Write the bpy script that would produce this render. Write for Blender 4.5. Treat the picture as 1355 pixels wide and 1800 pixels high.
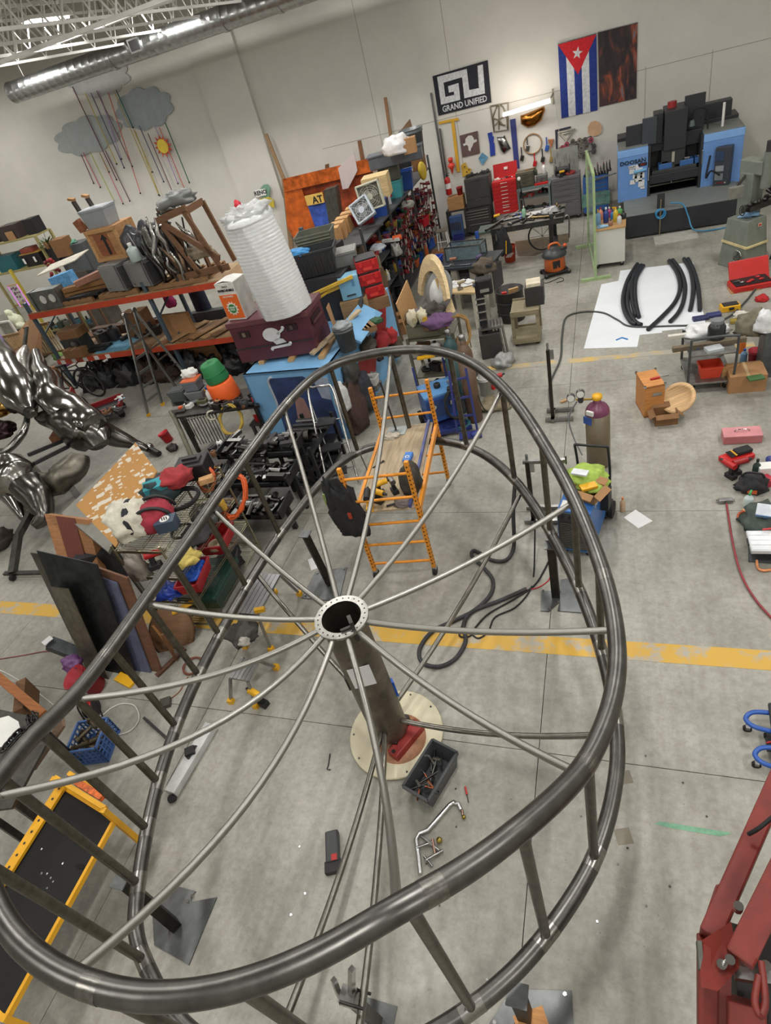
import bpy,bmesh,math,random
from mathutils import Vector,Matrix,Euler,noise
R_=math.radians
scene=bpy.context.scene
for o in list(bpy.data.objects): bpy.data.objects.remove(o,do_unlink=True)
C=bpy.context.collection

# ------------------------------------------------------------------ camera
CAM_H,FOCAL=5.3,1048.687
_yaw,_pit,_rol=R_(26.5617),R_(37.7585),R_(-17.4595)
_f=Vector((-math.sin(_yaw)*math.cos(_pit),math.cos(_yaw)*math.cos(_pit),-math.sin(_pit)))
_r0=Vector((math.cos(_yaw),math.sin(_yaw),0));_d0=-_r0.cross(_f)
_c,_s=math.cos(_rol),math.sin(_rol)
CX=_c*_r0 - _s*_d0;CD=_s*_r0 + _c*_d0;CF=_f           # right, down, forward
cam=bpy.data.cameras.new('camera');camo=bpy.data.objects.new('camera',cam);C.objects.link(camo)
cam.sensor_fit='VERTICAL';cam.sensor_height=36;cam.lens=FOCAL/1800*36;cam.clip_start=.02;cam.clip_end=200
_m=Matrix((CX,-CD,-CF)).transposed().to_4x4();_m.translation=(0,0,CAM_H);camo.matrix_world=_m
scene.camera=camo
# ------------------------------------------------------------------ world, exposure
w=bpy.data.worlds.new('world');scene.world=w;w.use_nodes=True
w.node_tree.nodes['Background'].inputs[0].default_value=(.75,.8,.85,1);w.node_tree.nodes['Background'].inputs[1].default_value=.1
scene.view_settings.view_transform='Standard';scene.view_settings.look='None'
scene.view_settings.exposure=-0.4;scene.view_settings.gamma=1;scene.view_settings.use_curve_mapping=False
LAMP_W=150.0          # power of each ceiling strip light
# ------------------------------------------------------------------ pixel of the photograph -> point in the room
def _ray(px,py): return CX*((px-677.5)/FOCAL) + CD*((py-900)/FOCAL) + CF
def P(px,py,z=0.0):
    d=_ray(px,py);k=(z-CAM_H)/d.z;return Vector((d.x*k,d.y*k,z))
def PY(px,py,Y):
    d=_ray(px,py);k=Y/d.y;return Vector((d.x*k,Y,CAM_H+d.z*k))
def HZ(px,py,b):                    # height of a pixel above the ground point b
    d=_ray(px,py);return CAM_H + d.z*math.hypot(b[0],b[1])/math.hypot(d.x,d.y)
def project(p):
    v=Vector(p)-Vector((0,0,CAM_H));z=v.dot(CF);return (677.5+v.dot(CX)/z*FOCAL,900+v.dot(CD)/z*FOCAL)
def fit(bl,br,top,z0=0.0):         # front edge from two base pixels, height from a pixel above the left one
    a,b=P(*bl,z0),P(*br,z0);m=(a+b)/2
    h=HZ(top[0],top[1],a)-z0
    return m,math.atan2(b.y-a.y,b.x-a.x),(b-a).length,h
# ------------------------------------------------------------------ materials
_M={}
def lin(c):
    return tuple(((v/255)/12.92 if v/255 <= .04045 else ((v/255+.055)/1.055)**2.4) for v in c)
def mat(c,rough=.55,metal=0.0,var=.18,scale=6.0,bump=0.0,alpha=1.0,trans=0.0,emit=0.0,grain=None,coat=0.0):
    key=(c,rough,metal,var,scale,bump,alpha,trans,emit,grain,coat)
    if key in _M: return _M[key]
    m=bpy.data.materials.new('m_%d_%d_%d' % c);m.use_nodes=True;nt=m.node_tree;b=nt.nodes['Principled BSDF']
    l=lin(c);b.inputs['Base Color'].default_value=(*l,1)
    b.inputs['Roughness'].default_value=rough;b.inputs['Metallic'].default_value=metal
    if trans: b.inputs['Transmission Weight'].default_value=trans;b.inputs['IOR'].default_value=1.3
    if alpha < 1: b.inputs['Alpha'].default_value=alpha
    if coat: b.inputs['Coat Weight'].default_value=coat
    if emit: b.inputs['Emission Color'].default_value=(*l,1);b.inputs['Emission Strength'].default_value=emit;m.cycles.emission_sampling='NONE'
    elif var:
        tc=nt.nodes.new('ShaderNodeTexCoord');mp=nt.nodes.new('ShaderNodeMapping');n=nt.nodes.new('ShaderNodeTexNoise')
        nt.links.new(tc.outputs['Object'],mp.inputs[0]);nt.links.new(mp.outputs[0],n.inputs['Vector'])
        if grain: mp.inputs['Scale'].default_value=grain
        n.inputs['Scale'].default_value=scale;n.inputs['Detail'].default_value=5;n.inputs['Roughness'].default_value=.62
        rp=nt.nodes.new('ShaderNodeValToRGB');e=rp.color_ramp.elements
        e[0].position=.3;e[1].position=.72
        e[0].color=(*[v*(1-var) for v in l],1);e[1].color=(*[min(1,v*(1+var)) for v in l],1)
        nt.links.new(n.outputs['Fac'],rp.inputs[0]);nt.links.new(rp.outputs[0],b.inputs['Base Color'])
        if bump:
            bp=nt.nodes.new('ShaderNodeBump');bp.inputs['Strength'].default_value=bump;bp.inputs['Distance'].default_value=.02
            nt.links.new(n.outputs['Fac'],bp.inputs['Height']);nt.links.new(bp.outputs[0],b.inputs['Normal'])
    _M[key]=m;return m
def metalm(c,rough=.32,var=.3,scale=9,bump=0.05): return mat(c,rough,1.0,var,scale,bump)
def wood(c,g=(1,14,14)): return mat(c,.65,0,.28,3.0,.05,grain=g)
def plast(c,rough=.4): return mat(c,rough,0,.07,5)
def cloth(c,bump=.4): return mat(c,.9,0,.25,14,bump)
BLACK=mat((28,28,30),.5);DARK=mat((46,46,48),.55);RUB=mat((30,30,31),.8)
WHITE=plast((226,226,222));CHROME=metalm((190,190,188),.18,.1);STEEL=metalm((150,150,148),.3)
GREYP=plast((120,124,126));RED=plast((178,30,32));YELL=plast((226,170,30));BLUE=plast((42,82,160))
CARD=mat((164,124,84),.85,0,.1,9);CARDD=mat((130,94,60),.85,0,.12,9);PINE=wood((190,152,104));PLY=wood((178,138,92));DWOOD=wood((110,74,46))
IRON=metalm((84,82,80),.45,.35);SCALE=metalm((96,95,92),.34,.35,7,.06)
# ------------------------------------------------------------------ mesh builder
class MB:
    def __init__(s): s.v=[];s.f=[];s.sm=[]
    def add(s,vs,fs,smooth=False):
        o=len(s.v);s.v+=[tuple(v) for v in vs];s.f+=[tuple(o+i for i in f) for f in fs];s.sm+=[smooth]*len(fs);return s
    def box(s,c,d,rz=0,rx=0,ry=0):
        x,y,z=d[0]/2,d[1]/2,d[2]/2
        vs=[Vector((a,b,e)) for a in (-x,x) for b in (-y,y) for e in (-z,z)]
        if rz or rx or ry:
            q=Euler((rx,ry,rz)).to_matrix();vs=[q@v for v in vs]
        c=Vector(c)
        return s.add([v+c for v in vs],[(0,1,3,2),(4,6,7,5),(0,4,5,1),(2,3,7,6),(0,2,6,4),(1,5,7,3)])
    def bar(s,a,b,w,h=None,roll=0):
        a,b=Vector(a),Vector(b);h=h or w;t=(b-a).normalized()
        u=t.cross(Vector((0,0,1)))
        if u.length < 1e-4: u=Vector((1,0,0))
        u.normalize();n=u.cross(t)
        if roll: u,n=u*math.cos(roll)+n*math.sin(roll),n*math.cos(roll)-u*math.sin(roll)
        vs=[p+u*i*w/2+n*j*h/2 for p in (a,b) for i,j in ((-1,-1),(1,-1),(1,1),(-1,1))]
        return s.add(vs,[(3,2,1,0),(4,5,6,7),(0,1,5,4),(1,2,6,5),(2,3,7,6),(3,0,4,7)])
    def cyl(s,a,b,r,r2=None,n=12,cap=True):
        a,b=Vector(a),Vector(b);r2=r if r2 is None else r2;t=(b-a).normalized()
        u=t.orthogonal().normalized();w_=t.cross(u)
        ring=[u*math.cos(2*math.pi*i/n)+w_*math.sin(2*math.pi*i/n) for i in range(n)]
        s.add([a+q*r for q in ring]+[b+q*r2 for q in ring],[(i,(i+1) % n,n+(i+1) % n,n+i) for i in range(n)],True)
        if cap:
            s.add([a+q*r for q in ring],[tuple(range(n-1,-1,-1))]);s.add([b+q*r2 for q in ring],[tuple(range(n))])
        return s
    def tube(s,pts,r,n=8,closed=False,cap=True):
        pts=[Vector(p) for p in pts];N=len(pts);vs=[];u=None
        for i,p in enumerate(pts):
            if closed: t=pts[(i+1) % N]-pts[i-1]
            else: t=pts[min(i+1,N-1)]-pts[max(i-1,0)]
            t.normalize()
            if u is None: u=t.orthogonal().normalized()
            u=(u-t*u.dot(t));u=u.normalized() if u.length > 1e-6 else t.orthogonal().normalized()
            w_=t.cross(u);rr=r[i] if isinstance(r,(list,tuple)) else r
            vs+=[p+(u*math.cos(2*math.pi*k/n)+w_*math.sin(2*math.pi*k/n))*rr for k in range(n)]
        fs=[]
        for i in range(N if closed else N-1):
            j=(i+1) % N
            fs+=[(i*n+k,i*n+(k+1) % n,j*n+(k+1) % n,j*n+k) for k in range(n)]
        s.add(vs,fs,True)
        if cap and not closed: s.add(vs[:n],[tuple(range(n-1,-1,-1))]);s.add(vs[-n:],[tuple(range(n))])
        return s
    def lathe(s,prof,n=16,c=(0,0,0),smooth=True,sx=1,sy=1):
        c=Vector(c);vs=[];fs=[]
        for r,z in prof: vs+=[c+Vector((r*sx*math.cos(2*math.pi*i/n),r*sy*math.sin(2*math.pi*i/n),z)) for i in range(n)]
        for k in range(len(prof)-1): fs+=[(k*n+i,k*n+(i+1) % n,(k+1)*n+(i+1) % n,(k+1)*n+i) for i in range(n)]
        s.add(vs,fs,smooth)
        if prof[0][0] > 1e-4: s.add(vs[:n],[tuple(range(n-1,-1,-1))])
        if prof[-1][0] > 1e-4: s.add(vs[-n:],[tuple(range(n))])
        return s
    def prism(s,poly,z0,z1):
        n=len(poly);vs=[(x,y,z0) for x,y in poly]+[(x,y,z1) for x,y in poly]
        return s.add(vs,[tuple(range(n-1,-1,-1)),tuple(range(n,2*n))]+[(i,(i+1) % n,n+(i+1) % n,n+i) for i in range(n)])
    def slab(s,poly,y0,y1):            # outline in x,z, thickness along y
        n=len(poly);vs=[(x,y0,z) for x,z in poly]+[(x,y1,z) for x,z in poly]
        return s.add(vs,[tuple(range(n)),tuple(range(2*n-1,n-1,-1))]+[(i,n+i,n+(i+1) % n,(i+1) % n) for i in range(n)])
    def ball(s,c,r,n=12,m=8,seed=None,amp=0.0,freq=2.0,flat=0):
        if not isinstance(r,(tuple,list)): r=(r,r,r)
        c=Vector(c);vs=[];fs=[]
        for j in range(m+1):
            th=math.pi*j/m
            for i in range(n):
                ph=2*math.pi*i/n;d=Vector((math.sin(th)*math.cos(ph),math.sin(th)*math.sin(ph),math.cos(th)))
                k=1.0
                if seed is not None: k+=amp*noise.noise(d*freq+Vector((seed*7.3,seed*3.1,seed)))
                q=Vector((d.x*r[0],d.y*r[1],d.z*r[2]))*k
                if flat and q.z < -flat: q.z=-flat
                vs.append(c+q)
        for j in range(m): fs+=[(j*n+i,(j+1)*n+i,(j+1)*n+(i+1) % n,j*n+(i+1) % n) for i in range(n)]
        return s.add(vs,fs,True)
    def torus(s,c,R,r,n=24,k=8,axis='z',a0=0,a1=360,sx=1,sy=1):
        pts=[];full=(a1-a0) >= 360;N=n if full else n+1
        for i in range(N):
            a=R_(a0+(a1-a0)*i/n);x,y=R*sx*math.cos(a),R*sy*math.sin(a)
            pts.append(Vector(c)+Vector({'z': (x,y,0),'y': (x,0,y),'x': (0,x,y)}[axis]))
        return s.tube(pts,r,k,closed=full)
    def xf(s,m):
        s.v=[tuple(m@Vector(v)) for v in s.v];return s
    def mesh(s,name,m):
        me=bpy.data.meshes.new(name);me.from_pydata(s.v,[],s.f);me.polygons.foreach_set('use_smooth',s.sm)
        bm=bmesh.new();bm.from_mesh(me);bmesh.ops.recalc_face_normals(bm,faces=bm.faces);bm.to_mesh(me);bm.free()
        me.materials.append(m);return me
    def build(s,name,m,parent=None,loc=(0,0,0),rz=0,bevel=0,rot=None,label=None,kind=None):
        o=bpy.data.objects.new(name,s.mesh(name,m));C.objects.link(o);o.location=loc
        o.rotation_euler=rot if rot else (0,0,rz)
        if parent: o.parent=parent
        if bevel:
            b=o.modifiers.new('bevel','BEVEL');b.width=bevel;b.segments=2;b.limit_method='ANGLE'
        if label: o['label']=label
        if kind: o['kind']=kind
        return o
def tag(o,label,cat,group=None):
    o['label']=label;o['category']=cat
    if group: o['group']=group
    return o
def thing(name,label,cat,loc=(0,0,0),rz=0,group=None,rot=None):
    o=bpy.data.objects.new(name,None);o.empty_display_size=.1;C.objects.link(o)
    o.location=loc;o.rotation_euler=rot if rot else (0,0,rz);return tag(o,label,cat,group)
def struct(o,label=None):
    o['kind']='structure'
    if label: o['label']=label
    return o
def dup(root,loc,rz=None,label=None,rot=None,scale=None):
    r=root.copy();C.objects.link(r);r.location=loc
    if rz is not None: r.rotation_euler=(0,0,rz)
    if rot: r.rotation_euler=rot
    if scale: r.scale=scale
    if label: r['label']=label
    for ch in root.children:
        c=ch.copy();C.objects.link(c);c.parent=r
        for g in ch.children:
            d=g.copy();C.objects.link(d);d.parent=c
    return r
def catmull(pts,n=8,closed=False):
    pts=[Vector(p) for p in pts];N=len(pts);out=[]
    for i in range(N if closed else N-1):
        if closed: a,b,c,d=pts[i-1],pts[i],pts[(i+1) % N],pts[(i+2) % N]
        else: a,b,c,d=pts[max(i-1,0)],pts[i],pts[i+1],pts[min(i+2,N-1)]
        for k in range(n):
            t=k/n;out.append(.5*((2*b)+(c-a)*t+(2*a-5*b+4*c-d)*t*t+(3*b-a-3*c+d)*t**3))
    if not closed: out.append(pts[-1])
    return out
def hose(name,label,cat,pxs,r,m,z=None,n=6,group=None):
    """flexible line laid through pixels (px,py[,z]) resting on the floor"""
    pts=[P(q[0],q[1],q[2] if len(q) > 2 else (r if z is None else z)) for q in pxs]
    o=MB().tube(catmull(pts,8),r,n).build(name,m);return tag(o,label,cat,group)
# ================================================================== setting
def concrete():
    m=bpy.data.materials.new('concrete');m.use_nodes=True;nt=m.node_tree;b=nt.nodes['Principled BSDF']
    g=nt.nodes.new('ShaderNodeNewGeometry')
    def ns(sc,det=6,ro=.6):
        n=nt.nodes.new('ShaderNodeTexNoise');n.inputs['Scale'].default_value=sc;n.inputs['Detail'].default_value=det;n.inputs['Roughness'].default_value=ro
        nt.links.new(g.outputs['Position'],n.inputs['Vector']);return n
    def ramp(n,p0,c0,p1,c1):
        r=nt.nodes.new('ShaderNodeValToRGB');e=r.color_ramp.elements;e[0].position=p0;e[1].position=p1;e[0].color=(*lin(c0),1);e[1].color=(*lin(c1),1)
        nt.links.new(n.outputs['Fac'],r.inputs[0]);return r
    def mix(a,c,f,typ='MULTIPLY'):
        x=nt.nodes.new('ShaderNodeMix');x.data_type='RGBA';x.blend_type=typ;x.inputs['Factor'].default_value=f
        nt.links.new(a,x.inputs[6]);nt.links.new(c,x.inputs[7]);return x.outputs[2]
    base=ramp(ns(.9),.3,(160,158,148),.7,(182,180,171))
    blot=ramp(ns(.35,8,.7),.38,(150,148,140),.55,(255,255,255))
    fine=ramp(ns(14,8,.75),.32,(176,174,168),.62,(255,255,255))
    spots=ramp(ns(38,3,.5),.24,(90,84,76),.3,(255,255,255))
    c=mix(base.outputs[0],blot.outputs[0],.5);c=mix(c,fine.outputs[0],.5);c=mix(c,spots.outputs[0],.6)
    # worn trowel streaks
    mp=nt.nodes.new('ShaderNodeMapping');mp.inputs['Scale'].default_value=(6,.5,1);nt.links.new(g.outputs['Position'],mp.inputs[0])
    sn=nt.nodes.new('ShaderNodeTexNoise');sn.inputs['Scale'].default_value=2.2;sn.inputs['Detail'].default_value=6;nt.links.new(mp.outputs[0],sn.inputs['Vector'])
    st=ramp(sn,.3,(222,220,216),.6,(255,255,255));c=mix(c,st.outputs[0],.45)
    nt.links.new(c,b.inputs['Base Color'])
    rr=nt.nodes.new('ShaderNodeMapRange');rr.inputs[3].default_value=.34;rr.inputs[4].default_value=.62
    nt.links.new(sn.outputs['Fac'],rr.inputs[0]);nt.links.new(rr.outputs[0],b.inputs['Roughness'])
    return m
CONC=concrete()
X0,X1,Y0,Y1=-24.0,7.5,-5.0,19.75
fl=struct(MB().box(((X0+X1)/2,(Y0+Y1)/2,-.09),(X1-X0,Y1-Y0,.12)).build('floor',mat((60,58,54),.9)),'grey worn concrete workshop floor cut into slabs')
xs=[X0,-22.5,-18.85,-15.2,-11.55,-7.93,-4.26,-.63,3.02,6.67,X1];ys=[Y0,-3.88,-.55,2.77,6.1,9.4,12.7,16.0,19.3,Y1]
for i in range(len(xs)-1):
    for j in range(len(ys)-1):
        g=.007;MB().box(((xs[i]+xs[i+1])/2,(ys[j]+ys[j+1])/2,-.015),(xs[i+1]-xs[i]-g,ys[j+1]-ys[j]-g,.03)).build('floor_slab',CONC,fl)
WALLM=mat((206,204,196),.75,0,.05,1.2,.02)
wb=struct(MB().box(((X0+X1)/2,19.9,4.0),(X1-X0,.3,8.2)).build('wall_back',WALLM),'tall off-white painted back wall')
for xa in (-10.7,):
    MB().box((xa,19.68,4.0),(1.55,.16,8.2)).build('pilaster',WALLM,wb)
SEAM=mat((150,144,134),.9)
for x in (-6.3,-4.0,.9,2.4):
    MB().box((x,19.749,1.5 if x > 0 else 3.2),(.012,.006,3.0 if x > 0 else 6.0)).build('wall_seam',SEAM,wb)
MB().box((-2.2,19.749,2.95),(12,.006,.012)).build('wall_seam',SEAM,wb)
for n,c,d in (('wall_left',(X0-.15,7.4,4),(.3,25.3,8.2)),('wall_right',(X1+.15,7.4,4),(.3,25.3,8.2)),('wall_front',((X0+X1)/2,Y0-.15,4),(X1-X0,.3,8.2))):
    struct(MB().box(c,d).build(n,WALLM),'off-white painted side wall of the workshop')
struct(MB().box(((X0+X1)/2,(Y0+Y1)/2,8.15),(X1-X0,Y1-Y0,.1)).build('ceiling',mat((150,146,138),.8)),'dull grey steel deck ceiling')
# painted floor lines
def paint(base,lo,hi,sc):
    m=bpy.data.materials.new('floor_paint');m.use_nodes=True;nt=m.node_tree;b=nt.nodes['Principled BSDF']
    g=nt.nodes.new('ShaderNodeNewGeometry');n=nt.nodes.new('ShaderNodeTexNoise');n.inputs['Scale'].default_value=sc;n.inputs['Detail'].default_value=9;n.inputs['Roughness'].default_value=.72
    nt.links.new(g.outputs['Position'],n.inputs['Vector'])
    r=nt.nodes.new('ShaderNodeValToRGB');e=r.color_ramp.elements;e[0].position=lo;e[1].position=hi;e[0].color=(*lin((168,164,152)),1);e[1].color=(*lin(base),1)
    nt.links.new(n.outputs['Fac'],r.inputs[0]);nt.links.new(r.outputs[0],b.inputs['Base Color']);b.inputs['Roughness'].default_value=.5;return m
struct(MB().box((-8.2,3.965,.0012),(31.3,.225,.0024)).build('trim_1',paint((204,162,64),.40,.50,3.2)),'worn yellow line painted across the concrete floor')
struct(MB().box((-.1,10.22,.0012),(4.6,.16,.0024)).build('trim_2',paint((206,172,96),.48,.60,2.2)),'faded yellow line fragments on the floor near the paper sheet')
struct(MB().add([P(*q,.0015) for q in ((1150,1448),(1160,1444),(1282,1463),(1286,1466),(1265,1470),(1175,1455))],[(0,1,2,3,4,5)]).build('trim_3',mat((112,160,130),.6,0,.2,20)),'short green paint streak on the bare concrete floor')
for q in ((1098,1366,.11),(1096,1470,.12)):
    c=P(q[0],q[1],.001);struct(MB().box(c,(q[2],q[2],.002),.3).build('trim_4',mat((128,122,108),.7)),'small square brown patch stuck on the concrete')
# ceiling steelwork
WST=mat((236,235,231),.5,0,.04)
def joist(label,a,b,zb,zt,pitch,r=.035):
    a,b=Vector((*a,0)),Vector((*b,0));L=(b-a).length;n=max(2,int(L/pitch));t=thing('roof_truss',label,'truss',(*a.xy,zb))
    for nm,z in (('bottom_chord',0),('top_chord',zt-zb)): MB().bar(Vector((0,0,z)),b-a+Vector((0,0,z)),r*2,r*2).build(nm,WST,t)
    for i in range(n):
        p=(b-a)*(i/n);q=(b-a)*((i+.5)/n);s=(b-a)*((i+1)/n)
        MB().cyl(p+Vector((0,0,0)),q+Vector((0,0,zt-zb)),r*.6,n=6).build('web_bar',WST,t)
        MB().cyl(q+Vector((0,0,zt-zb)),s,r*.6,n=6).build('web_bar',WST,t)
joist('white open-web roof truss running along the wall, nearest the camera',(-16,10.6),(-5.0,10.6),6.42,7.3,1.1,.03)
joist('white open-web roof truss running along the wall, behind the nearest one',(-19,14.0),(-6.5,14.0),6.75,7.7,1.2,.035)
joist('white open-web roof truss running along the wall, farthest from the camera',(-21,16.2),(-8.5,16.2),6.95,7.8,1.1,.03)
for x,nm in ((-8.2,'rightmost'),(-9.4,'second from the right'),(-10.6,'third from the right'),(-11.8,'fourth from the right')):
    joist('white roof joist running towards the back wall, '+nm,(x,7.0),(x,19.6),6.6,7.3,.9,.024)
# galvanised duct with spiral seams, collars and vent
GALV=metalm((176,178,178),.3,.18,14,.03)
dA,dB=PY(22,163,17.4),PY(640,-55,17.4);dd=(dB-dA).normalized();L=(dB-dA).length
t=thing('ventilation_duct','long galvanised round ventilation duct hung under the roof','duct',dA)
pr=[(.265,0),(.265,.02)]
x=.02
while x < L:
    pr+=[(.258,x+.01),(.258,x+.24),(.261,x+.25),(.261,x+.26)];x+=.26
q=dd.to_track_quat('Z','Y').to_matrix().to_4x4()
MB().tube([dd*a for a in (0,.001)],.24,20).build('duct_end',mat((60,60,58),.7),t)
bmx=MB();n=24
vs=[];fs=[]
for r,z in pr: vs+=[(r*math.cos(2*math.pi*i/n),r*math.sin(2*math.pi*i/n),z) for i in range(n)]
for k in range(len(pr)-1): fs+=[(k*n+i,k*n+(i+1) % n,(k+1)*n+(i+1) % n,(k+1)*n+i) for i in range(n)]
bmx.add(vs,fs,True).xf(q).build('duct_pipe',GALV,t)
for fx in (.34,.66,.80):
    MB().tube([dd*(L*fx-.05),dd*(L*fx+.05)],.28,24).build('duct_collar',GALV,t)
vp=PY(246,76,17.4)-dA
v=MB().box((0,0,0),(.36,.06,.3)).build('vent_frame',GALV,t,vp+Vector((0,-.26,-.02)))
MB().box((0,0,0),(.28,.05,.22)).build('vent_opening',mat((40,40,40),.8),v,(0,-.012,0))
for fx in (.06,.36,.64):
    MB().cyl(dd*(L*fx)+Vector((0,0,.26)),dd*(L*fx)+Vector((0,0,1.6)),.012,n=6).build('hanger_rod',STEEL,t)
# ceiling strip lights (the lamps of the hall)
def strip_light(loc,rz,label,power):
    t=thing('strip_light',label,'ceiling light',loc,rz,'ceiling strip lights')
    MB().box((0,0,.05),(1.25,.32,.06)).build('housing',WST,t)
    for s in (-.1,0,.1): MB().cyl((-.58,s,0),(.58,s,0),.018,n=8).build('lamp_tube',mat((255,250,240),.4,emit=14),t)
    for s in (-.5,.5): MB().cyl((s,0,.08),(s,0,1.1),.008,n=6).build('hanger',STEEL,t)
    l=bpy.data.lights.new('lamp','AREA');l.shape='RECTANGLE';l.size=1.2;l.size_y=.3;l.energy=power;l.color=(1,.98,.945)
    o=bpy.data.objects.new('lamp',l);C.objects.link(o);o.parent=t;o.location=(0,0,-.04)
for i,x in enumerate((-20,-15.2,-10.4,-5.6,-.8,4.0)):
    for j,y in enumerate((-2.0,3.0,8.0,13.0,16.6)):
        if j == 4 and i > 3: continue
        nm=('white ceiling strip light at the edge of the hall, row %s' % 'ABCDE'[j])
        strip_light((x,y,7.0),R_(90) if j < 4 else 0,'white strip light hung among the roof trusses',LAMP_W*((.22,.25,.4,.8,1.1,1.1)[i] if j < 3 else 1.0))
# ================================================================== steel ring structure
LOW=[(520,905),(550,863),(593,812),(632,793),(660,783),(727,771),(790,775),(827,785),(870,808),(915,850),(950,905),(978,955),(1002,1000),(1026,1052),(1050,1120),(1065,1170),(1085,1255),(1088,1330),(1080,1400),(1060,1470),(1038,1530),(1000,1590),(950,1660),(900,1715),(820,1785)]
LZ=.87
ring=[P(x,y,LZ) for x,y in LOW]+[Vector((-1.12,.42,LZ)),Vector((-1.45,.24,LZ)),Vector((-1.8,.14,LZ)),Vector((-2.15,.12,LZ))]
ring+=[P(x,y,LZ) for x,y in [(325,1812),(292,1768),(264,1715),(240,1660),(234,1620),(243,1560),(252,1484),(274,1377),(308,1279),(345,1190),(392,1103),(437.5,1024),(490.6,938)]]
for _ in range(1): ring=[(ring[i-1]+ring[i]*2+ring[(i+1) % len(ring)])/4 for i in range(len(ring))]
low=catmull(ring,6,True)
_zt=[(0,2.55),(.3,2.57),(.65,2.62),(1.11,2.42),(1.58,2.17),(2.09,2.04),(2.7,1.98),(3.5,1.96),(4.7,2.03),(5.6,2.13),(6.8,2.25)]
def ztop(y):
    for (a,za),(b,zb) in zip(_zt,_zt[1:]):
        if y <= b: return za+(zb-za)*(y-a)/(b-a)
    return _zt[-1][1]
up=[Vector((p.x,p.y,ztop(p.y))) for p in low]
for _ in range(6): up=[(up[i-1]+up[i]*2+up[(i+1) % len(up)])/4 for i in range(len(up))]
RINGM=metalm((100,99,96),.36,.3,6,.06);SPOKEM=metalm((160,158,152),.4,.05,6,0);POSTM=metalm((106,102,93),.4,.3,14,.04);POL=metalm((142,140,135),.3,.2,30)
fr=thing('ring_structure','large egg-shaped steel ring frame with spokes radiating from a central hub column','steel frame',(-2.03,2.74,0))
O=Vector((-2.03,2.74,0))
def near(px,curve):
    best=min(range(len(curve)),key=lambda i: (project(curve[i])[0]-px[0])**2+(project(curve[i])[1]-px[1])**2);return best
ru=MB().tube([p-O for p in up],.057,18,True).build('upper_ring',RINGM,fr);rl=MB().tube([p-O for p in low],.055,18,True).build('lower_ring',RINGM,fr)
# column, flange, base
COLM=metalm((124,117,106),.5,.4,5,.2)
MB().cyl((0,0,.16),(0,0,1.80),.18,n=32,cap=False).cyl((0,0,1.80),(0,0,.16),.17,n=32,cap=False).build('hub_column',COLM,fr)
n=36;vs=[]
for r,z in ((.165,1.80),(.225,1.80),(.225,1.822),(.165,1.822)): vs+=[(r*math.cos(2*math.pi*i/n),r*math.sin(2*math.pi*i/n),z) for i in range(n)]
fl_=MB().add(vs,[(k*n+i,k*n+(i+1) % n,((k+1) % 4)*n+(i+1) % n,((k+1) % 4)*n+i) for k in range(4) for i in range(n)]).build('hub_flange',metalm((168,166,160),.32,.25,20,.05),fr)
for i in range(24):
    a=2*math.pi*i/24;MB().cyl((.196*math.cos(a),.196*math.sin(a),1.815),(.196*math.cos(a),.196*math.sin(a),1.8235),.0075,n=6).build('bolt_hole',BLACK,fl_)
MB().cyl((0,0,.62),(0,0,.63),.169,n=24).build('inner_floor',mat((30,28,26),.9),fr)
MB().box((.13,-.09,1.80),(.03,.09,.22),.6).box((.09,-.12,1.83),(.10,.02,.02),.6).build('inner_clamp',IRON,fr)
# spokes
UP=[(687,615),(893,668),(1013,877),(1080,1106),(1008,1350),(697,1595),(130,1683),(8,1420),(128,1222),(247,1050),(362,882),(490,708)]
def spoke(end,z0,r0,rr,nm,mtl,flatten=1.0):
    d=Vector((end.x,end.y,0))-O;u=d.normalized();a=u*r0+Vector((0,0,z0));b=d+Vector((0,0,end.z-.01))
    m=(a+b)/2;m.z=z0+(b.z-z0)*(.5-.5*flatten)
    pts=[a*(1-t)**2+m*2*t*(1-t)+b*t*t for t in [k/16 for k in range(17)]]
    o=MB().tube(pts,rr,12).build(nm,mtl,fr);return o
for q in UP:
    i=near(q,up);spoke(up[i]-Vector((0,0,.03)),1.785,.175,.0245,'upper_spoke',SPOKEM,1.85)
    MB().torus((0,0,0),.027,.006,14,6,'x').build('weld_collar',POL,fr,tuple((up[i]-O)*1.0-(up[i]-O).normalized()*.06+Vector((0,0,-.02))),math.atan2((up[i]-O).y,(up[i]-O).x))
for q in ((915,856),(1087,1285),(447,1010),(500,1790),(640,1790),(300,1310),(1050,1500),(770,770)):
    i=near(q,low) if q[1] < 1780 else min(range(len(low)),key=lambda k: (low[k]-Vector((-1.93 if q[0] < 600 else -1.38,.25,LZ))).length)
    if q in ((300,1310),(1050,1500),(770,770)): continue
    spoke(low[i],.34,.175,.026,'lower_spoke',metalm((134,131,124),.3,.2,16,.03),1.0)
# posts
PO=[(584,648),(690,612),(796,615),(893,672),(966,762),(1022,868),(1062,985),(1082,1100),(1035,1340),(915,1462),(715,1600),(424,808),(364,897),(305,980),(247,1058),(189,1130),(125,1210),(67,1290),(0,1365),(-55,1520),(140,1718),(420,1712)]
for q in PO:
    i=near(q,up);a,b=up[i]-O,low[i]-O
    MB().cyl(a,b+Vector((0,0,.03)),.031,n=12).build('post',POSTM,fr)
    j,k=(i-1) % len(low),(i+1) % len(low);tg=(low[k]-low[j]).normalized()
    MB().tube([b-tg*.075,b-tg*.03,b+tg*.03,b+tg*.075],.0562,18,cap=False).build('ground_weld',POL,fr)
for f in (.03,.14,.25,.36,.475,.56,.66,.77,.88):
    i=int(f*len(up));tg=(up[(i+1) % len(up)]-up[i-1]).normalized();p=up[i]-O
    MB().tube([p-tg*.05,p-tg*.02,p+tg*.02,p+tg*.05],.0576,18,cap=False).build('weld_joint',metalm((122,120,115),.32,.25,30),fr)
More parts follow.
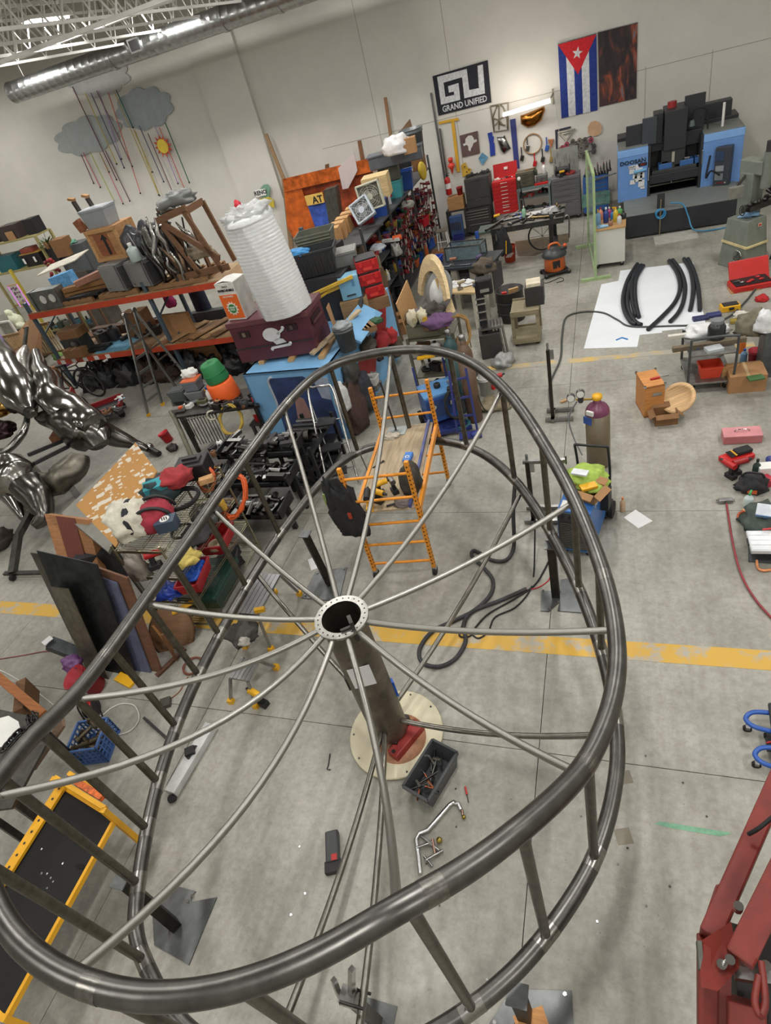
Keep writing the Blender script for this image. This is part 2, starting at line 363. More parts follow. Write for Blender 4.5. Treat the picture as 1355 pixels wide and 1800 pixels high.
# hardware on the column
PAPER=mat((214,214,214),.8,0,.03)
c=P(636,1188,1.25)
col_dir=lambda px,py: (Vector(P(px,py,1.2))-O).xy.normalized()
def on_column(px,py,w_,h_,m,name,t=.006,par=None):
    best=None
    for k in range(720):
        a=k*math.pi/360;p=O+Vector((.183*math.cos(a),.183*math.sin(a),0))
        z=HZ(px,py,p);pp=Vector((p.x,p.y,z));q=project(pp);e=(q[0]-px)**2+(q[1]-py)**2
        vis=(Vector((math.cos(a),math.sin(a),0))).dot(Vector((0,0,CAM_H))-pp) > 0
        if vis and (best is None or e < best[0]): best=(e,a,pp)
    _,a,pp=best
    return MB().box((0,0,0),(t,w_,h_)).build(name,m,par,tuple(pp-(O if par else Vector())),a)
tag(on_column(636,1190,.19,.26,PAPER,'paper_sheet'),'white paper sheet taped to the steel hub column','paper')
o=on_column(701,1205,.05,.22,plast((30,90,190)),'magnetic_tray',.03);tag(o,'blue magnetic bit holder stuck on the right of the hub column','tool holder')
on_column(602,1205,.05,.16,IRON,'hinge_plate',.02,fr)
b=thing('hub_turntable','round cream turntable plate on the floor under the hub column','base plate',(-2.0,2.76,0))
MB().lathe([(.44,0),(.47,.012),(.47,.035),(.46,.04),(0,.04)],40).build('disc',mat((216,208,180),.6,0,.12,4),b)
MB().lathe([(.26,.04),(.26,.05),(0,.05)],32,(.06,-.06,0)).build('rust_ring',mat((170,122,92),.6,0,.3,9),b)
for i in range(10):
    a=i*.628+.2;MB().cyl((.43*math.cos(a),.43*math.sin(a),.04),(.43*math.cos(a),.43*math.sin(a),.047),.01,n=6).build('screw',IRON,b)
for x,y in ((-.10,-.1),(.06,-.15),(.1,.1),(-.1,.12)):
    MB().box((x,y,.105),(.06,.06,.13)).build('bearing_block',IRON,b)
a,bb=P(690,1330,.09),P(738,1272,.09)
t=thing('red_steel_beam','short faded red steel box beam leaning against the hub base','beam',((a+bb)/2))
d=(bb-a)/2
MB().bar(-d,d,.12,.10).build('beam_body',mat((150,48,44),.5,0,.2,8),t,bevel=.012)
MB().cyl(d*.85+Vector((0,0,.045)),d*.85+Vector((0,0,.056)),.02,n=10).build('bolt',IRON,t);MB().cyl(-d*.85+Vector((0,0,.045)),-d*.85+Vector((0,0,.056)),.02,n=10).build('bolt',IRON,t)
# stands under the lower ring: square tube on a flame-cut plate
PLATEM=metalm((112,114,114),.42,.3,6,.06)
def stand(px,plates,label,h,topoff=(0,0)):
    p=P(*px);t=thing('floor_stand',label,'stand',(p.x,p.y,0))
    for poly in plates:
        MB().prism([tuple((P(*q)-p).xy) for q in poly],0,.014).build('base_plate',PLATEM,t)
    tx=Vector((topoff[0],topoff[1],h));u=MB().bar((0,0,.012),tx,.085,.085).build('square_post',metalm((62,60,56),.5,.3),t)
    MB().box(tx+Vector((0,0,.01)),(.13,.13,.012)).build('saddle',PLATEM,t)
    for q in plates[0][:4]:
        v=(P(*q)-p)*.85;MB().cyl((v.x,v.y,.013),(v.x,v.y,.03),.014,n=8).build('leveling_bolt',CHROME,t)
stand((977,1048),[[(951,1040),(985,1040),(983,1060),(965,1076),(950,1075)],[(985,1020),(1020,1015),(1022,1078),(980,1075),(984,1060)]],'steel floor stand with cut base plate in front of the blue welder',.79)
stand((580,1027),[[(555,1006),(610,998),(596,1058),(530,1052)]],'steel floor stand with dark base plate beside the yellow baker scaffold',.79,(-.12,.1))
stand((309,1628),[[(268,1582),(300,1555),(345,1568),(336,1578),(338,1586),(382,1578),(333,1697),(272,1662)]],'steel floor stand with notched plate at the lower left of the ring',.79,(-.12,.06))
stand((925,1790),[[(860,1800),(900,1740),(1005,1742),(1010,1830),(900,1860)]],'steel floor stand with plate at the bottom right of the ring',.6,(0,0))
# ================================================================== builders shared by the loose things
def carton(label,F,d,m=None,open_=False,name='cardboard_box',cat='box',group=None,tape=True):
    loc,yaw,w_,h=F;m=m or CARD;t=thing(name,label,cat,loc,yaw,group);e=.006
    if open_:
        MB().box((0,d/2,e/2),(w_,d,e)).box((0,e/2,h/2),(w_,e,h)).box((0,d-e/2,h/2),(w_,e,h)).box((-w_/2+e/2,d/2,h/2),(e,d,h)).box((w_/2-e/2,d/2,h/2),(e,d,h)).build('carton_body',m,t)
        MB().box((0,-d*.16,h+.0),(w_,d*.34,e),rx=.5).build('flap',m,t);MB().box((0,d*1.14,h+d*.08),(w_,d*.34,e),rx=.5).build('flap',m,t)
        MB().box((-w_*.62,d/2,h-.02),(w_*.28,d,e),ry=-.5).build('flap',m,t);MB().box((w_*.62,d/2,h-.02),(w_*.28,d,e),ry=.5).build('flap',m,t)
    else:
        MB().box((0,d/2,h/2),(w_,d,h)).build('carton_body',m,t,bevel=.004)
        MB().box((-w_*.252,d/2,h+.002),(w_*.49,d,.004)).build('flap',m,t);MB().box((w_*.252,d/2,h+.002),(w_*.49,d,.004)).build('flap',m,t)
        if tape: MB().box((0,d/2,h+.005),(w_*.08,d,.002)).build('tape',mat((186,160,120),.35),t)
    return t
def tub(label,F,d,m,name='storage_bin',cat='bin',lid=None,taper=.85,group=None,latch=None):
    loc,yaw,w_,h=F;t=thing(name,label,cat,loc,yaw,group);k=taper;e=.012
    def ringv(s,z,i=0): return [((sx*(w_/2-i)*s),d/2+sy*(d/2-i)*s,z) for sx,sy in ((-1,-1),(1,-1),(1,1),(-1,1))]
    vs=ringv(k,0)+ringv(1,h)+ringv(1,h,e)+ringv(k,e,e)
    fs=[(3,2,1,0),(12,13,14,15)]+[(a*4+i,a*4+(i+1) % 4,(a+1)*4+(i+1) % 4,(a+1)*4+i) for a in range(3) for i in range(4)]
    MB().add(vs,fs).build('bin_body',m,t)
    r=MB()
    for a,b in (((-w_/2,0),(w_/2,0)),((w_/2,0),(w_/2,d)),((w_/2,d),(-w_/2,d)),((-w_/2,d),(-w_/2,0))): r.bar((*a,h),(*b,h),.022,.03)
    r.build('rim',m,t)
    if lid: MB().box((0,d/2,h+.02),(w_*1.04,d*1.04,.03)).build('lid',lid,t,bevel=.008);MB().box((0,d/2,h+.037),(w_*.8,d*.78,.012)).build('lid_panel',lid,t,bevel=.004)
    if latch:
        for s in (-1,1): MB().box((s*(w_/2+.012),d/2,h*.9),(.02,d*.35,h*.22)).build('latch',latch,t)
    return t
def caster(t,x,y,r=.05,z=None):
    z=r if z is None else z
    c=MB().cyl((x,y-.014,z),(x,y+.014,z),r,n=12).build('caster',RUB,t);MB().box((x,y,z+r*.7),(r*.9,.045,r*.9)).build('caster_fork',STEEL,c)
def chest(label,F,d,m,rows,name='tool_chest',cat='tool chest',pull=None,feet=.1,split=None,cols=1):
    loc,yaw,w_,h=F;t=thing(name,label,cat,loc,yaw);pull=pull or CHROME
    MB().box((0,d/2,feet+(h-feet)/2),(w_,d,h-feet)).build('cabinet_body',m,t,bevel=.006)
    tot=sum(rows);z=h-.03;av=h-feet-.06
    for r in rows:
        dh=av*r/tot
        for c in range(cols):
            cw=(w_-.05)/cols;cx=-w_/2+.025+cw*(c+.5)
            o=MB().box((cx,-.008,z-dh/2),(cw-.012,.018,dh-.010)).build('drawer',m,t,bevel=.003)
            MB().box((cx,-.022,z-.022 if dh > .07 else z-dh*.35),(cw*(.9 if pull is CHROME else .3),.016,.014)).build('pull',pull,o)
        z -= dh
    if feet > .03:
        for sx in (-1,1):
            for yy in (.08,d-.08): caster(t,sx*(w_/2-.07),yy,feet/2-.002)
    return t
def bottle(label,p,r,h,m,capm=None,cat='bottle',name='bottle',group=None,trig=False):
    t=thing(name,label,cat,p,random.uniform(0,6),group)
    MB().lathe([(r*.9,0),(r,.01),(r,h*.6),(r*.85,h*.7),(r*.35,h*.8),(r*.32,h*.88),(0,h*.88)],14).build('bottle_body',m,t)
    if trig: MB().box((.0,0,h*.93),(r*.6,r*.5,h*.1)).box((r*.7,0,h*.97),(r*1.2,r*.45,h*.07)).box((r*.75,0,h*.86),(r*.2,r*.3,h*.14),ry=.4).build('spray_trigger',capm or RED,t)
    else: MB().cyl((0,0,h*.87),(0,0,h),r*.38,n=10).build('cap',capm or WHITE,t)
    return t
def bucket(label,p,r,h,m,name='bucket',cat='bucket',inner=None,handle=True,rot=None):
    t=thing(name,label,cat,p,0,rot=rot)
    MB().lathe([(0,0),(r*.82,0),(r*.97,h*.86),(r*1.03,h*.86),(r*1.03,h*.9),(r,h*.9),(r*1.0,h),(r*1.05,h),(r*1.05,h*.97),(r*.93,h),(r*.78,.02),(0,.02)],20).build('bucket_body',m,t)
    if handle: MB().torus((0,0,h*.85),r*1.06,.005,16,5,'x',180,360,1,.55).build('bail_handle',STEEL,t)
    return t
def coil(label,p,R,r,turns,m,cat='cable',name='cable_coil',rot=(0,0,0),seed=1,spread=.06,sy=1.0,group=None):
    rnd=random.Random(seed);pts=[]
    for i in range(turns*14):
        a=i*2*math.pi/14;k=R*(1+rnd.uniform(-.5,.5)*spread*2);pts.append((k*math.cos(a),k*sy*math.sin(a),r+rnd.random()*spread*R*1.2+ (i/(turns*14))*r*2))
    o=MB().tube(catmull(pts,2),r,6).build(name,m,None,p,rot=rot);return tag(o,label,cat,group)
CLUT={'machine_part','loose_tool','shop_item','shop_fitting','cart_tool','prop_object','scrap_piece','welding_gear','tool_part'}
def clutter(label,p,d,m,seed,cat,name):
    r=random.Random(seed*13+5);t=thing(name,label,cat,p,r.uniform(0,6));s=(d[0]+d[1])/2;h=d[2]*1.5;k=seed % 5;m2=r.choice((DARK,STEEL,IRON,BLACK))
    if k == 0:
        MB().box((0,0,h*.4),(s*2.2,s*1.5,h*.8)).build('casing',m,t,bevel=.008);MB().box((0,0,h*.85),(s*1.2,s*.5,h*.12)).build('top_grip',m2,t)
    elif k == 1:
        MB().lathe([(s*.8,0),(s*.85,.01),(s*.85,h*.8),(s*.6,h),(0,h)],14).build('canister',m,t);MB().cyl((0,0,h),(0,0,h*1.15),s*.3,n=8).build('stopper',m2,t)
    elif k == 2:
        MB().cyl((-s*1.3,0,s*.35),(s*.6,0,s*.4),s*.33,n=10).build('tool_barrel',m,t);MB().box((s*.8,0,s*.45),(s*.7,s*1.1,s*.8)).build('tool_block',m2,t,bevel=.006)
    elif k == 3:
        MB().torus((0,0,s*.25),s*.9,s*.22,16,7).build('ring_body',m,t);MB().box((0,0,s*.2),(s*1.6,s*.3,s*.25)).build('cross_piece',m2,t)
    else:
        MB().prism([(-s,-s*.7),(s*.9,-s*.8),(s,s*.3),(s*.2,s*.8),(-s*.9,s*.6)],0,h*.55).build('block',m,t);MB().cyl((s*.2,0,h*.5),(s*.1,0,h),s*.25,n=8).build('spigot',m2,t)
    return t
def heap(label,p,dims,m,seed,cat='cloth',name='cloth_heap',rz=0,amp=.5,freq=2.2,rot=None,par=None,n=22):
    if name in CLUT: return clutter(label,p,dims,m,seed,cat,name)
    o=MB().ball((0,0,dims[2]*.42),dims,n,n*2//3,seed,amp,freq,dims[2]*.42).build(name,m,par,p,rz,rot=rot)
    return tag(o,label,cat) if label else o
def panel(label,pts,th,m,name='panel',cat='panel',group=None,par=None):
    a=[Vector(p) for p in pts];n=(a[1]-a[0]).cross(a[2]-a[0]).normalized()*th;c=sum(a,Vector())/len(a);k=len(a)
    vs=[p-c for p in a]+[p-c+n for p in a]
    o=MB().add(vs,[tuple(range(k-1,-1,-1)),tuple(range(k,2*k))]+[(i,(i+1) % k,k+(i+1) % k,k+i) for i in range(k)]).build(name,m,par,c)
    return tag(o,label,cat,group) if label else o
def plank(label,a,b,w_,th,m,name='plank',cat='plank',group=None,roll=0):
    a,b=Vector(a),Vector(b);o=MB().bar((a-b)/2,(b-a)/2,w_,th,roll).build(name,m,None,(a+b)/2,bevel=.003);return tag(o,label,cat,group)
def extinguisher(label,p,h=.5,rot=(0,0,0),red=None):
    t=thing('fire_extinguisher',label,'fire extinguisher',p,rot=rot);r=h*.15;red=red or RED
    MB().lathe([(r*.9,0),(r,.02),(r,h*.72),(r*.7,h*.8),(r*.25,h*.84),(0,h*.84)],14).build('cylinder',red,t)
    MB().lathe([(r*1.02,h*.3),(r*1.02,h*.55)],14).build('label_band',WHITE,t)
    MB().box((0,0,h*.9),(.03,.03,.06)).box((.03,0,h*.97),(.12,.02,.015),ry=-.3).box((.03,0,h*.9),(.1,.02,.012),ry=.1).build('valve_handle',BLACK,t)
    MB().tube(catmull([(0,.02,h*.9),(0,r*1.3,h*.85),(0,r*1.25,h*.5),(0,r*1.2,h*.25)],5),.012,6).build('discharge_hose',RUB,t)
    return t
def gascyl(label,p,r,h,body,shoulder,cap=None,reg=True,rot=(0,0,0)):
    t=thing('gas_cylinder',label,'gas cylinder',p,rot=rot)
    MB().lathe([(r*.92,0),(r,.02),(r,h*.8),(r*.998,h*.8)],20).build('cylinder_body',body,t)
    MB().lathe([(r,h*.8),(r*.95,h*.85),(r*.75,h*.9),(r*.4,h*.935),(r*.32,h*.95),(r*.32,h*.985),(0,h*.985)],20).build('shoulder',shoulder,t)
    if cap: MB().lathe([(r*.34,h*.985),(r*.4,h*1.0),(r*.4,h*1.045),(0,h*1.05)],14).build('valve_cap',cap,t)
    return t
def steel_leg(t,name,a,b,w_,m): return MB().bar(a,b,w_).build(name,m,t)
def rnd_tool(p,kind,m,m2,label,rz=0,s=1.0,group=None):
    if kind == 'hammer':
        t=thing('hammer',label,'hammer',p,rz,group);MB().cyl((-.14*s,0,.02),(.12*s,0,.02),.013*s,n=8).build('handle',m,t);MB().box((.13*s,0,.02),(.03*s,.1*s,.03*s)).build('hammer_head',m2,t)
    elif kind == 'wrench':
        t=thing('wrench',label,'wrench',p,rz,group);MB().box((0,0,.01),(.2*s,.02*s,.01)).build('shank',m,t);MB().torus((.11*s,0,.01),.02*s,.008*s,10,6).build('jaw',m2,t)
    elif kind == 'drill':
        t=thing('power_drill',label,'drill',p,rz,group)
        MB().cyl((-.09*s,0,.17*s),(.07*s,0,.17*s),.035*s,n=12).build('motor_body',m,t);MB().cyl((.07*s,0,.17*s),(.12*s,0,.17*s),.022*s,.012*s,n=10).build('chuck',DARK,t)
        MB().box((-.05*s,0,.1*s),(.045*s,.04*s,.13*s),ry=.15).build('grip',m2,t);MB().box((-.05*s,0,.03*s),(.12*s,.075*s,.055*s)).build('battery',m2,t,bevel=.004)
    elif kind == 'screwdriver':
        t=thing('screwdriver',label,'screwdriver',p,rz,group);MB().cyl((-.1*s,0,.014),(0,0,.014),.013*s,n=8).build('handle',m,t);MB().cyl((0,0,.014),(.1*s,0,.014),.004,n=6).build('shaft',m2,t)
    return t

def simple_table(label,p,w_,d,h,m,name='low_table',cat='table',rz=0):
    t=thing(name,label,cat,(p[0],p[1],0),rz);MB().box((0,0,h-.02),(w_,d,.04)).build('table_top',m,t,bevel=.004)
    for sx in (-1,1):
        for sy in (-1,1): MB().box((sx*(w_/2-.04),sy*(d/2-.04),(h-.04)/2),(.05,.05,h-.04)).build('leg',m,t)
    MB().box((0,0,.14),(w_-.1,d-.1,.02)).build('lower_shelf',m,t);return t
# ================================================================== right side of the hall
random.seed(4)
# --- paper sheet and bent tubes
SHEET=mat((224,228,232),.8,0,.04,2)
tag(MB().prism([tuple(P(*q).xy) for q in ((1090,476),(1218,461),(1241,574),(1163,582),(1164,585),(1124,589),(1120,610),(1026,613),(1057,500),(1087,494))],.001,.005).build('paper_sheet',SHEET),'large white layout paper spread on the floor under bent tubes','paper')
tag(MB().tube([P(1083,598,.007),P(1093,594,.007),P(1103,597,.007)],.018,4).build('tape_mark',plast((40,120,200))),'blue chevron of tape on the white layout paper','tape')
TUBEM=mat((44,47,52),.45,.3,.15)
TB=[[(1120,464),(1104,490),(1095,520),(1097,545),(1108,565),(1118,570)],[(1127,466),(1112,492),(1103,520),(1105,545),(1116,565),(1127,571)],[(1124,467),(1113,485),(1110,510),(1112,535),(1118,555)],[(1131,467),(1119,488),(1116,510),(1118,535),(1123,557)],
      [(1176,458),(1190,480),(1195,505),(1187,530),(1165,555),(1139,579)],[(1182,457),(1197,478),(1204,503),(1201,530),(1192,550),(1178,565)],[(1202,455),(1213,475),(1218,500),(1217,525),(1213,545)],[(1209,455),(1219,475),(1226,500),(1229,525),(1230,545)]]
LB=['outermost left','second from left','third from left','fourth from left','longest, in the right group','second in the right group','third from right end','outermost right']
LB=['outermost on the left','second from the left','third from the left','fourth from the left','fifth from the left and longest','third from the right','second from the right','outermost on the right']
for q,l in zip(TB,LB):
    o=MB().tube(catmull([P(x,y,.045) for x,y in q],6),.04,10).build('bent_tube',TUBEM);tag(o,'curved dark steel tube on the white paper, '+l,'tube','bent tubes on the layout paper')
hose('floor_cable','thick grey power cable curving over the white paper and floor','cable',[(1330,505),(1310,530),(1280,557),(1240,570),(1180,573),(1110,574),(1085,562),(1060,550),(1025,548),(995,558),(988,590),(985,630),(968,670),(966,700),(974,740)],.018,mat((70,72,70),.6))
# --- white mat by the machine
tag(MB().prism([tuple(P(*q).xy) for q in ((1148,418),(1222,404),(1228,418),(1151,432))],0,.02).build('drip_tray',mat((186,184,176),.6,0,.15)),'flat off-white drip tray on the floor before the blue machine','tray')
# --- orange wood crate, small carton, disc
F=fit((1132,735),(1166,729),(1130,678)); 
t=thing('wooden_case','tall orange plywood case with metal latches standing on the floor','case',F[0],F[1]);w_=F[2];h=.52;d=.46;WC=wood((196,134,74))
MB().box((0,d/2,h/2),(w_,d,h)).build('case_body',WC,t,bevel=.004)
for z in (.02,h-.02): MB().box((0,d/2,z),(w_+.006,d+.006,.02)).build('edge_trim',mat((160,104,56),.5),t)
for z in (h*.72,): o=MB().box((.03,-.006,z),(.12,.012,.05)).build('latch',CHROME,t)
for sx in (-1,1):
    for sy in (0,d): MB().box((sx*w_/2,sy,h),(.03,.03,.03)).build('corner_cap',CHROME,t)
p=F[0]+Vector((.12,.2,0))
rnd_tool((p.x-.05,p.y,h),'screwdriver',RED,DARK,'red handled tool lying on the orange plywood case',.3,1.3)
carton('small open brown carton beside the orange plywood case',(P(1171,748),.12,.3,.17),.24,CARDD,True)
c=P(1192,700,.25);t=tag(MB().lathe([(0,0),(.24,0),(.24,.02),(.18,.02),(.18,.014),(0,.014)],28).build('wood_disc',wood((206,170,124)),None,c,rot=(.55,-.45,0)),'round pale wood disc leaning against the utility cart','disc')
# --- utility cart
F=(P(1246,690),R_(2),.62,.8);t=thing('utility_cart','grey two-shelf push cart with tubular handle loaded with supplies','cart',F[0],F[1]);d=.85
for z in (.16,.62):
    MB().box((0,d/2,z),(.62,d,.03)).build('shelf',metalm((150,150,146),.5),t,bevel=.006)
MB().tube(catmull([(-.3,0,.16),(-.3,-.02,.8),(-.24,-.03,.9),(.24,-.03,.9),(.3,-.02,.8),(.3,0,.16)],5),.018,8).build('push_handle',mat((66,72,72),.5),t)
for sx in (-1,1): MB().bar((sx*.29,d-.03,.16),(sx*.29,d-.03,.66),.035).build('rear_post',mat((70,76,76),.5),t)
for sx in (-1,1):
    for y in (.1,d-.1): caster(t,sx*.24,y,.06)
b=F[0]
tub('orange-red plastic bin on the lower shelf of the push cart',(Vector((b.x+.02,b.y+.1,.175)),R_(4),.3,.17),.26,plast((208,66,40)),'plastic_bin','bin')
t=thing('plastic_jar','large black plastic jar with grey lid on the push cart','jar',(b.x+.07,b.y+.36,.635))
MB().lathe([(.1,0),(.12,.02),(.12,.24),(.09,.29),(.075,.3)],18).build('jar_body',plast((40,42,44),.3),t);MB().cyl((0,0,.3),(0,0,.35),.085,n=16).build('jar_lid',GREYP,t)
heap('crumpled white plastic sheet on the far end of the push cart',(b.x-.02,b.y+.68,.635),(.3,.17,.1),mat((220,222,222),.4,0,.06),3,'plastic sheet','plastic_sheet')
plank('long brown steel channel lying across the push cart',(b.x-.52,b.y+.18,.67),(b.x+.45,b.y+.3,.67),.08,.07,mat((104,92,74),.6),'steel_channel','channel')
plank('pale board end sticking out left of the push cart',(b.x-.55,b.y+.62,.66),(b.x+.1,b.y+.66,.66),.07,.05,mat((210,206,196),.6),'board','board')
tag(MB().box((0,0,.02),(.22,.16,.04),.3).build('parts_tray',mat((180,186,188),.4),None,(b.x+.02,b.y+.12,.635)),'small pale tray on top of the push cart','tray')
rnd_tool((b.x-.1,b.y+.22,.635),'wrench',plast((40,90,170)),STEEL,'blue handled wrench on the push cart',.4)
F=fit((1287,690),(1340,692),(1288,662));carton('closed brown carton with green sheet behind the push cart',(P(1312,690),R_(2),.48,.27),.42,CARD)
tag(MB().box((0,0,.01),(.2,.13,.02),.2).build('green_folder',mat((60,96,52),.6),None,P(1328,665,.29)),'green folder lying on the brown carton','folder')
panel('wood sheet leaning beside the push cart',[P(1266,680),P(1300,660),P(1300,640,.3),P(1270,645,.35)],.015,PLY)
bucket('red plastic bucket with grey handle beside the carton',P(1325,640),.1,.24,plast((190,34,50)))
bottle('blue capped spray bottle by the red bucket',P(1306,636),.05,.22,plast((120,160,190)),BLUE)
bottle('orange bottle standing left of the red bucket',P(1303,620),.05,.28,plast((210,110,40)),plast((200,80,30)))
# bag hanging on stand at the right edge
t=thing('bag_stand','grey steel stand draped with an olive canvas bag at the right edge','stand',P(1345,660)); 
MB().box((.05,.1,.4),(.3,.34,.8)).build('stand_body',metalm((110,116,120),.5),t,bevel=.01);MB().box((.05,.1,.82),(.4,.45,.05)).build('stand_top',metalm((150,152,150),.4),t)
heap('olive canvas tool bag hanging at the right edge of the picture',P(1318,585,.62),(.22,.17,.22),cloth((112,108,90)),5,'bag','canvas_bag')
heap('white plastic bag beside the olive canvas bag',P(1346,580,.75),(.16,.12,.2),mat((216,218,220),.4),7,'bag','plastic_bag')
# navy packets, yellow tool box
for i,q in enumerate(((1231,562,1.0),(1254,556,.9))):
    tag(MB().box((0,0,.03),(.26*q[2],.13,.06),.12).build('navy_packet',plast((56,60,110))if i else plast((50,52,92)),None,P(q[0],q[1]),bevel=.012),('navy blue packet on the corner of the white paper, ' + ('right one' if i else 'left one')),'packet')
t=thing('tool_organizer','yellow and black tool organizer on the floor beyond the push cart','tool box',P(1285,548),R_(8))
MB().box((0,.1,.05),(.3,.2,.1)).build('organizer_body',YELL,t,bevel=.01);MB().box((0,.1,.105),(.24,.14,.02)).build('organizer_lid',DARK,t);MB().box((0,-.01,.06),(.08,.02,.04)).build('latch',BLACK,t)
heap('crumpled pale paper next to the yellow organizer',P(1302,556),(.12,.1,.06),mat((206,200,190),.8),11,'paper','crumpled_paper')
tag(MB().box((0,0,.012),(.34,.22,.02),.4).build('paper_pad',PAPER,None,P(1317,555)),'folded white paper right of the yellow organizer','paper')
tag(MB().box((0,0,.03),(.22,.12,.05),-.1).build('olive_box',plast((150,130,50)),None,P(1296,567),bevel=.006),'flat mustard box in front of the yellow organizer','box')
# red open tool case on cardboard
t=thing('red_tool_case','open red blow-moulded tool case full of black tools near the milling machine','tool case',P(1325,510),R_(10))
MB().box((0,.2,.05),(.68,.42,.1)).build('case_base',plast((186,36,32)),t,bevel=.015);MB().box((0,.21,.105),(.6,.34,.02)).build('tool_insert',BLACK,t)
MB().box((.05,.5,.2),(.68,.06,.4),rx=-.5).build('case_lid',plast((196,40,36)),t,bevel=.015)
for i in range(9): MB().ball((random.uniform(-.25,.25),random.uniform(.1,.34),.125),(.05,.035,.02),8,5).build('tool_piece',random.choice((RED,DARK,STEEL)),t)
tag(MB().box((0,0,.006),(.5,.3,.012),.1).build('cardboard_sheet',CARD,None,P(1307,508)),'flat cardboard sheet under the red tool case','cardboard')
heap('red rag beyond the canvas bag',P(1338,528),(.12,.1,.06),cloth((176,38,40)),12,'rag','rag')
# --- knee mill at the right edge
ml=P(1308,478);t=thing('milling_machine','grey knee milling machine cut off by the right edge','milling machine',(ml.x+.12,ml.y+.2,0),R_(33));t.scale=(.66,.66,.86)
GM=mat((116,122,112),.5,0,.12)
MB().add([(-.36,-.2,0),(.42,-.2,0),(.42,.9,0),(-.36,.9,0),(-.26,0,1.05),(.36,0,1.05),(.36,.8,1.05),(-.26,.8,1.05)],[(3,2,1,0),(4,5,6,7),(0,1,5,4),(1,2,6,5),(2,3,7,6),(3,0,4,7)]).build('pedestal',GM,t,bevel=.02)
MB().bar((-.33,-.13,.52),(.4,-.13,.52),.07,.035).bar((-.33,-.13,.52),(-.33,.86,.56),.03,.05).build('masking_tape',mat((206,190,140),.7),t)
MB().box((.1,-.06,.92),(.12,.012,.07),rx=-.18).build('name_plate',mat((196,170,150),.5),t);MB().box((.1,-.068,.92),(.09,.006,.035),rx=-.18).build('name_plate_text',RED,t)
MB().torus((-.40,.1,.3),.15,.02,24,8,'x').build('handwheel',CHROME,t);MB().cyl((-.42,.1,.3),(-.33,.1,.3),.06,n=14).bar((-.40,-.04,.3),(-.40,.24,.3),.03).bar((-.40,.1,.16),(-.40,.1,.44),.03).build('handwheel_hub',STEEL,t)
MB().box((.35,.7,1.45),(.42,.5,.9)).build('machine_column',GM,t,bevel=.03);MB().box((.3,.2,1.28),(1.0,.3,.1)).build('work_table',IRON,t);MB().box((.35,.62,2.0),(.36,.8,.28)).build('ram',GM,t,bevel=.03)
MB().cyl((.35,.2,1.6),(.35,.2,2.3),.13,n=16).build('spindle_head',GM,t);MB().cyl((.35,.2,2.3),(.35,.2,2.5),.1,n=16).build('motor',DARK,t)
MB().cyl((-.2,.2,1.28),(-.32,.2,1.28),.06,n=14).build('table_crank',IRON,t);MB().torus((-.32,.2,1.28),.1,.014,18,6,'x').build('crank_wheel',IRON,t)
for i in range(4): MB().tube(catmull([(.5,.3,1.7-i*.1),(.44+.04*i,-.2,1.3),(.42+i*.05,-.25,.8),(.48+i*.05,-.25,.3),(.6,-.1,.05)],6),.018,6).build('machine_cable',RUB,t)
MB().box((-.25,.6,1.6),(.36,.16,.24),-.4).build('readout_box',mat((120,120,112),.5),t,bevel=.01);MB().bar((-.2,.62,1.7),(.3,.8,1.9),.05).build('readout_arm',STEEL,t)
for i in range(6): MB().ball((random.uniform(-.1,.6),random.uniform(.1,.35),1.36),(.08,.06,.05),8,6,i,.4).build('vise_part',IRON,t)
heap('light blue rag on top of the grey machine pedestal',(ml.x+.05,ml.y+.4,.92),(.16,.1,.05),cloth((132,170,206)),14,'rag','rag')
# --- tool pile lower right
t=thing('metal_toolbox','long faded pink metal toolbox with carrying handle on the floor','toolbox',P(1305,781),R_(1));PK=mat((186,112,116),.5,0,.1)
MB().box((0,.12,.055),(.45,.22,.11)).build('toolbox_body',PK,t,bevel=.008);MB().box((0,.12,.115),(.455,.225,.02)).build('toolbox_lid',mat((204,136,140),.5),t,bevel=.006)
MB().tube(catmull([(-.09,.12,.125),(-.06,.12,.155),(.06,.12,.155),(.09,.12,.125)],5),.008,6).build('carry_handle',CHROME,t)
t=thing('red_case','closed red plastic tool case with black drill bits laid on it','tool case',P(1303,815),R_(28));MB().box((0,.1,.04),(.38,.2,.08)).build('case_shell',plast((196,34,34)),t,bevel=.02);MB().bar((-.1,-.02,.04),(.1,-.02,.04),.03).build('case_handle',plast((170,28,28)),t)
t=thing('bit_roll','black tool roll with yellow tipped bits on the red case','tool roll',P(1297,797,.085),R_(25));MB().box((.06,0,.03),(.2,.12,.05)).build('roll_pouch',cloth((40,40,42)),t,bevel=.012)
for i in range(6): MB().cyl((-.03,-.05+.02*i,.03),(-.13,-.06+.024*i,.02),.008,n=6).build('bit',BLACK,t);MB().cyl((-.05,-.053+.021*i,.03),(-.07,-.055+.022*i,.028),.0095,n=6).build('bit_band',YELL,t)
rnd_tool(P(1278,836),'drill',RED,BLACK,'red and black cordless drill lying left of the tool pile',2.2,1.1);rnd_tool(P(1299,832),'drill',plast((150,32,36)),BLACK,'dark red cordless impact driver beside the other drill',.4,1.1)
t=thing('tool_bag','open black fabric tool bag with orange lining','bag',P(1318,868),R_(-15));heap(None,(0,.1,0),(.17,.13,.14),cloth((48,48,50)),21,name='bag_body',par=t)
MB().tube(catmull([(-.12,.1,.18),(-.06,.06,.27),(.08,.06,.27),(.12,.1,.18)],5),.014,6).build('bag_handle',BLACK,t);MB().box((.02,-.02,.05),(.1,.02,.05)).build('bag_lining',plast((206,92,50)),t)
bottle('dark green plastic bottle standing by the black tool bag',P(1327,838),.045,.27,plast((44,62,56)),BLACK);bottle('white and green spray bottle lying near the tarp bundle',P(1314,890),.05,.2,plast((206,222,220)),plast((40,140,70)),trig=True)
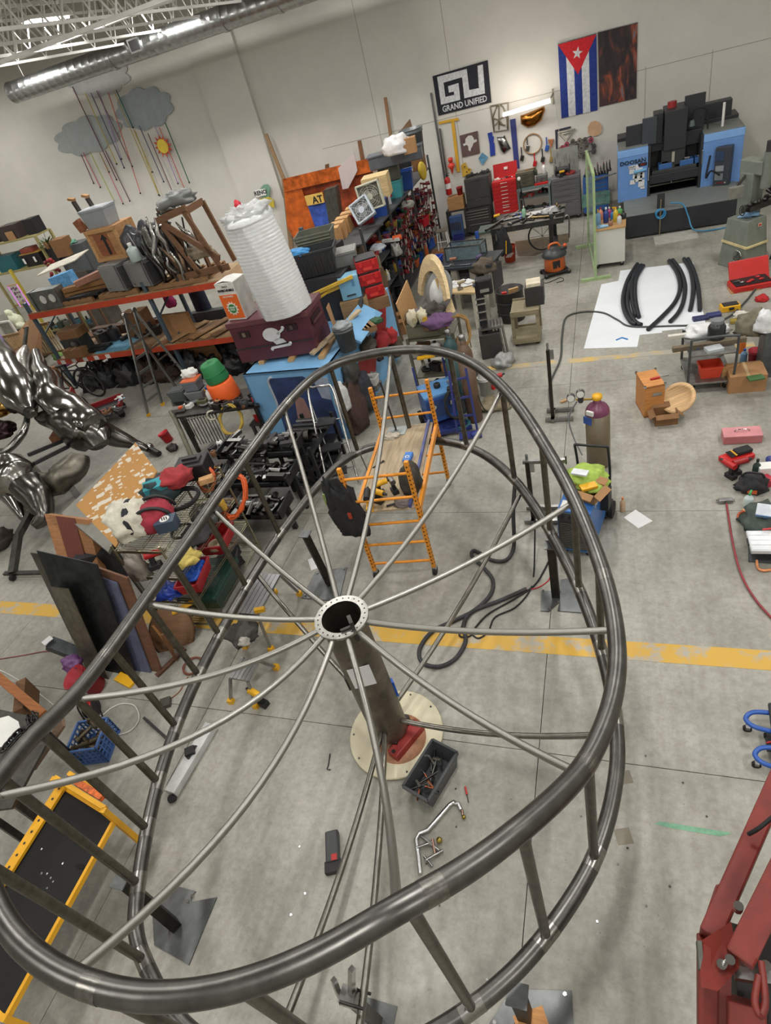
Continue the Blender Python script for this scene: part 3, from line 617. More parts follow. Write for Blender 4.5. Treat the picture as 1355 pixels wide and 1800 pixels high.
tag(MB().box((0,0,.05),(.2,.14,.1),.5).build('blade_box',mat((176,40,60),.5,0,.2,30),None,P(1340,853),bevel=.004),'red and blue product carton beside the green bottle','box')
tag(MB().box((0,0,.09),(.2,.14,.18),.1).build('white_box',WHITE,None,P(1345,838),bevel=.006),'plain white box behind the red product carton','box')
bucket('small navy blue bucket at the right edge',P(1354,825),.07,.16,plast((40,54,120)))
heap('dark green tarp bundle at the right edge',P(1346,925),(.24,.26,.17),cloth((70,80,74)),23,'tarp','tarp_bundle')
hose('ratchet_strap','rust orange strap curled left of the tarp bundle','strap',[(1318,926),(1304,918),(1297,910),(1300,902),(1312,899),(1328,902)],.014,cloth((176,88,56)),.02)
hose('lifting_strap','pale orange strap running under the black plate','strap',[(1304,896),(1312,900),(1314,914),(1322,930)],.012,cloth((226,158,110)),.03)
hose('loose_strap','orange strap end below the black plate','strap',[(1330,985),(1332,998),(1342,1003),(1362,1000)],.014,cloth((226,150,100)),.016)
tag(MB().prism([tuple(P(*q).xy) for q in ((1314,916),(1400,918),(1400,995),(1315,988))],0,.02).build('rubber_plate',mat((66,72,74),.6)),'black rectangular plate on the floor under plastic organizers','plate')
for i in range(4):
    t=thing('parts_organizer',['clear parts organizer at the bottom of the stack on the black plate','clear parts organizer second from the bottom of its stack','clear parts organizer third in the stack on the plate','clear parts organizer topmost of the stack on the plate'][i],'organizer',P(1344,972,.02+i*.05),R_(-2+i))
    MB().box((.02,.14,.024),(.3,.32,.045)).build('organizer_case',mat((170,160,120) if i < 2 else (198,200,200),.3,alpha=1),t,bevel=.006)
    for k in range(4): MB().box((.02,.03+k*.075,.048),(.27,.06,.004)).build('compartment',mat((214,218,222),.3),t)
    MB().box((-.135,.14,.024),(.015,.1,.025)).build('latch',DARK,t)
t=thing('clear_case','tilted clear plastic case with blue edges on the organizer stack','case',P(1350,905,.24),R_(-15));MB().box((0,.04,.02),(.24,.16,.035),rx=.3).build('case_shell',mat((200,206,214),.3),t,bevel=.006);MB().box((0,-.04,.0),(.24,.01,.04),rx=.3).build('case_edge',plast((110,140,180)),t)
rnd_tool(P(1358,930,.24),'wrench',RED,RED,'small red tool on the clear parts organizers',.2)
o=MB().tube(catmull([P(x,y,.02) for x,y in ((1277,886),(1282,920),(1290,965),(1303,1010),(1325,1050),(1355,1085),(1400,1130))],8),.012,8);t=thing('air_hose','dark red air hose with steel coupling lying on the bare floor','hose',(0,0,0));o.build('hose_line',mat((140,50,58),.5),t);c=P(1275,880,.03)
MB().box(c,(.15,.06,.05),.1).build('coupling',STEEL,t,bevel=.008);MB().cyl(c+Vector((-.1,0,0)),c+Vector((.1,0,0)),.016,n=8).build('coupling_bar',CHROME,t)
# blue creepers cut by the right edge
for i,(px,py,l) in enumerate(((1335,1277,'black mechanic creeper with blue tube frame, upper one at the right edge'),(1352,1340,'black mechanic creeper with blue tube frame, lower one at the right edge'))):
    b=P(px,py);t=thing('creeper',l,'creeper',b,R_(-4));BL=plast((44,88,170),.3)
    MB().tube(catmull([(.1,.06,.14),(-.06,.04,.14),(-.12,-.03,.13),(-.06,-.1,.14),(.1,-.12,.14)],6),.02,8).build('tube_frame',BL,t)
    MB().box((.3,-.02,.17),(.5,.3,.04)).build('pad',mat((40,42,46),.6),t,bevel=.012)
    for x,y in ((-.1,-.06),(.05,-.1),(.45,-.1),(.45,.08)): caster(t,x,y,.035)
    if i == 0: MB().box((.12,-.2,.07),(.2,.12,.02)).build('lower_tray',DARK,t);MB().tube(catmull([(.02,-.2,.09),(.1,-.17,.09),(.1,-.24,.09),(.2,-.22,.09)],4),.008,6).build('red_cord',RED,t)
    else: heap(None,(.14,-.0,.19),(.08,.06,.04),cloth((120,200,60)),4,name='green_rag',par=t)
# --- red lift arms, bottom right, nearest to the camera
LR=mat((118,37,28),.5,0,.35,5,.05);t=thing('scissor_lift','red steel lift arms with pinned joints close to the camera','lift',P(1330,1650,1.2));o0=t.location.copy()
def lp(x,y,z): return P(x,y,z)-o0
MB().bar(lp(1246,1650,1.35),lp(1400,1300,1.5),.10,.2).build('lift_arm',LR,t,bevel=.01)
MB().bar(lp(1298,1690,1.55),lp(1430,1420,1.72),.12,.26).build('lift_arm',LR,t,bevel=.01)
MB().bar(lp(1250,1650,1.3),lp(1252,1900,1.0),.13,.12).build('lift_arm',LR,t,bevel=.01)
MB().bar(lp(1310,1760,1.35),lp(1312,1900,1.2),.16,.12).build('lift_arm',LR,t,bevel=.01)
MB().bar(lp(1290,1710,1.55),lp(1380,1725,1.55),.05,.05).build('cross_shaft',STEEL,t);MB().bar(lp(1350,1640,1.15),lp(1362,1900,.95),.34,.3).build('lift_body',mat((34,30,28),.7),t);MB().bar(lp(1272,1640,1.38),lp(1268,1900,1.05),.05,.2).build('lift_arm',mat((104,34,26),.55),t)
MB().add([lp(*q) for q in ((1258,1555,1.45),(1290,1550,1.45),(1268,1625,1.4),(1235,1622,1.4),(1258,1555,1.37),(1290,1550,1.37),(1268,1625,1.32),(1235,1622,1.32))],[(0,1,2,3),(7,6,5,4),(0,4,5,1),(1,5,6,2),(2,6,7,3),(3,7,4,0)]).build('guard_plate',LR,t,bevel=.008)
MB().add([lp(*q) for q in ((1285,1620,1.66),(1300,1700,1.62),(1262,1742,1.55),(1232,1735,1.5),(1230,1655,1.5),(1285,1620,1.64),(1300,1700,1.6),(1262,1742,1.53),(1232,1735,1.48),(1230,1655,1.48))],[(0,1,2,3,4),(9,8,7,6,5)]+[(i,5+i,5+(i+1) % 5,(i+1) % 5) for i in range(5)]).build('joint_plate',LR,t)
for q in ((1267,1698,1.58),(1297,1596,1.68),(1282,1690,1.63),(1345,1700,1.6)): MB().cyl(lp(*q)-Vector((.0,.0,.02)),lp(*q)+Vector((0,0,.03)),.022,n=10).build('pivot_bolt',CHROME,t)
MB().tube(catmull([lp(1316,1466,1.6),lp(1335,1455,1.68),lp(1365,1430,1.72)],5),.012,6).build('hydraulic_line',RUB,t)
MB().tube(catmull([lp(1338,1690,1.72),lp(1345,1760,1.72),lp(1336,1785,1.72),lp(1327,1760,1.72),lp(1334,1715,1.72)],5),.016,6).build('chain_link',LR,t)
MB().bar(lp(1228,1655,1.48),lp(1232,1705,1.46),.02,.08).build('rubber_pad',mat((90,92,84),.7),t)
# ================================================================== back wall and what hangs on it
random.seed(5)
WY=19.745
def wp(pxs,Y,th,m,name,parent=None,label=None,cat=None,group=None,org=None):
    pts=[PY(x,y,Y) for x,y in pxs];c=sum(pts,Vector())/len(pts) if org is None else Vector(org)
    o=MB().slab([(p.x-c.x,p.z-c.z) for p in pts],0,th).build(name,m,parent,(c.x,Y,c.z) if parent is None else (c.x-parent.location.x,Y-parent.location.y,c.z-parent.location.z))
    if label: tag(o,label,cat,group)
    return o
def text(s,size,m,name,parent,loc,rot,ext=.002,sx=1.0,bold=.0):
    cu=bpy.data.curves.new('t','FONT');cu.body=s;cu.size=size;cu.extrude=ext;cu.align_x='CENTER';cu.align_y='CENTER';cu.offset=bold;cu.resolution_u=2
    ob=bpy.data.objects.new('t',cu);C.objects.link(ob);dg=bpy.context.evaluated_depsgraph_get();me=bpy.data.meshes.new_from_object(ob.evaluated_get(dg));bpy.data.objects.remove(ob)
    me.materials.clear();me.materials.append(m);o=bpy.data.objects.new(name,me);C.objects.link(o);o.parent=parent;o.location=loc;o.rotation_euler=rot;o.scale=(sx,1,1);return o
FACE=(R_(90),0,0)                       # lettering facing the camera side (-Y)
def zz(ox,oy,sc,L): return [(ox+x/sc,oy+y/sc) for x,y in L]
A=lambda L: zz(740,60,3.985,L)
NAVY=cloth((38,38,46),.1);WCL=cloth((206,208,210),.05)
t=thing('wall_banner','dark banner with white block letters GU above the tool chests','banner',PY(815,155,WY-.02))
wp([(760,134),(857,105.7),(863.7,180),(770.5,203.5)],WY-.02,.012,NAVY,'banner_cloth',t)
wp(A([(112,300),(320,243),(337,392),(405,378),(395,222),(432,212),(448,415),(303,450),(287,302),(157,340),(170,440),(232,425),(230,402),(195,410),(188,365),(262,342),(275,460),(140,495)]),WY-.023,.004,WCL,'letter_mark',t)
pa,pb=PY(778,192,WY),PY(856,173.5,WY);wdt=(pb-pa).length
o=text('GRAND UNIFIED',.2,WCL,'lettering',t,(pa+pb)/2-t.location+Vector((0,-.022,0)),FACE,.002,1,.004);o.scale.x=wdt/max(.01,o.dimensions.x)
t=thing('striped_flag','flag with blue and white stripes, red triangle and white star','flag',PY(1015,135,WY-.02))
c0,c1,c2,c3=PY(980.4,78.8,WY),PY(1047.4,60,WY),PY(1051,193,WY),PY(987.2,208,WY)
fx0,fx1,fz0,fz1=(c0.x+c3.x)/2,(c1.x+c2.x)/2,(c2.z+c3.z)/2,(c0.z+c1.z)/2;L=t.location
for i in range(5):
    xa=fx0+(fx1-fx0)*i/5;xb=fx0+(fx1-fx0)*(i+1)/5;MB().slab([(xa-L.x,fz0-L.z),(xb-L.x,fz0-L.z),(xb-L.x,fz1-L.z),(xa-L.x,fz1-L.z)],0,.01).build('stripe',cloth((36,56,132),.05) if i % 2 == 0 else WCL,t)
MB().slab([(fx0-L.x,fz1-L.z),((fx0+fx1)/2-L.x,fz1-L.z-.66*(fx1-fx0)*1.2),(fx1-L.x,fz1-L.z)],-.004,.002).build('triangle',cloth((196,36,44),.05),t)
st=[]
for k in range(10):
    a=math.pi/2+k*math.pi/5-.2;r=.135 if k % 2 == 0 else .054;st.append(((fx0+fx1)/2-L.x+r*math.cos(a),fz1-L.z-.28+r*math.sin(a)))
MB().slab(st,-.008,-.004).build('star',WCL,t)
# abstract dark painting on cloth
m=bpy.data.materials.new('abstract_paint');m.use_nodes=True;nt=m.node_tree;b=nt.nodes['Principled BSDF'];tc=nt.nodes.new('ShaderNodeTexCoord');mp=nt.nodes.new('ShaderNodeMapping');mp.inputs['Scale'].default_value=(2.6,1,1.1);mp.inputs['Rotation'].default_value=(0,.6,0)
n=nt.nodes.new('ShaderNodeTexNoise');n.inputs['Scale'].default_value=1.3;n.inputs['Detail'].default_value=8;n.inputs['Distortion'].default_value=1.2;r=nt.nodes.new('ShaderNodeValToRGB');e=r.color_ramp.elements
e[0].position=.3;e[0].color=(*lin((34,32,36)),1);e[1].position=.5;e[1].color=(*lin((58,48,50)),1)
for ps,cc in ((.57,(92,56,50)),(.63,(150,76,50)),(.72,(110,112,120))): x=e.new(ps);x.color=(*lin(cc),1)
nt.links.new(tc.outputs['Object'],mp.inputs[0]);nt.links.new(mp.outputs[0],n.inputs['Vector']);nt.links.new(n.outputs['Fac'],r.inputs[0]);nt.links.new(r.outputs[0],b.inputs['Base Color']);b.inputs['Roughness'].default_value=.8
t=thing('wall_tapestry','dark abstract painted cloth hanging right of the striped flag','tapestry',PY(1085,115,WY-.02))
wp([(1050.6,58),(1120.5,40.5),(1118.5,172.5),(1053.5,188)],WY-.02,.012,m,'painted_cloth',t);a,bq=PY(1050,57,WY-.03)-t.location,PY(1121,39.5,WY-.03)-t.location;MB().cyl(a,bq,.012,n=8).build('hanging_rod',STEEL,t)
a,bq=PY(980,77.5,WY-.03),PY(1048,58.5,WY-.03);tag(MB().cyl((a-bq)/2,(bq-a)/2,.012,n=8).build('flag_rod',STEEL,None,(a+bq)/2),'thin rod holding the top of the striped flag','rod')
# fluorescent shop light on bracket
a,bq=PY(884,203,18.9),PY(967,178,18.9);t=thing('shop_light','lit fluorescent tube light reaching out over the tool chests','lamp',(a+bq)/2);d=(bq-a)/2
MB().cyl(-d,d,.035,n=12).build('lit_tube',mat((255,244,236),.4,emit=9),t);MB().bar(-d+Vector((0,.06,.04)),d+Vector((0,.06,.04)),.07,.04).build('lamp_housing',WST,t)
a2=PY(972,164,WY-.1)-t.location;MB().bar(d+Vector((0,.05,.03)),a2,.03).build('bracket_arm',mat((120,116,100),.5),t);MB().bar(a2+Vector((0,0,.1)),a2+Vector((0,0,-.25)),.05,.04).build('bracket_post',mat((120,116,100),.5),t)
MB().tube(catmull([a2,a2+Vector((.06,0,-.4)),a2+Vector((.1,.02,-.9)),a2+Vector((.05,.02,-1.3))],6),.008,5).build('lamp_cord',mat((200,198,190),.6),t)
l=bpy.data.lights.new('lamp','AREA');l.shape='RECTANGLE';l.size=1.4;l.size_y=.08;l.energy=32;l.color=(1,.9,.8);o=bpy.data.objects.new('lamp',l);C.objects.link(o);o.parent=t;o.location=(0,-.05,-.05);o.rotation_euler=(R_(-25),math.atan2(-d.z,d.x)*0,0)
l=bpy.data.lights.new('lamp','AREA');l.shape='RECTANGLE';l.size=1.4;l.size_y=.08;l.energy=20;l.color=(1,.9,.8);o=bpy.data.objects.new('lamp',l);C.objects.link(o);o.parent=t;o.location=(0,.05,.08);o.rotation_euler=(R_(140),0,0)
# hung things, outlines in wall coordinates
GOLD=metalm((170,112,50),.22,.3,5,.3);SILV=metalm((150,150,146),.2,.25,5,.3)
def puff(label,pxs,m,th=.14):
    pts=[PY(x,y,WY) for x,y in pxs];c=sum(pts,Vector())/len(pts);vs=[];k=len(pts)
    for s,y in ((1,0),(1,-.02),(.85,-th*.7),(.5,-th),(0.001,-th*1.1)): vs+=[((p.x-c.x)*s,y,(p.z-c.z)*s) for p in pts]
    fs=[(j*k+i,j*k+(i+1) % k,(j+1)*k+(i+1) % k,(j+1)*k+i) for j in range(4) for i in range(k)]
    o=MB().add(vs,fs,True).build('inflated_form',m,None,(c.x,WY,c.z));return tag(o,label,'sculpture')
puff('crumpled copper pillow form glowing under the shop light',A([(695,570),(740,555),(800,530),(862,505),(868,530),(845,600),(800,640),(745,656),(700,630)]),GOLD)
puff('silver inflated metal pillow on the wall left of the blue board',A([(530,720),(575,718),(585,705),(600,740),(630,800),(600,822),(585,838),(560,820),(545,770)]),SILV,.1)
BLUP=plast((52,60,116)); 
wp(A([(622,600),(660,592),(690,940),(655,935)]),WY-.03,.03,BLUP,'blue_board',None,'tall dark blue board on the wall between the tool chests','board')
wp(A([(465,695),(497,686),(500,715),(510,718),(508,760),(515,765),(520,848),(500,850),(485,858),(480,770)]),WY-.03,.02,plast((40,62,150)),'torn_strip',None,'torn bright blue strip hanging left of the silver pillow','strip')
wp(A([(270,712),(395,678),(412,833),(290,862)]),WY-.03,.02,mat((96,74,72),.6,0,.2),'stencil_plate',None,'square brown steel plate with a skull-shaped white cut-out','plate')
wp(A([(310,735),(330,712),(355,710),(368,728),(372,742),(388,735),(390,752),(365,765),(362,780),(350,800),(345,822),(332,812),(330,785),(318,775),(300,785),(292,770),(310,765)]),WY-.035,.006,WALLM,'skull_cutout',bpy.data.objects['stencil_plate'])
t=thing('drafting_square','large yellow T-square hanging on the wall','T-square',PY(791,250,WY-.03));YW=plast((212,164,52))
wp(A([(122,615),(260,585),(263,603),(124,632)]),WY-.04,.02,YW,'square_head',t);wp(A([(208,600),(230,596),(272,965),(252,968)]),WY-.035,.02,YW,'square_blade',t)
t=thing('arched_tracery','small gothic arched metal frame mounted under the dark banner','frame',PY(877,205,WY-.03));GF=metalm((140,130,110),.45)
for L_ in ([(487,505),(610,480),(608,670),(512,685),(487,505)],[(512,680),(505,580),(530,510),(548,492),(575,510),(600,570),(605,665)],[(505,590),(540,600),(600,570)],[(548,492),(545,670)],[(520,640),(545,600),(575,640)],[(545,560),(555,630),(590,640)]):
    MB().tube([PY(x,y,WY-.03)-t.location for x,y in A(L_)],.018,6).build('frame_bar',GF,t)
t=thing('hoop','wooden hoop hanging on the wall above the workbench','hoop',PY(936,253,WY-.03));MB().torus((0,0,0),.245,.018,28,8,'y').build('hoop_ring',wood((150,120,84)),t)
wp(A([(402,870),(428,830),(470,862),(430,920)]),WY-.03,.02,mat((90,140,170),.5,0,.5,12),'painted_tile',None,'small tilted blue painted tile on the wall','tile')
t=thing('yellow_mask','yellow star-shaped cut plate above the black tool chest','plate',PY(818,297,WY-.03));wp(A([(280,918),(310,898),(325,935),(352,945),(340,985),(290,1000)]),WY-.03,.02,mat((202,162,60),.5,0,.2),'mask_plate',t)
for q in ((305,930),(320,965),(335,950)): c=PY(*A([q])[0],WY-.036)-t.location;MB().cyl(c,c+Vector((0,.01,0)),.02,n=8).build('punch_hole',DARK,t)
t=thing('red_float','red plastic rocket-shaped float hanging by the yellow T-square','float',PY(793,290,WY-.13)); 
for nm,rs in (('float_top',[(0,.2),(.06,.19),(.075,.14),(.06,.08),(.03,.07)]),('float_body',[(.03,.07),(.09,.02),(.11,-.03),(.05,-.1),(.03,-.18),(0,-.26)])): MB().lathe(rs,14).build(nm,plast((214,66,48)),t)
wp(A([(1168,690),(1169,650),(1190,615),(1222,607),(1250,620),(1267,650),(1262,690),(1238,710),(1205,716),(1180,708)]),WY-.03,.02,mat((196,160,126),.7),'round_board',None,'round tan board on the wall above the abrasive wheel rack','board')
t=thing('steel_square','black L-shaped framing square on the wall','square',PY(985,250,WY-.03));wp(A([(938,672),(1048,645),(1050,657),(955,682),(958,850),(947,856)]),WY-.03,.015,mat((44,44,60),.5),'square_blade',t)
t=thing('wooden_triangle','pale wooden triangle frame inside the framing square','triangle',PY(997,238,WY-.04)); 
for L_ in ([(960,690),(1078,665),(1015,745),(960,690)],[(985,700),(1050,687),(1015,730),(985,700)]): MB().tube([PY(x,y,WY-.04)-t.location for x,y in A(L_)],.022,6).build('frame_side',mat((190,186,172),.6),t)
t=thing('wheel_rack','wire wall rack holding rows of abrasive wheels and brushes','rack',PY(1015,260,WY-.05))
for L_ in ([(965,800),(1190,715)],[(975,870),(1200,815)],[(965,800),(975,870)],[(1190,715),(1200,815)]): MB().tube([PY(x,y,WY-.05)-t.location for x,y in A(L_)],.012,6).build('rack_wire',IRON,t)
k=0
for L_ in ((990,795),(1020,772),(1062,752),(1092,785),(1110,745),(1148,740),(1122,795),(1160,780),(1190,740),(1210,785),(985,855),(1030,825),(1070,820),(1100,850),(1140,845),(1165,845),(1210,820)):
    c=PY(*A([L_])[0],WY-.06);g=thing('abrasive_disc','abrasive wheel with dark hub on the wire wall rack','abrasive wheel',c,0,'abrasive wheels on the wall rack');k+=1
    MB().cyl((0,0,0),(0,-.06,0),.065,n=14).build('wheel_disc',random.choice((mat((90,84,78),.7),mat((120,112,100),.7),mat((150,60,76),.6),mat((70,68,66),.6))),g);MB().cyl((0,-.06,0),(0,-.066,0),.025,n=10).build('wheel_hub',DARK,g)
for i,(q,mm) in enumerate((((745,770),STEEL),((705,840),IRON),((795,880),RED),((850,850),IRON),((880,770),BLUE),((910,850),mat((150,130,80),.6)))):
    c=PY(*A([q])[0],WY-.04);t=thing('hanging_tool',['grey clamp hanging inside the wooden hoop','dark mesh scoop hanging below the hoop','small red cone hanging under the hoop','grey wire brush hanging right of the hoop','small blue tool hanging right of the hoop','brown handled brush hanging beside the framing square'][i],'tool',c)
    MB().box((0,0,.06),(.03,.03,.22)).build('tool_handle',mm,t);MB().box((0,0,-.1),(.1,.04,.14),ry=.3).build('tool_head',mm,t,bevel=.01)
wp(A([(890,742),(928,738),(915,790),(908,795)]),WY-.08,.08,mat((160,100,66),.5),'wall_funnel',None,'small copper funnel hanging on the wall','funnel')
for i,(a,bq,r) in enumerate((((757.6,163),(786,342),.03),((773,226),(786,313),.024))):
    a,bq=PY(*a,WY-.06),PY(*bq,WY-.06);o=MB().cyl((a-bq)/2,(bq-a)/2,r,n=10).build('wall_pipe',metalm((130,132,132),.4),None,(a+bq)/2);tag(o,['long grey conduit pipe standing against the wall left of the banner','shorter grey pipe beside the long conduit on the wall'][i],'pipe')
extinguisher('red fire extinguisher standing on the wooden crate by the wall',PY(790,342,18.75),.55)
# wood sticks and signs left of the shelving
for i,(L_,m) in enumerate((([(464,236),(469,235),(500,312),(495,316)],wood((150,122,90))),([(674,172),(679,171),(689,240),(684,241)],wood((140,104,70))),([(628,248),(634,247),(644,300),(637,300)],wood((124,84,56))),([(571,290),(577,288),(582,330),(574,331)],wood((110,74,50))))):
    wp(L_,WY-.3,.05,m,'wall_batten',None,['forked wooden batten leaning on the wall beside the pilaster','tall thin wooden batten rising behind the trash bag','dark wooden batten rising behind the pink sheet','short dark batten standing before the orange booth'][i],'batten')
wp([(494,310),(500,310),(516,440),(509,445)],WY-.32,.05,wood((150,122,90)),'batten_leg',bpy.data.objects['wall_batten'])
t=thing('town_sign','painted metal sign reading RENO in green and yellow shapes','sign',PY(462,345,19.5))
wp([(457,332),(463,325),(470,324),(474,330),(472,350),(462,352)],19.5,.03,mat((120,160,140),.5),'green_shape',t);wp([(456,350),(472,346),(481,352),(482,365),(474,363),(468,352),(457,356)],19.49,.03,mat((198,180,60),.5),'yellow_shape',t)
wp([(447,334),(466,332),(468,343),(449,347)],19.46,.03,WHITE,'name_board',t);c=PY(457.5,339,19.455)-t.location;text('RENO',.17,BLACK,'lettering',t,c,FACE,.002,1,.004)
# orange booth
OR=mat((184,92,40),.25,0,.6,4.5);t=thing('painted_booth','orange painted plastic booth front with yellow AT sign and blue night scene','booth',PY(560,340,19.2))
wp([(497,315),(655,277),(662,300),(500,338)],19.15,.05,OR,'booth_header',t);wp([(500,338),(530,332),(556,405),(520,425),(505,400)],19.2,.05,mat((198,96,34),.4,0,.5,3),'booth_side',t);wp([(535,345),(566,338),(570,356),(540,362)],19.1,.04,mat((226,186,96),.5),'sign_board',t)
c=PY(558,351,19.095)-t.location;text('AT',.28,BLACK,'lettering',t,c,FACE,.003,1,.006)
for xx in (502,655):
    q=PY(xx,330,19.25);MB().box((q.x-t.location.x,.05,-t.location.z/2),(.07,.07,t.location.z)).build('booth_post',wood((120,84,56)),t)
wp([(541,362),(580,352),(585,400),(556,406)],19.18,.05,mat((60,90,180),.5,0,.6,4),'painted_scene',t);wp([(505,335),(655,300),(662,395),(520,430)],19.3,.04,mat((150,66,36),.4,0,.7,4),'booth_back',t)
wp([(594,296),(622,268),(628,300),(612,331),(602,333)],19.12,.03,mat((206,190,190),.6,0,.06),'pink_sheet',None,'pale pink sheet standing in front of the orange booth','sheet')
wp([(568,335),(589,329),(610,462),(591,466)],18.0,.3,metalm((120,122,116),.45),'metal_sheet_roll',None,'upright rolled grey metal sheet before the orange booth','roll')
# clouds with hanging cords
B=lambda L: zz(0,0,2.946,L)
def cloudpoly(cx,cy,rx,ry,seed,n=9):
    rnd=random.Random(seed);ph=rnd.random()*3;o=[]
    for k in range(n*8):
        a=2*math.pi*k/(n*8);b=.9+.16*abs(math.sin(n*a/2+ph))+.05*math.sin(2*a+ph);x,y=rx*b*math.cos(a),ry*b*math.sin(a);o.append((cx+x,cy+y-.12*x))
    return o
CL=[((505,405,158,100),1,19.71,(176,178,176),'highest grey cut-out cloud half behind the duct'),((455,700,165,100),2,19.70,(158,164,164),'lowest grey cut-out cloud on the left'),((745,562,140,112),3,19.69,(150,158,162),'grey cut-out cloud on the right above the small sun')]
for (cx,cy,rx,ry),s,Y,col,l in CL:
    wp(B(cloudpoly(cx,cy,rx,ry,s)),Y,.03,mat(col,.75,0,.1,4),'cloud_cutout',None,l,'cloud')
cols=[(110,60,84),(196,178,92),(96,92,120),(130,90,104),(176,150,196),(206,120,110),(40,104,84),(188,172,110),(206,110,124),(120,70,90),(170,190,90),(150,130,70)]
SG=[((375,450),(605,930)),((440,480),(600,850)),((470,480),(640,870)),((500,470),(690,860)),((510,470),(605,830)),((560,480),(690,1010)),((600,465),(690,660)),((590,470),(820,1010)),((430,790),(520,970)),((420,800),(480,950)),((465,785),(590,1040)),((515,790),(565,890)),((545,780),(675,1040)),((700,680),(815,1015)),((720,650),(850,940)),((765,690),(895,1000)),((800,650),(920,950)),((825,660),(955,975)),((855,635),(980,945)),((690,670),(790,890)),((520,800),(635,1055))]
for i,(a,bq) in enumerate(SG):
    a,bq=PY(*B([a])[0],19.66-.02*(i % 4)),PY(*B([bq])[0],19.66-.02*(i % 4));bq.x=a.x+(bq.x-a.x)*.6
    t=thing('hanging_string','thin beaded coloured cord hanging from the grey clouds','cord',bq,0,'cords hanging from the clouds');MB().cyl((0,0,0),a-bq,.016,n=5).build('cord_line',mat(cols[i % 12],.7),t);MB().ball((0,0,0),.03,8,6).build('bead',DARK,t)
t=thing('sun_cutout','small yellow sun with red pointed rays on the wall','sun',PY(*B([(843,757)])[0],19.64));sr=[]
for k in range(24): a=2*math.pi*k/24;r=.33 if k % 2 == 0 else .19;sr.append((r*math.cos(a),r*math.sin(a)))
MB().slab(sr,0,.02).build('sun_rays',mat((200,80,44),.6),t);MB().slab([(.2*math.cos(2*math.pi*k/20),.2*math.sin(2*math.pi*k/20)) for k in range(20)],-.012,0).build('sun_disc',mat((232,206,70),.6),t)
# ================================================================== tool chest row
def FYp(xl,xr,ytop,ybot,Y):          # front rectangle on plane Y from pixels; stands at z0
    a,b=PY(xl,ybot,Y),PY(xr,ybot,Y);top=PY((xl+xr)/2,ytop,Y);return a,b,top
def chest_px(label,xl,xr,yt,Y,m,rows,d=.55,z0=0,**k):
    a,b=PY(xl,yt,Y),PY(xr,yt-(xr-xl)*.25,Y);h=(a.z+b.z)/2-z0;return chest(label,(Vector(((a.x+b.x)/2,Y,z0)),0,abs(b.x-a.x),h),d,m,rows,**k),(a.x,b.x,h+z0)
BLK=mat((54,54,52),.5,0,.1);CREAM=mat((214,206,196),.4)
_,e=chest_px('black roller tool cabinet with bright drawer pulls left of the red chest',815,861,372,18.6,BLK,[1,1,1,2,3],pull=CHROME)
_,e2=chest_px('black machinist top chest stacked on the black roller cabinet',815,858,318,18.65,mat((62,62,60),.5,0,.1),[3,1.2],z0=e[2],feet=.01,pull=STEEL)
random.seed(51)
for i in range(7):
    x=e2[0]+.1+i*.09;heap(['dark socket tray','black clamp','grey hand plane','dark spanner bundle','black rubber mallet head','grey drill chuck','dark pipe fitting'][i]+' on top of the black machinist chest',(x,18.85+random.uniform(0,.2),e2[2]),(.06,.06,.06),random.choice((BLACK,DARK,IRON)),i,'tool','loose_tool',amp=.6,n=10)
t,e=chest_px('tall bright red tool chest with many thin drawers',864,906,323,18.6,RED,[1,1,1,1,1,1,.5,1,1,1,2.5],pull=CREAM)
MB().box((0,.55,e[2]+.16),(e[1]-e[0],.04,.34),rx=-.12).build('open_lid',plast((170,26,30)),t);MB().box((.02,.52,e[2]+.2),(.1,.02,.06)).build('lid_badge',WHITE,t)
for i in range(10):
    heap('small silver or red part lying in the open top of the red chest',((e[0]+.08)+i*.065,18.75+random.uniform(0,.2),e[2]),(.035,.035,.035),random.choice((STEEL,RED,WHITE,CHROME)),i,'tool part','tool_part',amp=.5,n=8)['group']='parts in the red chest lid'
# workbench between
a,b=PY(907,335,18.6),PY(967,321,18.6);bw=b.x-a.x;bz=(a.z+b.z)/2
t=thing('workbench','steel framed workbench with open shelves between red and grey tool chests','workbench',((a.x+b.x)/2,18.6,0));GB=mat((104,118,116),.5)
MB().box((0,.35,bz-.03),(bw,.7,.06)).build('bench_top',GB,t)
for z in (.35,.75): MB().box((0,.35,z),(bw-.06,.66,.03)).build('shelf',mat((84,88,86),.6),t)
for sx in (-1,1):
    for y in (.04,.66): MB().box((sx*(bw/2-.04),y,bz/2-.03),(.05,.05,bz-.06)).build('leg',GB,t)
random.seed(8)
for i in range(26):
    x=a.x+.1+random.random()*(bw-.2);z=random.choice((.365,.765));mm=random.choice((IRON,STEEL,DARK,mat((70,84,80),.6),mat((130,40,38),.5)));p=(x,18.68+random.random()*.45,z)
    heap('dark grimy machine part on the shelves under the workbench',p,(random.uniform(.04,.1),.06,random.uniform(.04,.09)),mm,i,'machine part','machine_part',amp=.7,n=10)['group']='parts on the workbench shelves'
F=(Vector((a.x+bw*.27,18.68,bz)),0,bw*.52,.38);chest('dark olive machinist tool box on the left of the workbench',F,.35,mat((84,80,64),.5,0,.15),[1,1,1],feet=.01,pull=STEEL,name='machinist_box')
F=(Vector((a.x+bw*.74,18.75,bz)),0,bw*.32,.2);chest('small grey drawer box on the right of the workbench',F,.3,mat((96,98,94),.5),[1,1],feet=.01,pull=STEEL,name='drawer_box')
tag(MB().box((0,0,.02),(.36,.12,.04)).build('red_tray',RED,None,(b.x-.24,18.68,bz)),'narrow red tray at the front of the workbench','tray')
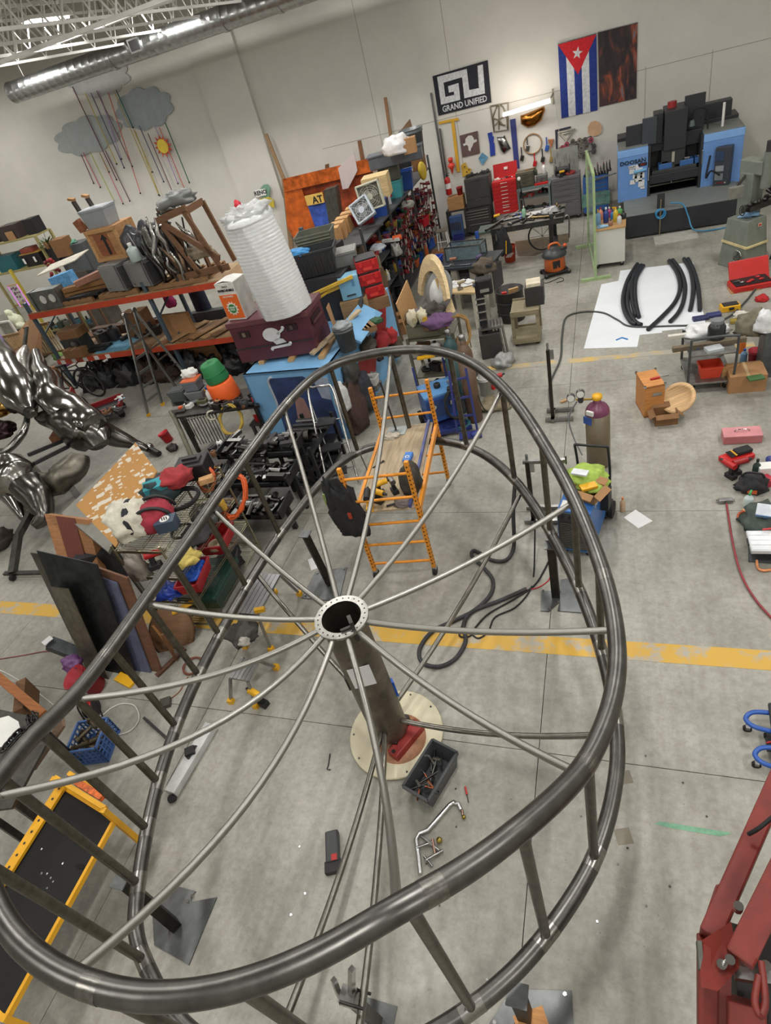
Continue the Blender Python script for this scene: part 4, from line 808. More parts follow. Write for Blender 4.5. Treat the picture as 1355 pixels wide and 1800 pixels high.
bottle('white bottle with red label on the workbench',(b.x-.17,18.95,bz+.2),.05,.26,WHITE,RED);rnd_tool((a.x+.4,18.85,bz+.38),'hammer',wood((140,100,60)),STEEL,'hammer lying on the olive machinist box',.3)
bottle('dark oil can on the workbench',(b.x-.4,18.95,bz+.2),.05,.18,mat((70,80,60),.5),DARK)
# grey chest and its back panel, blue cabinet
t,e=chest_px('grey roller tool cabinet with clutter on top right of the workbench',968,1019,318,18.6,mat((94,94,96),.5,0,.1),[1,1,1.3,1.3,3],pull=CHROME)
MB().box((0,.56,e[2]+.3),(e[1]-e[0]-.1,.03,.6)).build('peg_panel',mat((134,136,130),.6),t)
random.seed(9)
for i in range(9):
    p=(e[0]+.1+random.random()*(e[1]-e[0]-.2),18.98,e[2]+.25+random.random()*.3);rnd_tool(p,'wrench',STEEL,STEEL,'small steel spanner hung on the grey peg panel',1.57,.5,group='spanners on the peg panel').rotation_euler=(R_(90),1.57,0)
t=thing('grinder','black bench grinder with hose on the grey cabinet','grinder',(e[0]+.3,18.85,e[2]));MB().cyl((-.15,0,.14),(.15,0,.14),.08,n=14).box((0,0,.04),(.14,.14,.08)).build('grinder_body',BLACK,t);MB().torus((-.17,0,.14),.1,.025,18,8,'x').build('grinding_wheel',DARK,t);MB().torus((.17,0,.14),.1,.025,18,8,'x').build('grinding_wheel',DARK,t)
rnd_tool((e[0]+.3,18.68,e[2]),'drill',YELL,BLACK,'yellow and black power tool on the grey cabinet',.2,.8)
heap('red cleaning rags piled on the right of the grey cabinet',(e[1]-.25,18.85,e[2]),(.12,.1,.07),cloth((150,60,56)),6,'rags','rag_pile')
BCB=mat((44,92,156),.45,0,.25,3);t,e=chest_px('blue painted roller cabinet with landscape mural beside the glass screen',1024,1069,318,18.6,BCB,[1,1,1,1,2,2],pull=CHROME);e3=e
MB().box((0,-.02,.42),(.72,.008,.34)).build('mural_panel',mat((90,130,120),.6,0,.6,7),t)
random.seed(10)
for i in range(9):
    x=e[0]+.08+i*.075;t=thing('tool_holder','dark collet tool holder standing on the blue cabinet','tool holder',(x,18.75+random.random()*.3,e[2]),0,'tool holders on the blue cabinet');hh=random.uniform(.1,.3)
    MB().lathe([(.045,0),(.045,.06),(.03,.07),(.02,hh),(0,hh)],10).build('holder_body',IRON,t);MB().cyl((0,0,hh),(0,0,hh+.05),.012,n=6).build('cutter',random.choice((STEEL,mat((130,70,50),.5))),t)
plank('pale metal bar laid across the front of the blue cabinet',(e[0]+.25,18.5,e[2]-.02),(e[1]+.2,18.55,e[2]+.03),.05,.03,STEEL,'metal_bar','bar')
# small crate shelf by the wall with blue tool caddy
a,b=PY(789,372,18.6),PY(815,366,18.6);t=thing('side_shelf','low dark shelf under the wooden crate at the left end of the row','shelf',((a.x+b.x)/2,18.6,0));hz=a.z
for z in (.1,hz-.02): MB().box((0,.25,z),(b.x-a.x+.2,.5,.04)).build('shelf_board',DARK,t)
for sx in (-1,1): MB().box((sx*(b.x-a.x+.16)/2,.25,hz/2),(.04,.5,hz-.04)).build('side_panel',DARK,t)
carton('small wooden crate with dark stencil on the low shelf',(Vector(((a.x+b.x)/2,18.62,hz)),0,.46,.34),.36,wood((176,132,84)),name='wooden_crate',tape=False)
bucket('small red cup on the wooden crate',((a.x+b.x)/2+.14,18.8,hz+.35),.09,.2,plast((160,30,40)),'cup','cup')
t=thing('tool_caddy','blue metal tool caddy with wrenches in front of the black cabinet','tool caddy',P(806,425),0);MB().box((0,.1,.35),(.36,.2,.7)).build('caddy_body',mat((60,84,130),.5),t,bevel=.01)
for i in range(5): MB().box((-.13+.065*i,-.02,.45),(.03,.02,.22)).build('wrench',STEEL,t)
tub('dark blue bin under the blue tool caddy',(P(807,432),0,.3,.25),.2,plast((36,44,110)),'blue_bin','bin')
# ================================================================== machining centre
cm=P(1099,422);t=thing('machining_center','large blue and black vertical machining centre against the back wall','CNC machine',(cm.x,16.2,0));NB=mat((128,172,228),.4,0,.05);NBD=mat((104,146,206),.4,0,.05);CB=mat((42,44,48),.45,0,.1);CG=mat((122,126,122),.5,0,.1)
xe=2.72;x0=cm.x
o0=t.location
def cb(nm,xa,xb,ya,yb,za,zb,m,bv=.01): return MB().box(((xa+xb)/2-o0.x,(ya+yb)/2-o0.y,(za+zb)/2),(xb-xa,yb-ya,zb-za)).build(nm,m,t,bevel=bv)
cb('base_front',x0,xe+.1,16.2,16.3,.03,.52,CB);cb('chip_tray',x0-.02,xe+.12,16.22,17.75,.47,.53,CG)
cb('base_side',x0,xe+.1,16.3,18.6,.03,.47,CB)
LX0,LX1=PY(1086,340,17.57).x,PY(1137,345,17.57).x;RX0,RX1=PY(1231,320,17.57).x,PY(1301,300,17.57).x;zt=PY(1086,266,17.57).z;ztr=PY(1303,226,17.57).z
zt=(zt+ztr)/2
pl=cb('left_door',LX0,LX1,17.55,18.47,.5,zt-.14,NBD);cb('left_door_band',LX0-.01,LX1,17.54,18.45,zt-.14,zt,NB)
cb('right_panel',RX0,RX1,17.55,18.47,.5,zt-.16,NBD);cb('right_panel_band',RX0,RX1+.01,17.54,18.45,zt-.16,zt,NB)
cb('top_cover_right',RX0,RX1,17.57,18.97,zt,zt+.02,CG);cb('top_cover_left',LX0,LX1,17.67,18.97,zt,zt+.02,CG)
cb('rear_frame',LX0,RX1,18.57,19.17,.5,zt+.1,CB);cb('inner_back',LX1,RX0,18.27,18.57,.7,zt+.3,mat((70,74,72),.5))
cb('left_jamb',LX1,LX1+.06,17.55,18.27,.5,zt,CB);cb('right_jamb',RX0-.06,RX0,17.55,18.27,.5,zt,CB)
bx=lambda px,py,Y: PY(px,py,Y)
ua,ub=bx(1100,255,17.97),bx(1228,200,17.97);top=zt+.72
cb('upper_left_guard',ua.x,ua.x+.52,17.87,17.93,zt-.1,zt+.45,CB);cb('upper_beam',ua.x,RX0,17.92,18.47,zt-.22,zt+.08,CB)
cb('guard_plate',ua.x+.36,ua.x+.68,17.79,17.87,zt-.02,zt+.55,mat((58,64,70),.45));cb('head_cover',ua.x+.62,ua.x+.82,17.87,18.37,zt-.05,zt+.58,CB)
cb('spindle_cover',ua.x+.84,ua.x+1.32,17.67,18.47,zt-.2,zt+.62,CB);cb('side_guard',ua.x+1.28,ua.x+1.72,18.07,18.12,zt-.0,zt+.78,CB);cb('rear_box',RX0-.1,RX1-.15,18.67,18.97,zt+.08,zt+.42,CB)
sx=ua.x+1.06;cb('spindle_head',sx-.26,sx+.26,17.72,18.27,zt-.55,zt-.2,mat((50,52,54),.4))
MB().cyl((sx-o0.x,17.87-o0.y,zt-.7),(sx-o0.x,17.87-o0.y,zt-.5),.1,n=16).cyl((sx-o0.x,17.87-o0.y,zt-.82),(sx-o0.x,17.87-o0.y,zt-.7),.05,n=12).build('spindle',STEEL,t);MB().cyl((sx-o0.x,17.87-o0.y,zt-.98),(sx-o0.x,17.87-o0.y,zt-.82),.022,n=8).build('cutter',CHROME,t)
MB().box((sx-.0-o0.x,17.7-o0.y,zt-.36),(.06,.02,.22)).build('spindle_label',mat((170,166,150),.5),t);MB().cyl((sx-o0.x-.05,18.07-o0.y,zt+.62),(sx-o0.x-.05,18.07-o0.y,zt+.74),.1,n=14).build('signal_cap',plast((150,40,44)),t)
cb('work_table',LX1+.1,RX0-.1,17.67,18.17,.95,1.05,mat((60,62,62),.5))
for i,x in enumerate((LX1+.25,LX1+.72,LX1+1.05)): cb('blue_vise',x,x+.3,17.69,17.97,1.05,1.17,plast((58,100,160)));cb('vise_jaw',x+.05,x+.22,17.72,17.92,1.17,1.22,STEEL)
cb('apron',LX1+.05,RX0-.05,17.59,17.65,.78,.98,CB)
for i in range(2): MB().add([(q[0]-o0.x,q[1]-o0.y,q[2]) for q in ([(LX1+.2,18.22,1.0),(LX1+.42,18.22,1.0),(LX1+.3,18.22,1.5)] if i == 0 else [(RX0-.42,18.22,1.0),(RX0-.2,18.22,1.0),(RX0-.34,18.22,1.5)])],[(0,1,2)]).build('bellows',BLACK,t)
# panel with name, notes
c=Vector(((LX0+LX1)/2-o0.x,17.532-o0.y,zt-.27));text('DOOSAN',.12,BLACK,'maker_name',t,c,FACE,.002,1.15,.003);MB().box((c.x+.02,17.54-o0.y,zt-.38),(.24,.006,.07)).build('model_plate',WHITE,t);text('DNM',.07,BLACK,'model_lettering',t,(c.x-.02,17.532-o0.y,zt-.38),FACE,.002);MB().box((c.x+.22,17.54-o0.y,zt-.36),(.2,.006,.07)).build('model_plate_dark',BLACK,t);text('400',.06,RED,'model_lettering',t,(c.x+.22,17.532-o0.y,zt-.36),FACE,.002)
MB().cyl((c.x+.02,17.51-o0.y,zt-.5),(c.x+.3,17.51-o0.y,zt-.48),.035,n=10).build('rolled_towel',plast((110,170,210)),t)
for x,z,w_,h in ((.0,-.6,.12,.1),(.16,-.62,.17,.16),(.15,-.78,.17,.14),(.02,-.84,.12,.1),(.22,-.9,.14,.16),(.24,-.72,.1,.12),(.25,-1.0,.1,.06),(.07,-.72,.1,.1)): MB().box((c.x+x-.02,17.538-o0.y,zt+z+.12),(w_,.006,h),ry=.05).build('paper_note',PAPER,t)
for i in range(2): MB().cyl((c.x+.2+.06*i,17.535-o0.y,zt-.2),(c.x+.2+.06*i,17.545-o0.y,zt-.2),.014,n=8).build('button',CHROME,t)
cp=MB().box((0,0,0),(.34,.2,.85)).build('control_cabinet',mat((56,60,68),.45),t,(RX0+.45-o0.x,17.47-o0.y,zt-.72),R_(-24),bevel=.01)
MB().box((-.06,-.104,.24),(.17,.008,.2)).build('screen',mat((50,70,100),.2),cp);MB().box((-.05,-.104,-.02),(.18,.008,.12)).build('keypad',mat((140,146,148),.5),cp);MB().box((-.05,-.104,-.2),(.18,.008,.14)).build('keypad',mat((120,126,130),.5),cp)
for i in range(6): MB().cyl((-.1+.04*i,-.104,-.33),(-.1+.04*i,-.114,-.33),.012,n=8).build('button',random.choice((RED,WHITE,CHROME)),cp)
cb('door_handle',LX1+.0,LX1+.03,17.5,17.54,.9,1.2,CHROME);cb('door_handle',RX0-.03,RX0,17.5,17.54,1.05,1.35,CHROME)
MB().tube(catmull([(RX0+.16-o0.x,17.52-o0.y,zt-.45),(RX0+.1-o0.x,17.47-o0.y,zt-.9),(RX0+.16-o0.x,17.17-o0.y,.95),(RX0+.35-o0.x,17.17-o0.y,.82)],6),.02,6).build('control_cable',RUB,t)
MB().tube(catmull([(RX0+.1-o0.x,17.87-o0.y,zt+.05),(RX0+.05-o0.x,17.87-o0.y,zt+.45),(RX0-.2-o0.x,17.87-o0.y,zt+.5),(RX0-.25-o0.x,17.87-o0.y,zt+.3)],6),.018,6).build('lamp_arm',RUB,t);MB().cyl((RX0-.25-o0.x,17.87-o0.y,zt+.3),(RX0-.25-o0.x,17.87-o0.y,zt+.18),.05,.08,n=12).build('lamp_head',mat((90,104,100),.5),t)
MB().cyl((RX0+.42-o0.x,17.97-o0.y,zt),(RX0+.42-o0.x,17.97-o0.y,zt+.5),.03,n=10).build('signal_tower',WHITE,t)
MB().tube(catmull([(1.35-o0.x,16.4-o0.y,.62),(1.6-o0.x,16.2-o0.y,.6),(1.72-o0.x,16.1-o0.y,.35),(1.85-o0.x,15.9-o0.y,.08),(2.3-o0.x,15.9-o0.y,.02),(2.8-o0.x,16.0-o0.y,.02)],8),.018,6).build('coolant_hose',plast((60,130,170)),t)
MB().box((1.15-o0.x,16.45-o0.y,.68),(.16,.1,.3)).build('coolant_gun_bracket',DARK,t);MB().torus((1.12-o0.x,16.16-o0.y,.5),.09,.02,14,6,'y').torus((1.14-o0.x,16.14-o0.y,.48),.1,.02,14,6,'y').build('hose_loop',plast((54,130,180)),t)
MB().cyl((1.13-o0.x,16.14-o0.y,.03),(1.13-o0.x,16.14-o0.y,.8),.012,n=6).build('drain_rod',mat((130,120,90),.5),t)
# ================================================================== middle distance
random.seed(6)
# --- glass screen on green feet
a=P(1047,492);t=thing('glass_screen','tall green-framed glass screen standing on two green feet','screen',a,R_(98));GR=mat((156,178,130),.45);L=(P(1035,433)-a).length;hh=2.1
t.rotation_euler=(0,0,math.atan2((P(1035,433)-a).y,(P(1035,433)-a).x))
MB().box((L/2,0,hh/2+.05),(L,.015,hh-.1)).build('glass_pane',mat((190,214,196),.08,0,0,alpha=.35),t)
for x in (0,L): MB().box((x,0,hh/2),(.05,.05,hh)).build('upright',GR,t);MB().box((x,0,.03),(.08,.62,.06)).build('foot',GR,t)
MB().box((L/2,0,hh),(L,.05,.05)).build('top_rail',GR,t);MB().box((L/2,0,.12),(L,.04,.04)).build('bottom_rail',GR,t)
# --- white cabinet with bottles
F=fit((1045,474),(1098,467),(1044,412));t=thing('white_cabinet','white rolling cabinet with wood top crowded with bottles','cabinet',F[0],F[1]);cw,ch,cd=F[2],.86,.95
MB().box((0,cd/2,.1+(ch-.14)/2),(cw,cd,ch-.14)).build('cabinet_body',mat((206,206,198),.5,0,.04),t,bevel=.006);MB().box((0,cd/2,ch-.02),(cw+.03,cd+.03,.03)).build('wood_top',wood((190,150,104)),t)
for sx in (-1,1):
    for y in (.06,cd-.06): caster(t,sx*(cw/2-.06),y,.045)
mw=Matrix.Rotation(F[1],4,'Z'); 
def onc(x,y): v=mw@Vector((x,y,0));return (F[0].x+v.x,F[0].y+v.y,ch-.003)
BT=[(-.24,.3,.06,.34,(130,170,200),YELL,'light blue spray bottle with yellow trigger on the white cabinet',True),(-.08,.42,.06,.32,(44,66,130),WHITE,'navy labelled container on the white cabinet',False),(.12,.4,.055,.3,(210,180,60),YELL,'yellow spray bottle in the middle of the white cabinet',True),(.2,.2,.05,.2,(200,204,206),RED,'white squat bottle near the front edge of the white cabinet',False),(.28,.5,.06,.16,(40,44,50),DARK,'black round tin on the white cabinet',False),(-.2,.7,.05,.26,(226,150,120),RED,'orange topped bottle at the back of the white cabinet',False),(-.02,.75,.05,.22,(170,70,120),WHITE,'magenta bottle at the back of the white cabinet',False),(.2,.75,.06,.2,(90,160,90),WHITE,'green bottle at the back right of the white cabinet',False),(.02,.16,.05,.12,(150,110,90),DARK,'small brown jar at the front of the white cabinet',False),(-.26,.55,.05,.24,(220,220,214),BLUE,'white bottle with blue cap at the left of the white cabinet',False),(.05,.6,.045,.18,(60,130,200),BLUE,'small blue bottle behind the yellow spray bottle',False)]
for x,y,r,h,c,cp,l,tr in BT: bottle(l,onc(x,y),r,h,plast(c,.3),cp,trig=tr)
heap('blue and white rag by the front of the white cabinet top',onc(-.14,.12),(.12,.07,.04),cloth((150,190,220)),3,'rag','rag')
# --- orange shop vac
t=thing('shop_vacuum','orange and black wet-dry shop vacuum on wheels','vacuum cleaner',P(976,481),R_(20))
MB().lathe([(.2,.1),(.24,.13),(.23,.4),(.24,.42)],20).build('tank',plast((206,102,44)),t);MB().lathe([(.27,.42),(.28,.46),(.24,.53),(.14,.6),(0,.62)],20).build('motor_lid',plast((60,62,64)),t)
MB().tube(catmull([(-.12,0,.6),(-.08,0,.68),(.08,0,.68),(.14,0,.58)],5),.025,8).build('carry_handle',plast((206,102,44)),t);MB().box((.18,-.12,.56),(.16,.06,.06),.4).build('hose_port',DARK,t);MB().box((-.02,-.22,.28),(.16,.03,.16)).build('front_plate',BLACK,t);MB().ball((.24,-.05,.6),.045,10,8).build('orange_knob',plast((220,90,50)),t)
MB().box((0,0,.08),(.56,.44,.05)).build('wheel_base',BLACK,t,bevel=.02)
for x,y in ((-.26,-.2),(.26,-.2),(-.26,.2),(.26,.2)): caster(t,x,y,.05)
hose('vacuum_cable','thin black cord trailing in front of the shop vacuum','cord',[(965,487),(955,490),(948,495),(962,497),(985,488),(990,493),(978,497)],.008,RUB)
# --- steel welding table
F=fit((862,404),(990,382),(862,396),1.0);tw=F[2];ty=F[1];t=thing('welding_table','long dark steel welding table covered with tools and papers','table',(F[0].x,F[0].y,0),ty);td=1.15;TS=metalm((86,86,84),.5,.3)
MB().box((0,td/2,.985),(tw,td,.03)).build('table_top',TS,t);MB().box((0,.02,.93),(tw,.04,.1)).build('apron',TS,t)
for x in (-tw/2+.05,tw/2-.3): 
    for y in (.06,td-.08): MB().box((x,y,.47),(.09,.09,.94)).build('leg',IRON,t)
MB().box((-tw/2-.16,.3,.955),(.36,.55,.03)).build('side_plate',mat((92,104,100),.5),t);MB().box((tw/2-.3,td/2,.2),(.16,.7,.3)).build('leg_brace',DARK,t)
MB().tube(catmull([(tw/2,.1,.95),(tw/2+.08,.1,1.0),(tw/2+.12,.1,.9),(tw/2+.1,.1,.5)],5),.02,8).build('side_rail',STEEL,t)
mt=Matrix.Rotation(ty,4,'Z')
def ont(x,y): v=mt@Vector((x,y,0));return Vector((F[0].x+v.x,F[0].y+v.y,1.0))
rnd_tool(ont(-tw/2+.1,.55),'drill',YELL,BLACK,'yellow drill at the left end of the welding table',.4,.9)
plank('bright steel bar lying over the left edge of the welding table',ont(-tw/2-.1,-.1)+Vector((0,0,.03)),ont(-tw/2+.25,.6)+Vector((0,0,.03)),.06,.05,STEEL,'steel_bar','bar')
tag(MB().prism([(-.3,-.12),(.3,-.1),(.34,.14),(-.26,.16)],0,.004).build('drawing_sheet',PAPER,None,ont(.1,.75),ty),'white drawing sheet on the welding table','paper')
bottle('green and white spray bottle standing on the welding table',ont(-.1,.55),.05,.26,plast((150,190,160)),WHITE,trig=True)
t=thing('bench_lamp','thin gooseneck lamp standing behind the drawing on the welding table','lamp',ont(-.1,.95));MB().cyl((0,0,0),(0,0,.02),.07,n=12).build('lamp_base',BLACK,t);MB().tube([(0,0,.02),(-.05,0,.4),(-.1,0,.75)],.012,6).build('lamp_stem',BLACK,t);MB().ball((-.1,0,.78),.045,10,8).build('lamp_head',WHITE,t)
tag(MB().box((0,0,.05),(.08,.3,.1),.2).build('steel_angle',metalm((84,86,90),.4),None,ont(.55,.2)),'dark steel angle block on the front of the welding table','steel block')
random.seed(61)
for i in range(34):
    p=ont(random.uniform(-tw/2+.2,tw/2-.1),random.uniform(.15,td-.1));mm=random.choice((STEEL,IRON,DARK,mat((120,110,96),.6),BLUE,metalm((150,130,90),.4)))
    rnd_tool(p,random.choice(('wrench','screwdriver','hammer')),mm,random.choice((STEEL,IRON)),'loose hand tool scattered on the dark welding table',random.uniform(0,6),random.uniform(1.2,2.2),group='hand tools on the welding table')
heap('crumpled clear plastic at the right end of the welding table',ont(tw/2-.35,.6),(.22,.16,.07),mat((170,172,172),.3),5,'plastic','plastic_wrap')
t=thing('spoked_hoop','large thin spoked wheel leaning behind the welding table legs','wheel',ont(tw/2-.6,.95)-Vector((0,0,.62)));MB().torus((0,0,0),.34,.02,26,6,'y').build('rim',DARK,t)
for k in range(4): a=k*math.pi/4;MB().bar((-.33*math.cos(a),0,-.33*math.sin(a)),(.33*math.cos(a),0,.33*math.sin(a)),.012).build('spoke',STEEL,t)
tag(MB().box((0,0,.16),(.5,.4,.3)).build('red_cabinet',plast((170,30,36)),None,P(890,404)+Vector((0,0,.02)),bevel=.02),'low red cabinet seen under the welding table','cabinet')
t=thing('blue_spool','small blue tool hanging at the left corner of the welding table','tool',ont(-tw/2-.35,.05)-Vector((0,0,.16)));MB().cyl((0,0,0),(0,0,.16),.05,n=10).build('tool_body',BLUE,t);MB().cyl((0,0,-.45),(0,0,0),.008,n=5).build('hanging_cord',RUB,t)
t=thing('work_apron','dark work gear hanging from the front of the welding table','apron',ont(-tw/2+.28,-.06)-Vector((0,0,.6)));heap(None,(0,0,0),(.16,.06,.42),cloth((38,38,40)),31,name='apron_cloth',par=t);MB().bar((.05,-.06,.02),(.08,-.06,.32),.03,.02).build('yellow_handle',YELL,t)
t=bucket('orange plastic bucket with white logo under the welding table',P(897,459),.16,.39,plast((208,76,40)))
for i in range(4): MB().box((.02-.05*(i-1.5)*.0+(-.05+.035*i),-.155,.2),(.018,.006,.13),ry=.7).build('logo_stripe',WHITE,t)
tag(MB().prism([tuple(P(*q).xy) for q in ((905,425),(1000,410),(1000,425),(940,450),(910,450))],.001,.003).build('floor_stain',mat((96,84,62),.4,0,.35,3)),'brown oily stain on the floor under the welding table','stain')
# --- clamp bench and papers table
F=fit((745,476),(862,466),(745,470),.95);bw=F[2];t=thing('clamp_bench','black topped workbench on rough pale legs before the shelving','workbench',(F[0].x,F[0].y,0),F[1]);mt2=Matrix.Rotation(F[1],4,'Z')
MB().box((0,.45,.925),(bw,.9,.05)).build('bench_top',mat((44,50,56),.45),t)
for x in (-bw/2+.1,-.1,bw/2-.45,bw/2-.12): MB().box((x,.1,.45),(.14,.12,.9)).build('leg',mat((150,144,132),.7),t)
MB().box((0,.5,.5),(bw-.1,.6,.5)).build('drawer_block',mat((60,58,60),.6,0,.2),t)
for k in range(5): MB().box((-bw/2+.2+k*(bw-.4)/4,.19,.6),((bw-.4)/4.6,.02,.16)).build('drawer_front',mat((74,72,74),.6),t)
def onb(x,y,z=.95): v=mt2@Vector((x,y,0));return Vector((F[0].x+v.x,F[0].y+v.y,z))
t=thing('glass_tank','long glass tank with grey metal frame on the black bench','tank',onb(.02,.42),F[1]); 
for sx in (-1,1):
    for y in (0,.36): MB().box((sx*.42,y,.16),(.025,.025,.32)).build('frame_post',STEEL,t)
for z in (.01,.31): MB().bar((-.42,0,z),(.42,0,z),.025).bar((-.42,.36,z),(.42,.36,z),.025).bar((-.42,0,z),(-.42,.36,z),.025).bar((.42,0,z),(.42,.36,z),.025).build('frame_rail',STEEL,t)
MB().box((0,.01,.16),(.82,.008,.28)).build('glass_pane',mat((120,140,146),.1,alpha=.6),t);MB().box((0,.35,.16),(.82,.008,.28)).build('glass_pane',mat((120,140,146),.1,alpha=.6),t)
tub('bright blue open bin at the left end of the black bench',(onb(-bw/2+.14,.25),F[1],.26,.14),.3,plast((36,62,160)),'blue_bin','bin')
for i,(x,l) in enumerate(((-.1,'brass and red spray gun in front of the glass tank'),(.5,'purple handled tool at the right of the black bench'))): rnd_tool(onb(x,.15),'drill',[mat((150,96,70),.5),plast((96,84,120))][i],STEEL,l,i,.9)
plank('thin steel bar along the front edge of the black bench',onb(-.5,.1,.965),onb(.3,.12,.965),.03,.02,STEEL,'steel_bar','bar')
heap('shaggy brown cloth draped on the right end of the black bench',onb(bw/2-.2,.12,.78),(.26,.16,.2),cloth((96,86,74)),9,'cloth','cloth_drape')
t=thing('metal_stool','thin white metal step stool behind the glass tank','stool',P(783,458),0)
for x,y in ((-.17,0),(.17,0),(-.15,.3),(.15,.3)): MB().bar((x,y,0),(x*.7,.15+(y-.15)*.6,.75),.025).build('leg',WHITE,t)
for z in (.25,.5): MB().bar((-.15,.02,z),(.15,.02,z),.02).build('rung',WHITE,t)
MB().box((0,.15,.76),(.3,.26,.03)).build('seat',mat((120,112,100),.6),t)
carton('brown wooden box under the metal step stool',(P(772,462),0,.4,.28),.3,wood((150,104,66)),name='wooden_box',tape=False)
# paper table
F=fit((775,512),(836,512),(775,505),.8);t=thing('paper_table','small wood table heaped with white papers near the curved plywood','table',(F[0].x,F[0].y,0),F[1]);pw=F[2];mt3=Matrix.Rotation(F[1],4,'Z')
def onp(x,y,z=.8): v=mt3@Vector((x,y,0));return Vector((F[0].x+v.x,F[0].y+v.y,z))
MB().box((0,.25,.78),(pw,.62,.04)).build('table_top',wood((196,172,128)),t)
for x in (-pw/2+.06,pw/2-.06):
    for y in (0,.5): MB().box((x,y,.38),(.07,.07,.76)).build('leg',mat((190,186,170),.7),t)
for i in range(6): tag(MB().box((0,0,.006),(.24,.18,.012),random.uniform(-1,1)).build('paper_stack',PAPER,None,onp(-.2+.12*(i % 3)+random.uniform(-.03,.03),.28+.12*(i//3),.8+.008*i)),'loose white papers piled on the small wood table','paper','papers on the small wood table')
bottle('dark blue tin on the right of the small wood table',onp(pw/2-.12,.25),.07,.09,plast((60,80,100)),DARK);rnd_tool(onp(.05,.1),'drill',mat((150,140,110),.5),STEEL,'grey hand drill among papers on the wood table',.5,.9);bottle('white tape roll cup on the left of the wood table',onp(-pw/2+.1,.35),.06,.1,WHITE,DARK)
# --- drum, wooden cart, bandsaw
t=thing('steel_drum','open black steel drum with scrap wood inside','drum',P(900,560));MB().lathe([(.27,0),(.28,.02),(.28,.62),(.295,.64),(.27,.64),(.265,.05),(0,.05)],24).build('drum_shell',mat((48,44,42),.5,.3,.3),t)
for z in (.2,.42): MB().torus((0,0,z),.28,.012,24,6).build('drum_ring',DARK,t)
MB().box((.08,.02,.5),(.2,.04,.3),.4,.2).build('scrap_board',PINE,t);MB().box((-.1,-.04,.56),(.1,.08,.08),.2).build('red_scrap',RED,t)
F=fit((908,610),(946,607),(906,553));t=thing('wooden_cart','grey wooden cart on casters holding a black case','cart',F[0],R_(2));cw=.52;GW=wood((140,130,104))
for sx in (-1,1):
    for y in (.04,.6): MB().box((sx*(cw/2-.03),y,.36),(.06,.06,.6)).build('post',GW,t)
for z in (.12,.66): MB().box((0,.32,z),(cw,.68,.03)).build('shelf',GW,t);MB().box((0,.0,z),(cw,.03,.1)).build('rail',GW,t);MB().box((0,.64,z),(cw,.03,.1)).build('rail',GW,t)
for sx in (-1,1):
    for y in (.08,.56): caster(t,sx*.2,y,.05)
p=F[0]
carton('black cabinet box with papers on top of the wooden cart',(Vector((p.x+.18,p.y+.25,.68)),R_(2),.34,.34),.34,mat((52,50,50),.5),name='black_box',tape=False)
tag(MB().box((0,0,.03),(.26,.3,.06),.1).build('paper_tray',mat((210,200,176),.6),None,(p.x+.16,p.y+.42,1.03)),'cream tray of papers on the black box','tray')
t=thing('band_saw','tall black metal band saw with chrome details beside the drum','band saw',P(866,630),R_(10)); 
MB().box((0,.2,.25),(.4,.4,.5)).build('saw_base',mat((60,58,56),.5),t,bevel=.02);MB().box((-.08,.25,.95),(.14,.2,.9)).build('saw_frame',BLACK,t,bevel=.02);MB().box((.04,.2,.6),(.42,.4,.04)).build('saw_table',STEEL,t);MB().box((.02,.2,1.35),(.3,.22,.3)).build('upper_wheel_box',BLACK,t,bevel=.04);MB().box((.02,.08,1.3),(.16,.02,.06)).build('chrome_badge',CHROME,t)
for z in (.75,.9,1.05,1.15): MB().box((-.08,.13,z),(.18,.04,.03)).build('chrome_band',CHROME,t)
for i in range(4): MB().bar((.12+.06*i,.0,.02),(.06+.06*i,.15,.7),.035).build('leaning_bar',random.choice((STEEL,IRON)),t)
heap('crumpled clear plastic at the foot of the band saw',P(885,640),(.2,.22,.14),mat((150,152,150),.3),17,'plastic','plastic_wrap')
# --- tall clamp stand on the floor, orange crate neighbours
def clampstand(label,px,h,arms,rz=0):
    p=P(*px);t=thing('support_stand',label,'stand',p,rz);MB().box((0,0,h/2),(.05,.05,h)).build('square_post',metalm((74,70,64),.5),t)
    for k in range(2): MB().box((0.13*(1 if k else -1)*0+.1,-.0+(.22 if k else -.05),.04),(.42,.05,.05)).build('foot',STEEL,t)
    MB().box((0,.08,.04),(.05,.36,.05)).build('foot',STEEL,t)
    for z,ln in arms: MB().box((ln/2-.05,0,z),(ln,.045,.045)).build('cross_arm',STEEL,t);MB().cyl((ln-.05,0,z-.05),(ln-.05,0,z+.06),.01,n=6).build('set_screw',IRON,t)
    MB().cyl((0,0,h-.02),(0,0,h+.1),.018,n=8).build('top_pin',CHROME,t);MB().box((.04,0,h-.08),(.08,.03,.14)).build('clamp_head',CHROME,t)
    return t
clampstand('tall thin steel stand with clamp head near the paper sheet',(972,738),1.2,[])
clampstand('steel stand with long top cross arm behind the blue welder',(938,915),.95,[(.95,.5)])
plank('short wood wedge beside the foot of the tall thin stand',P(985,707,.02),P(1005,700,.02),.04,.03,PINE,'wood_wedge','wedge')
# ================================================================== centre floor
random.seed(7)
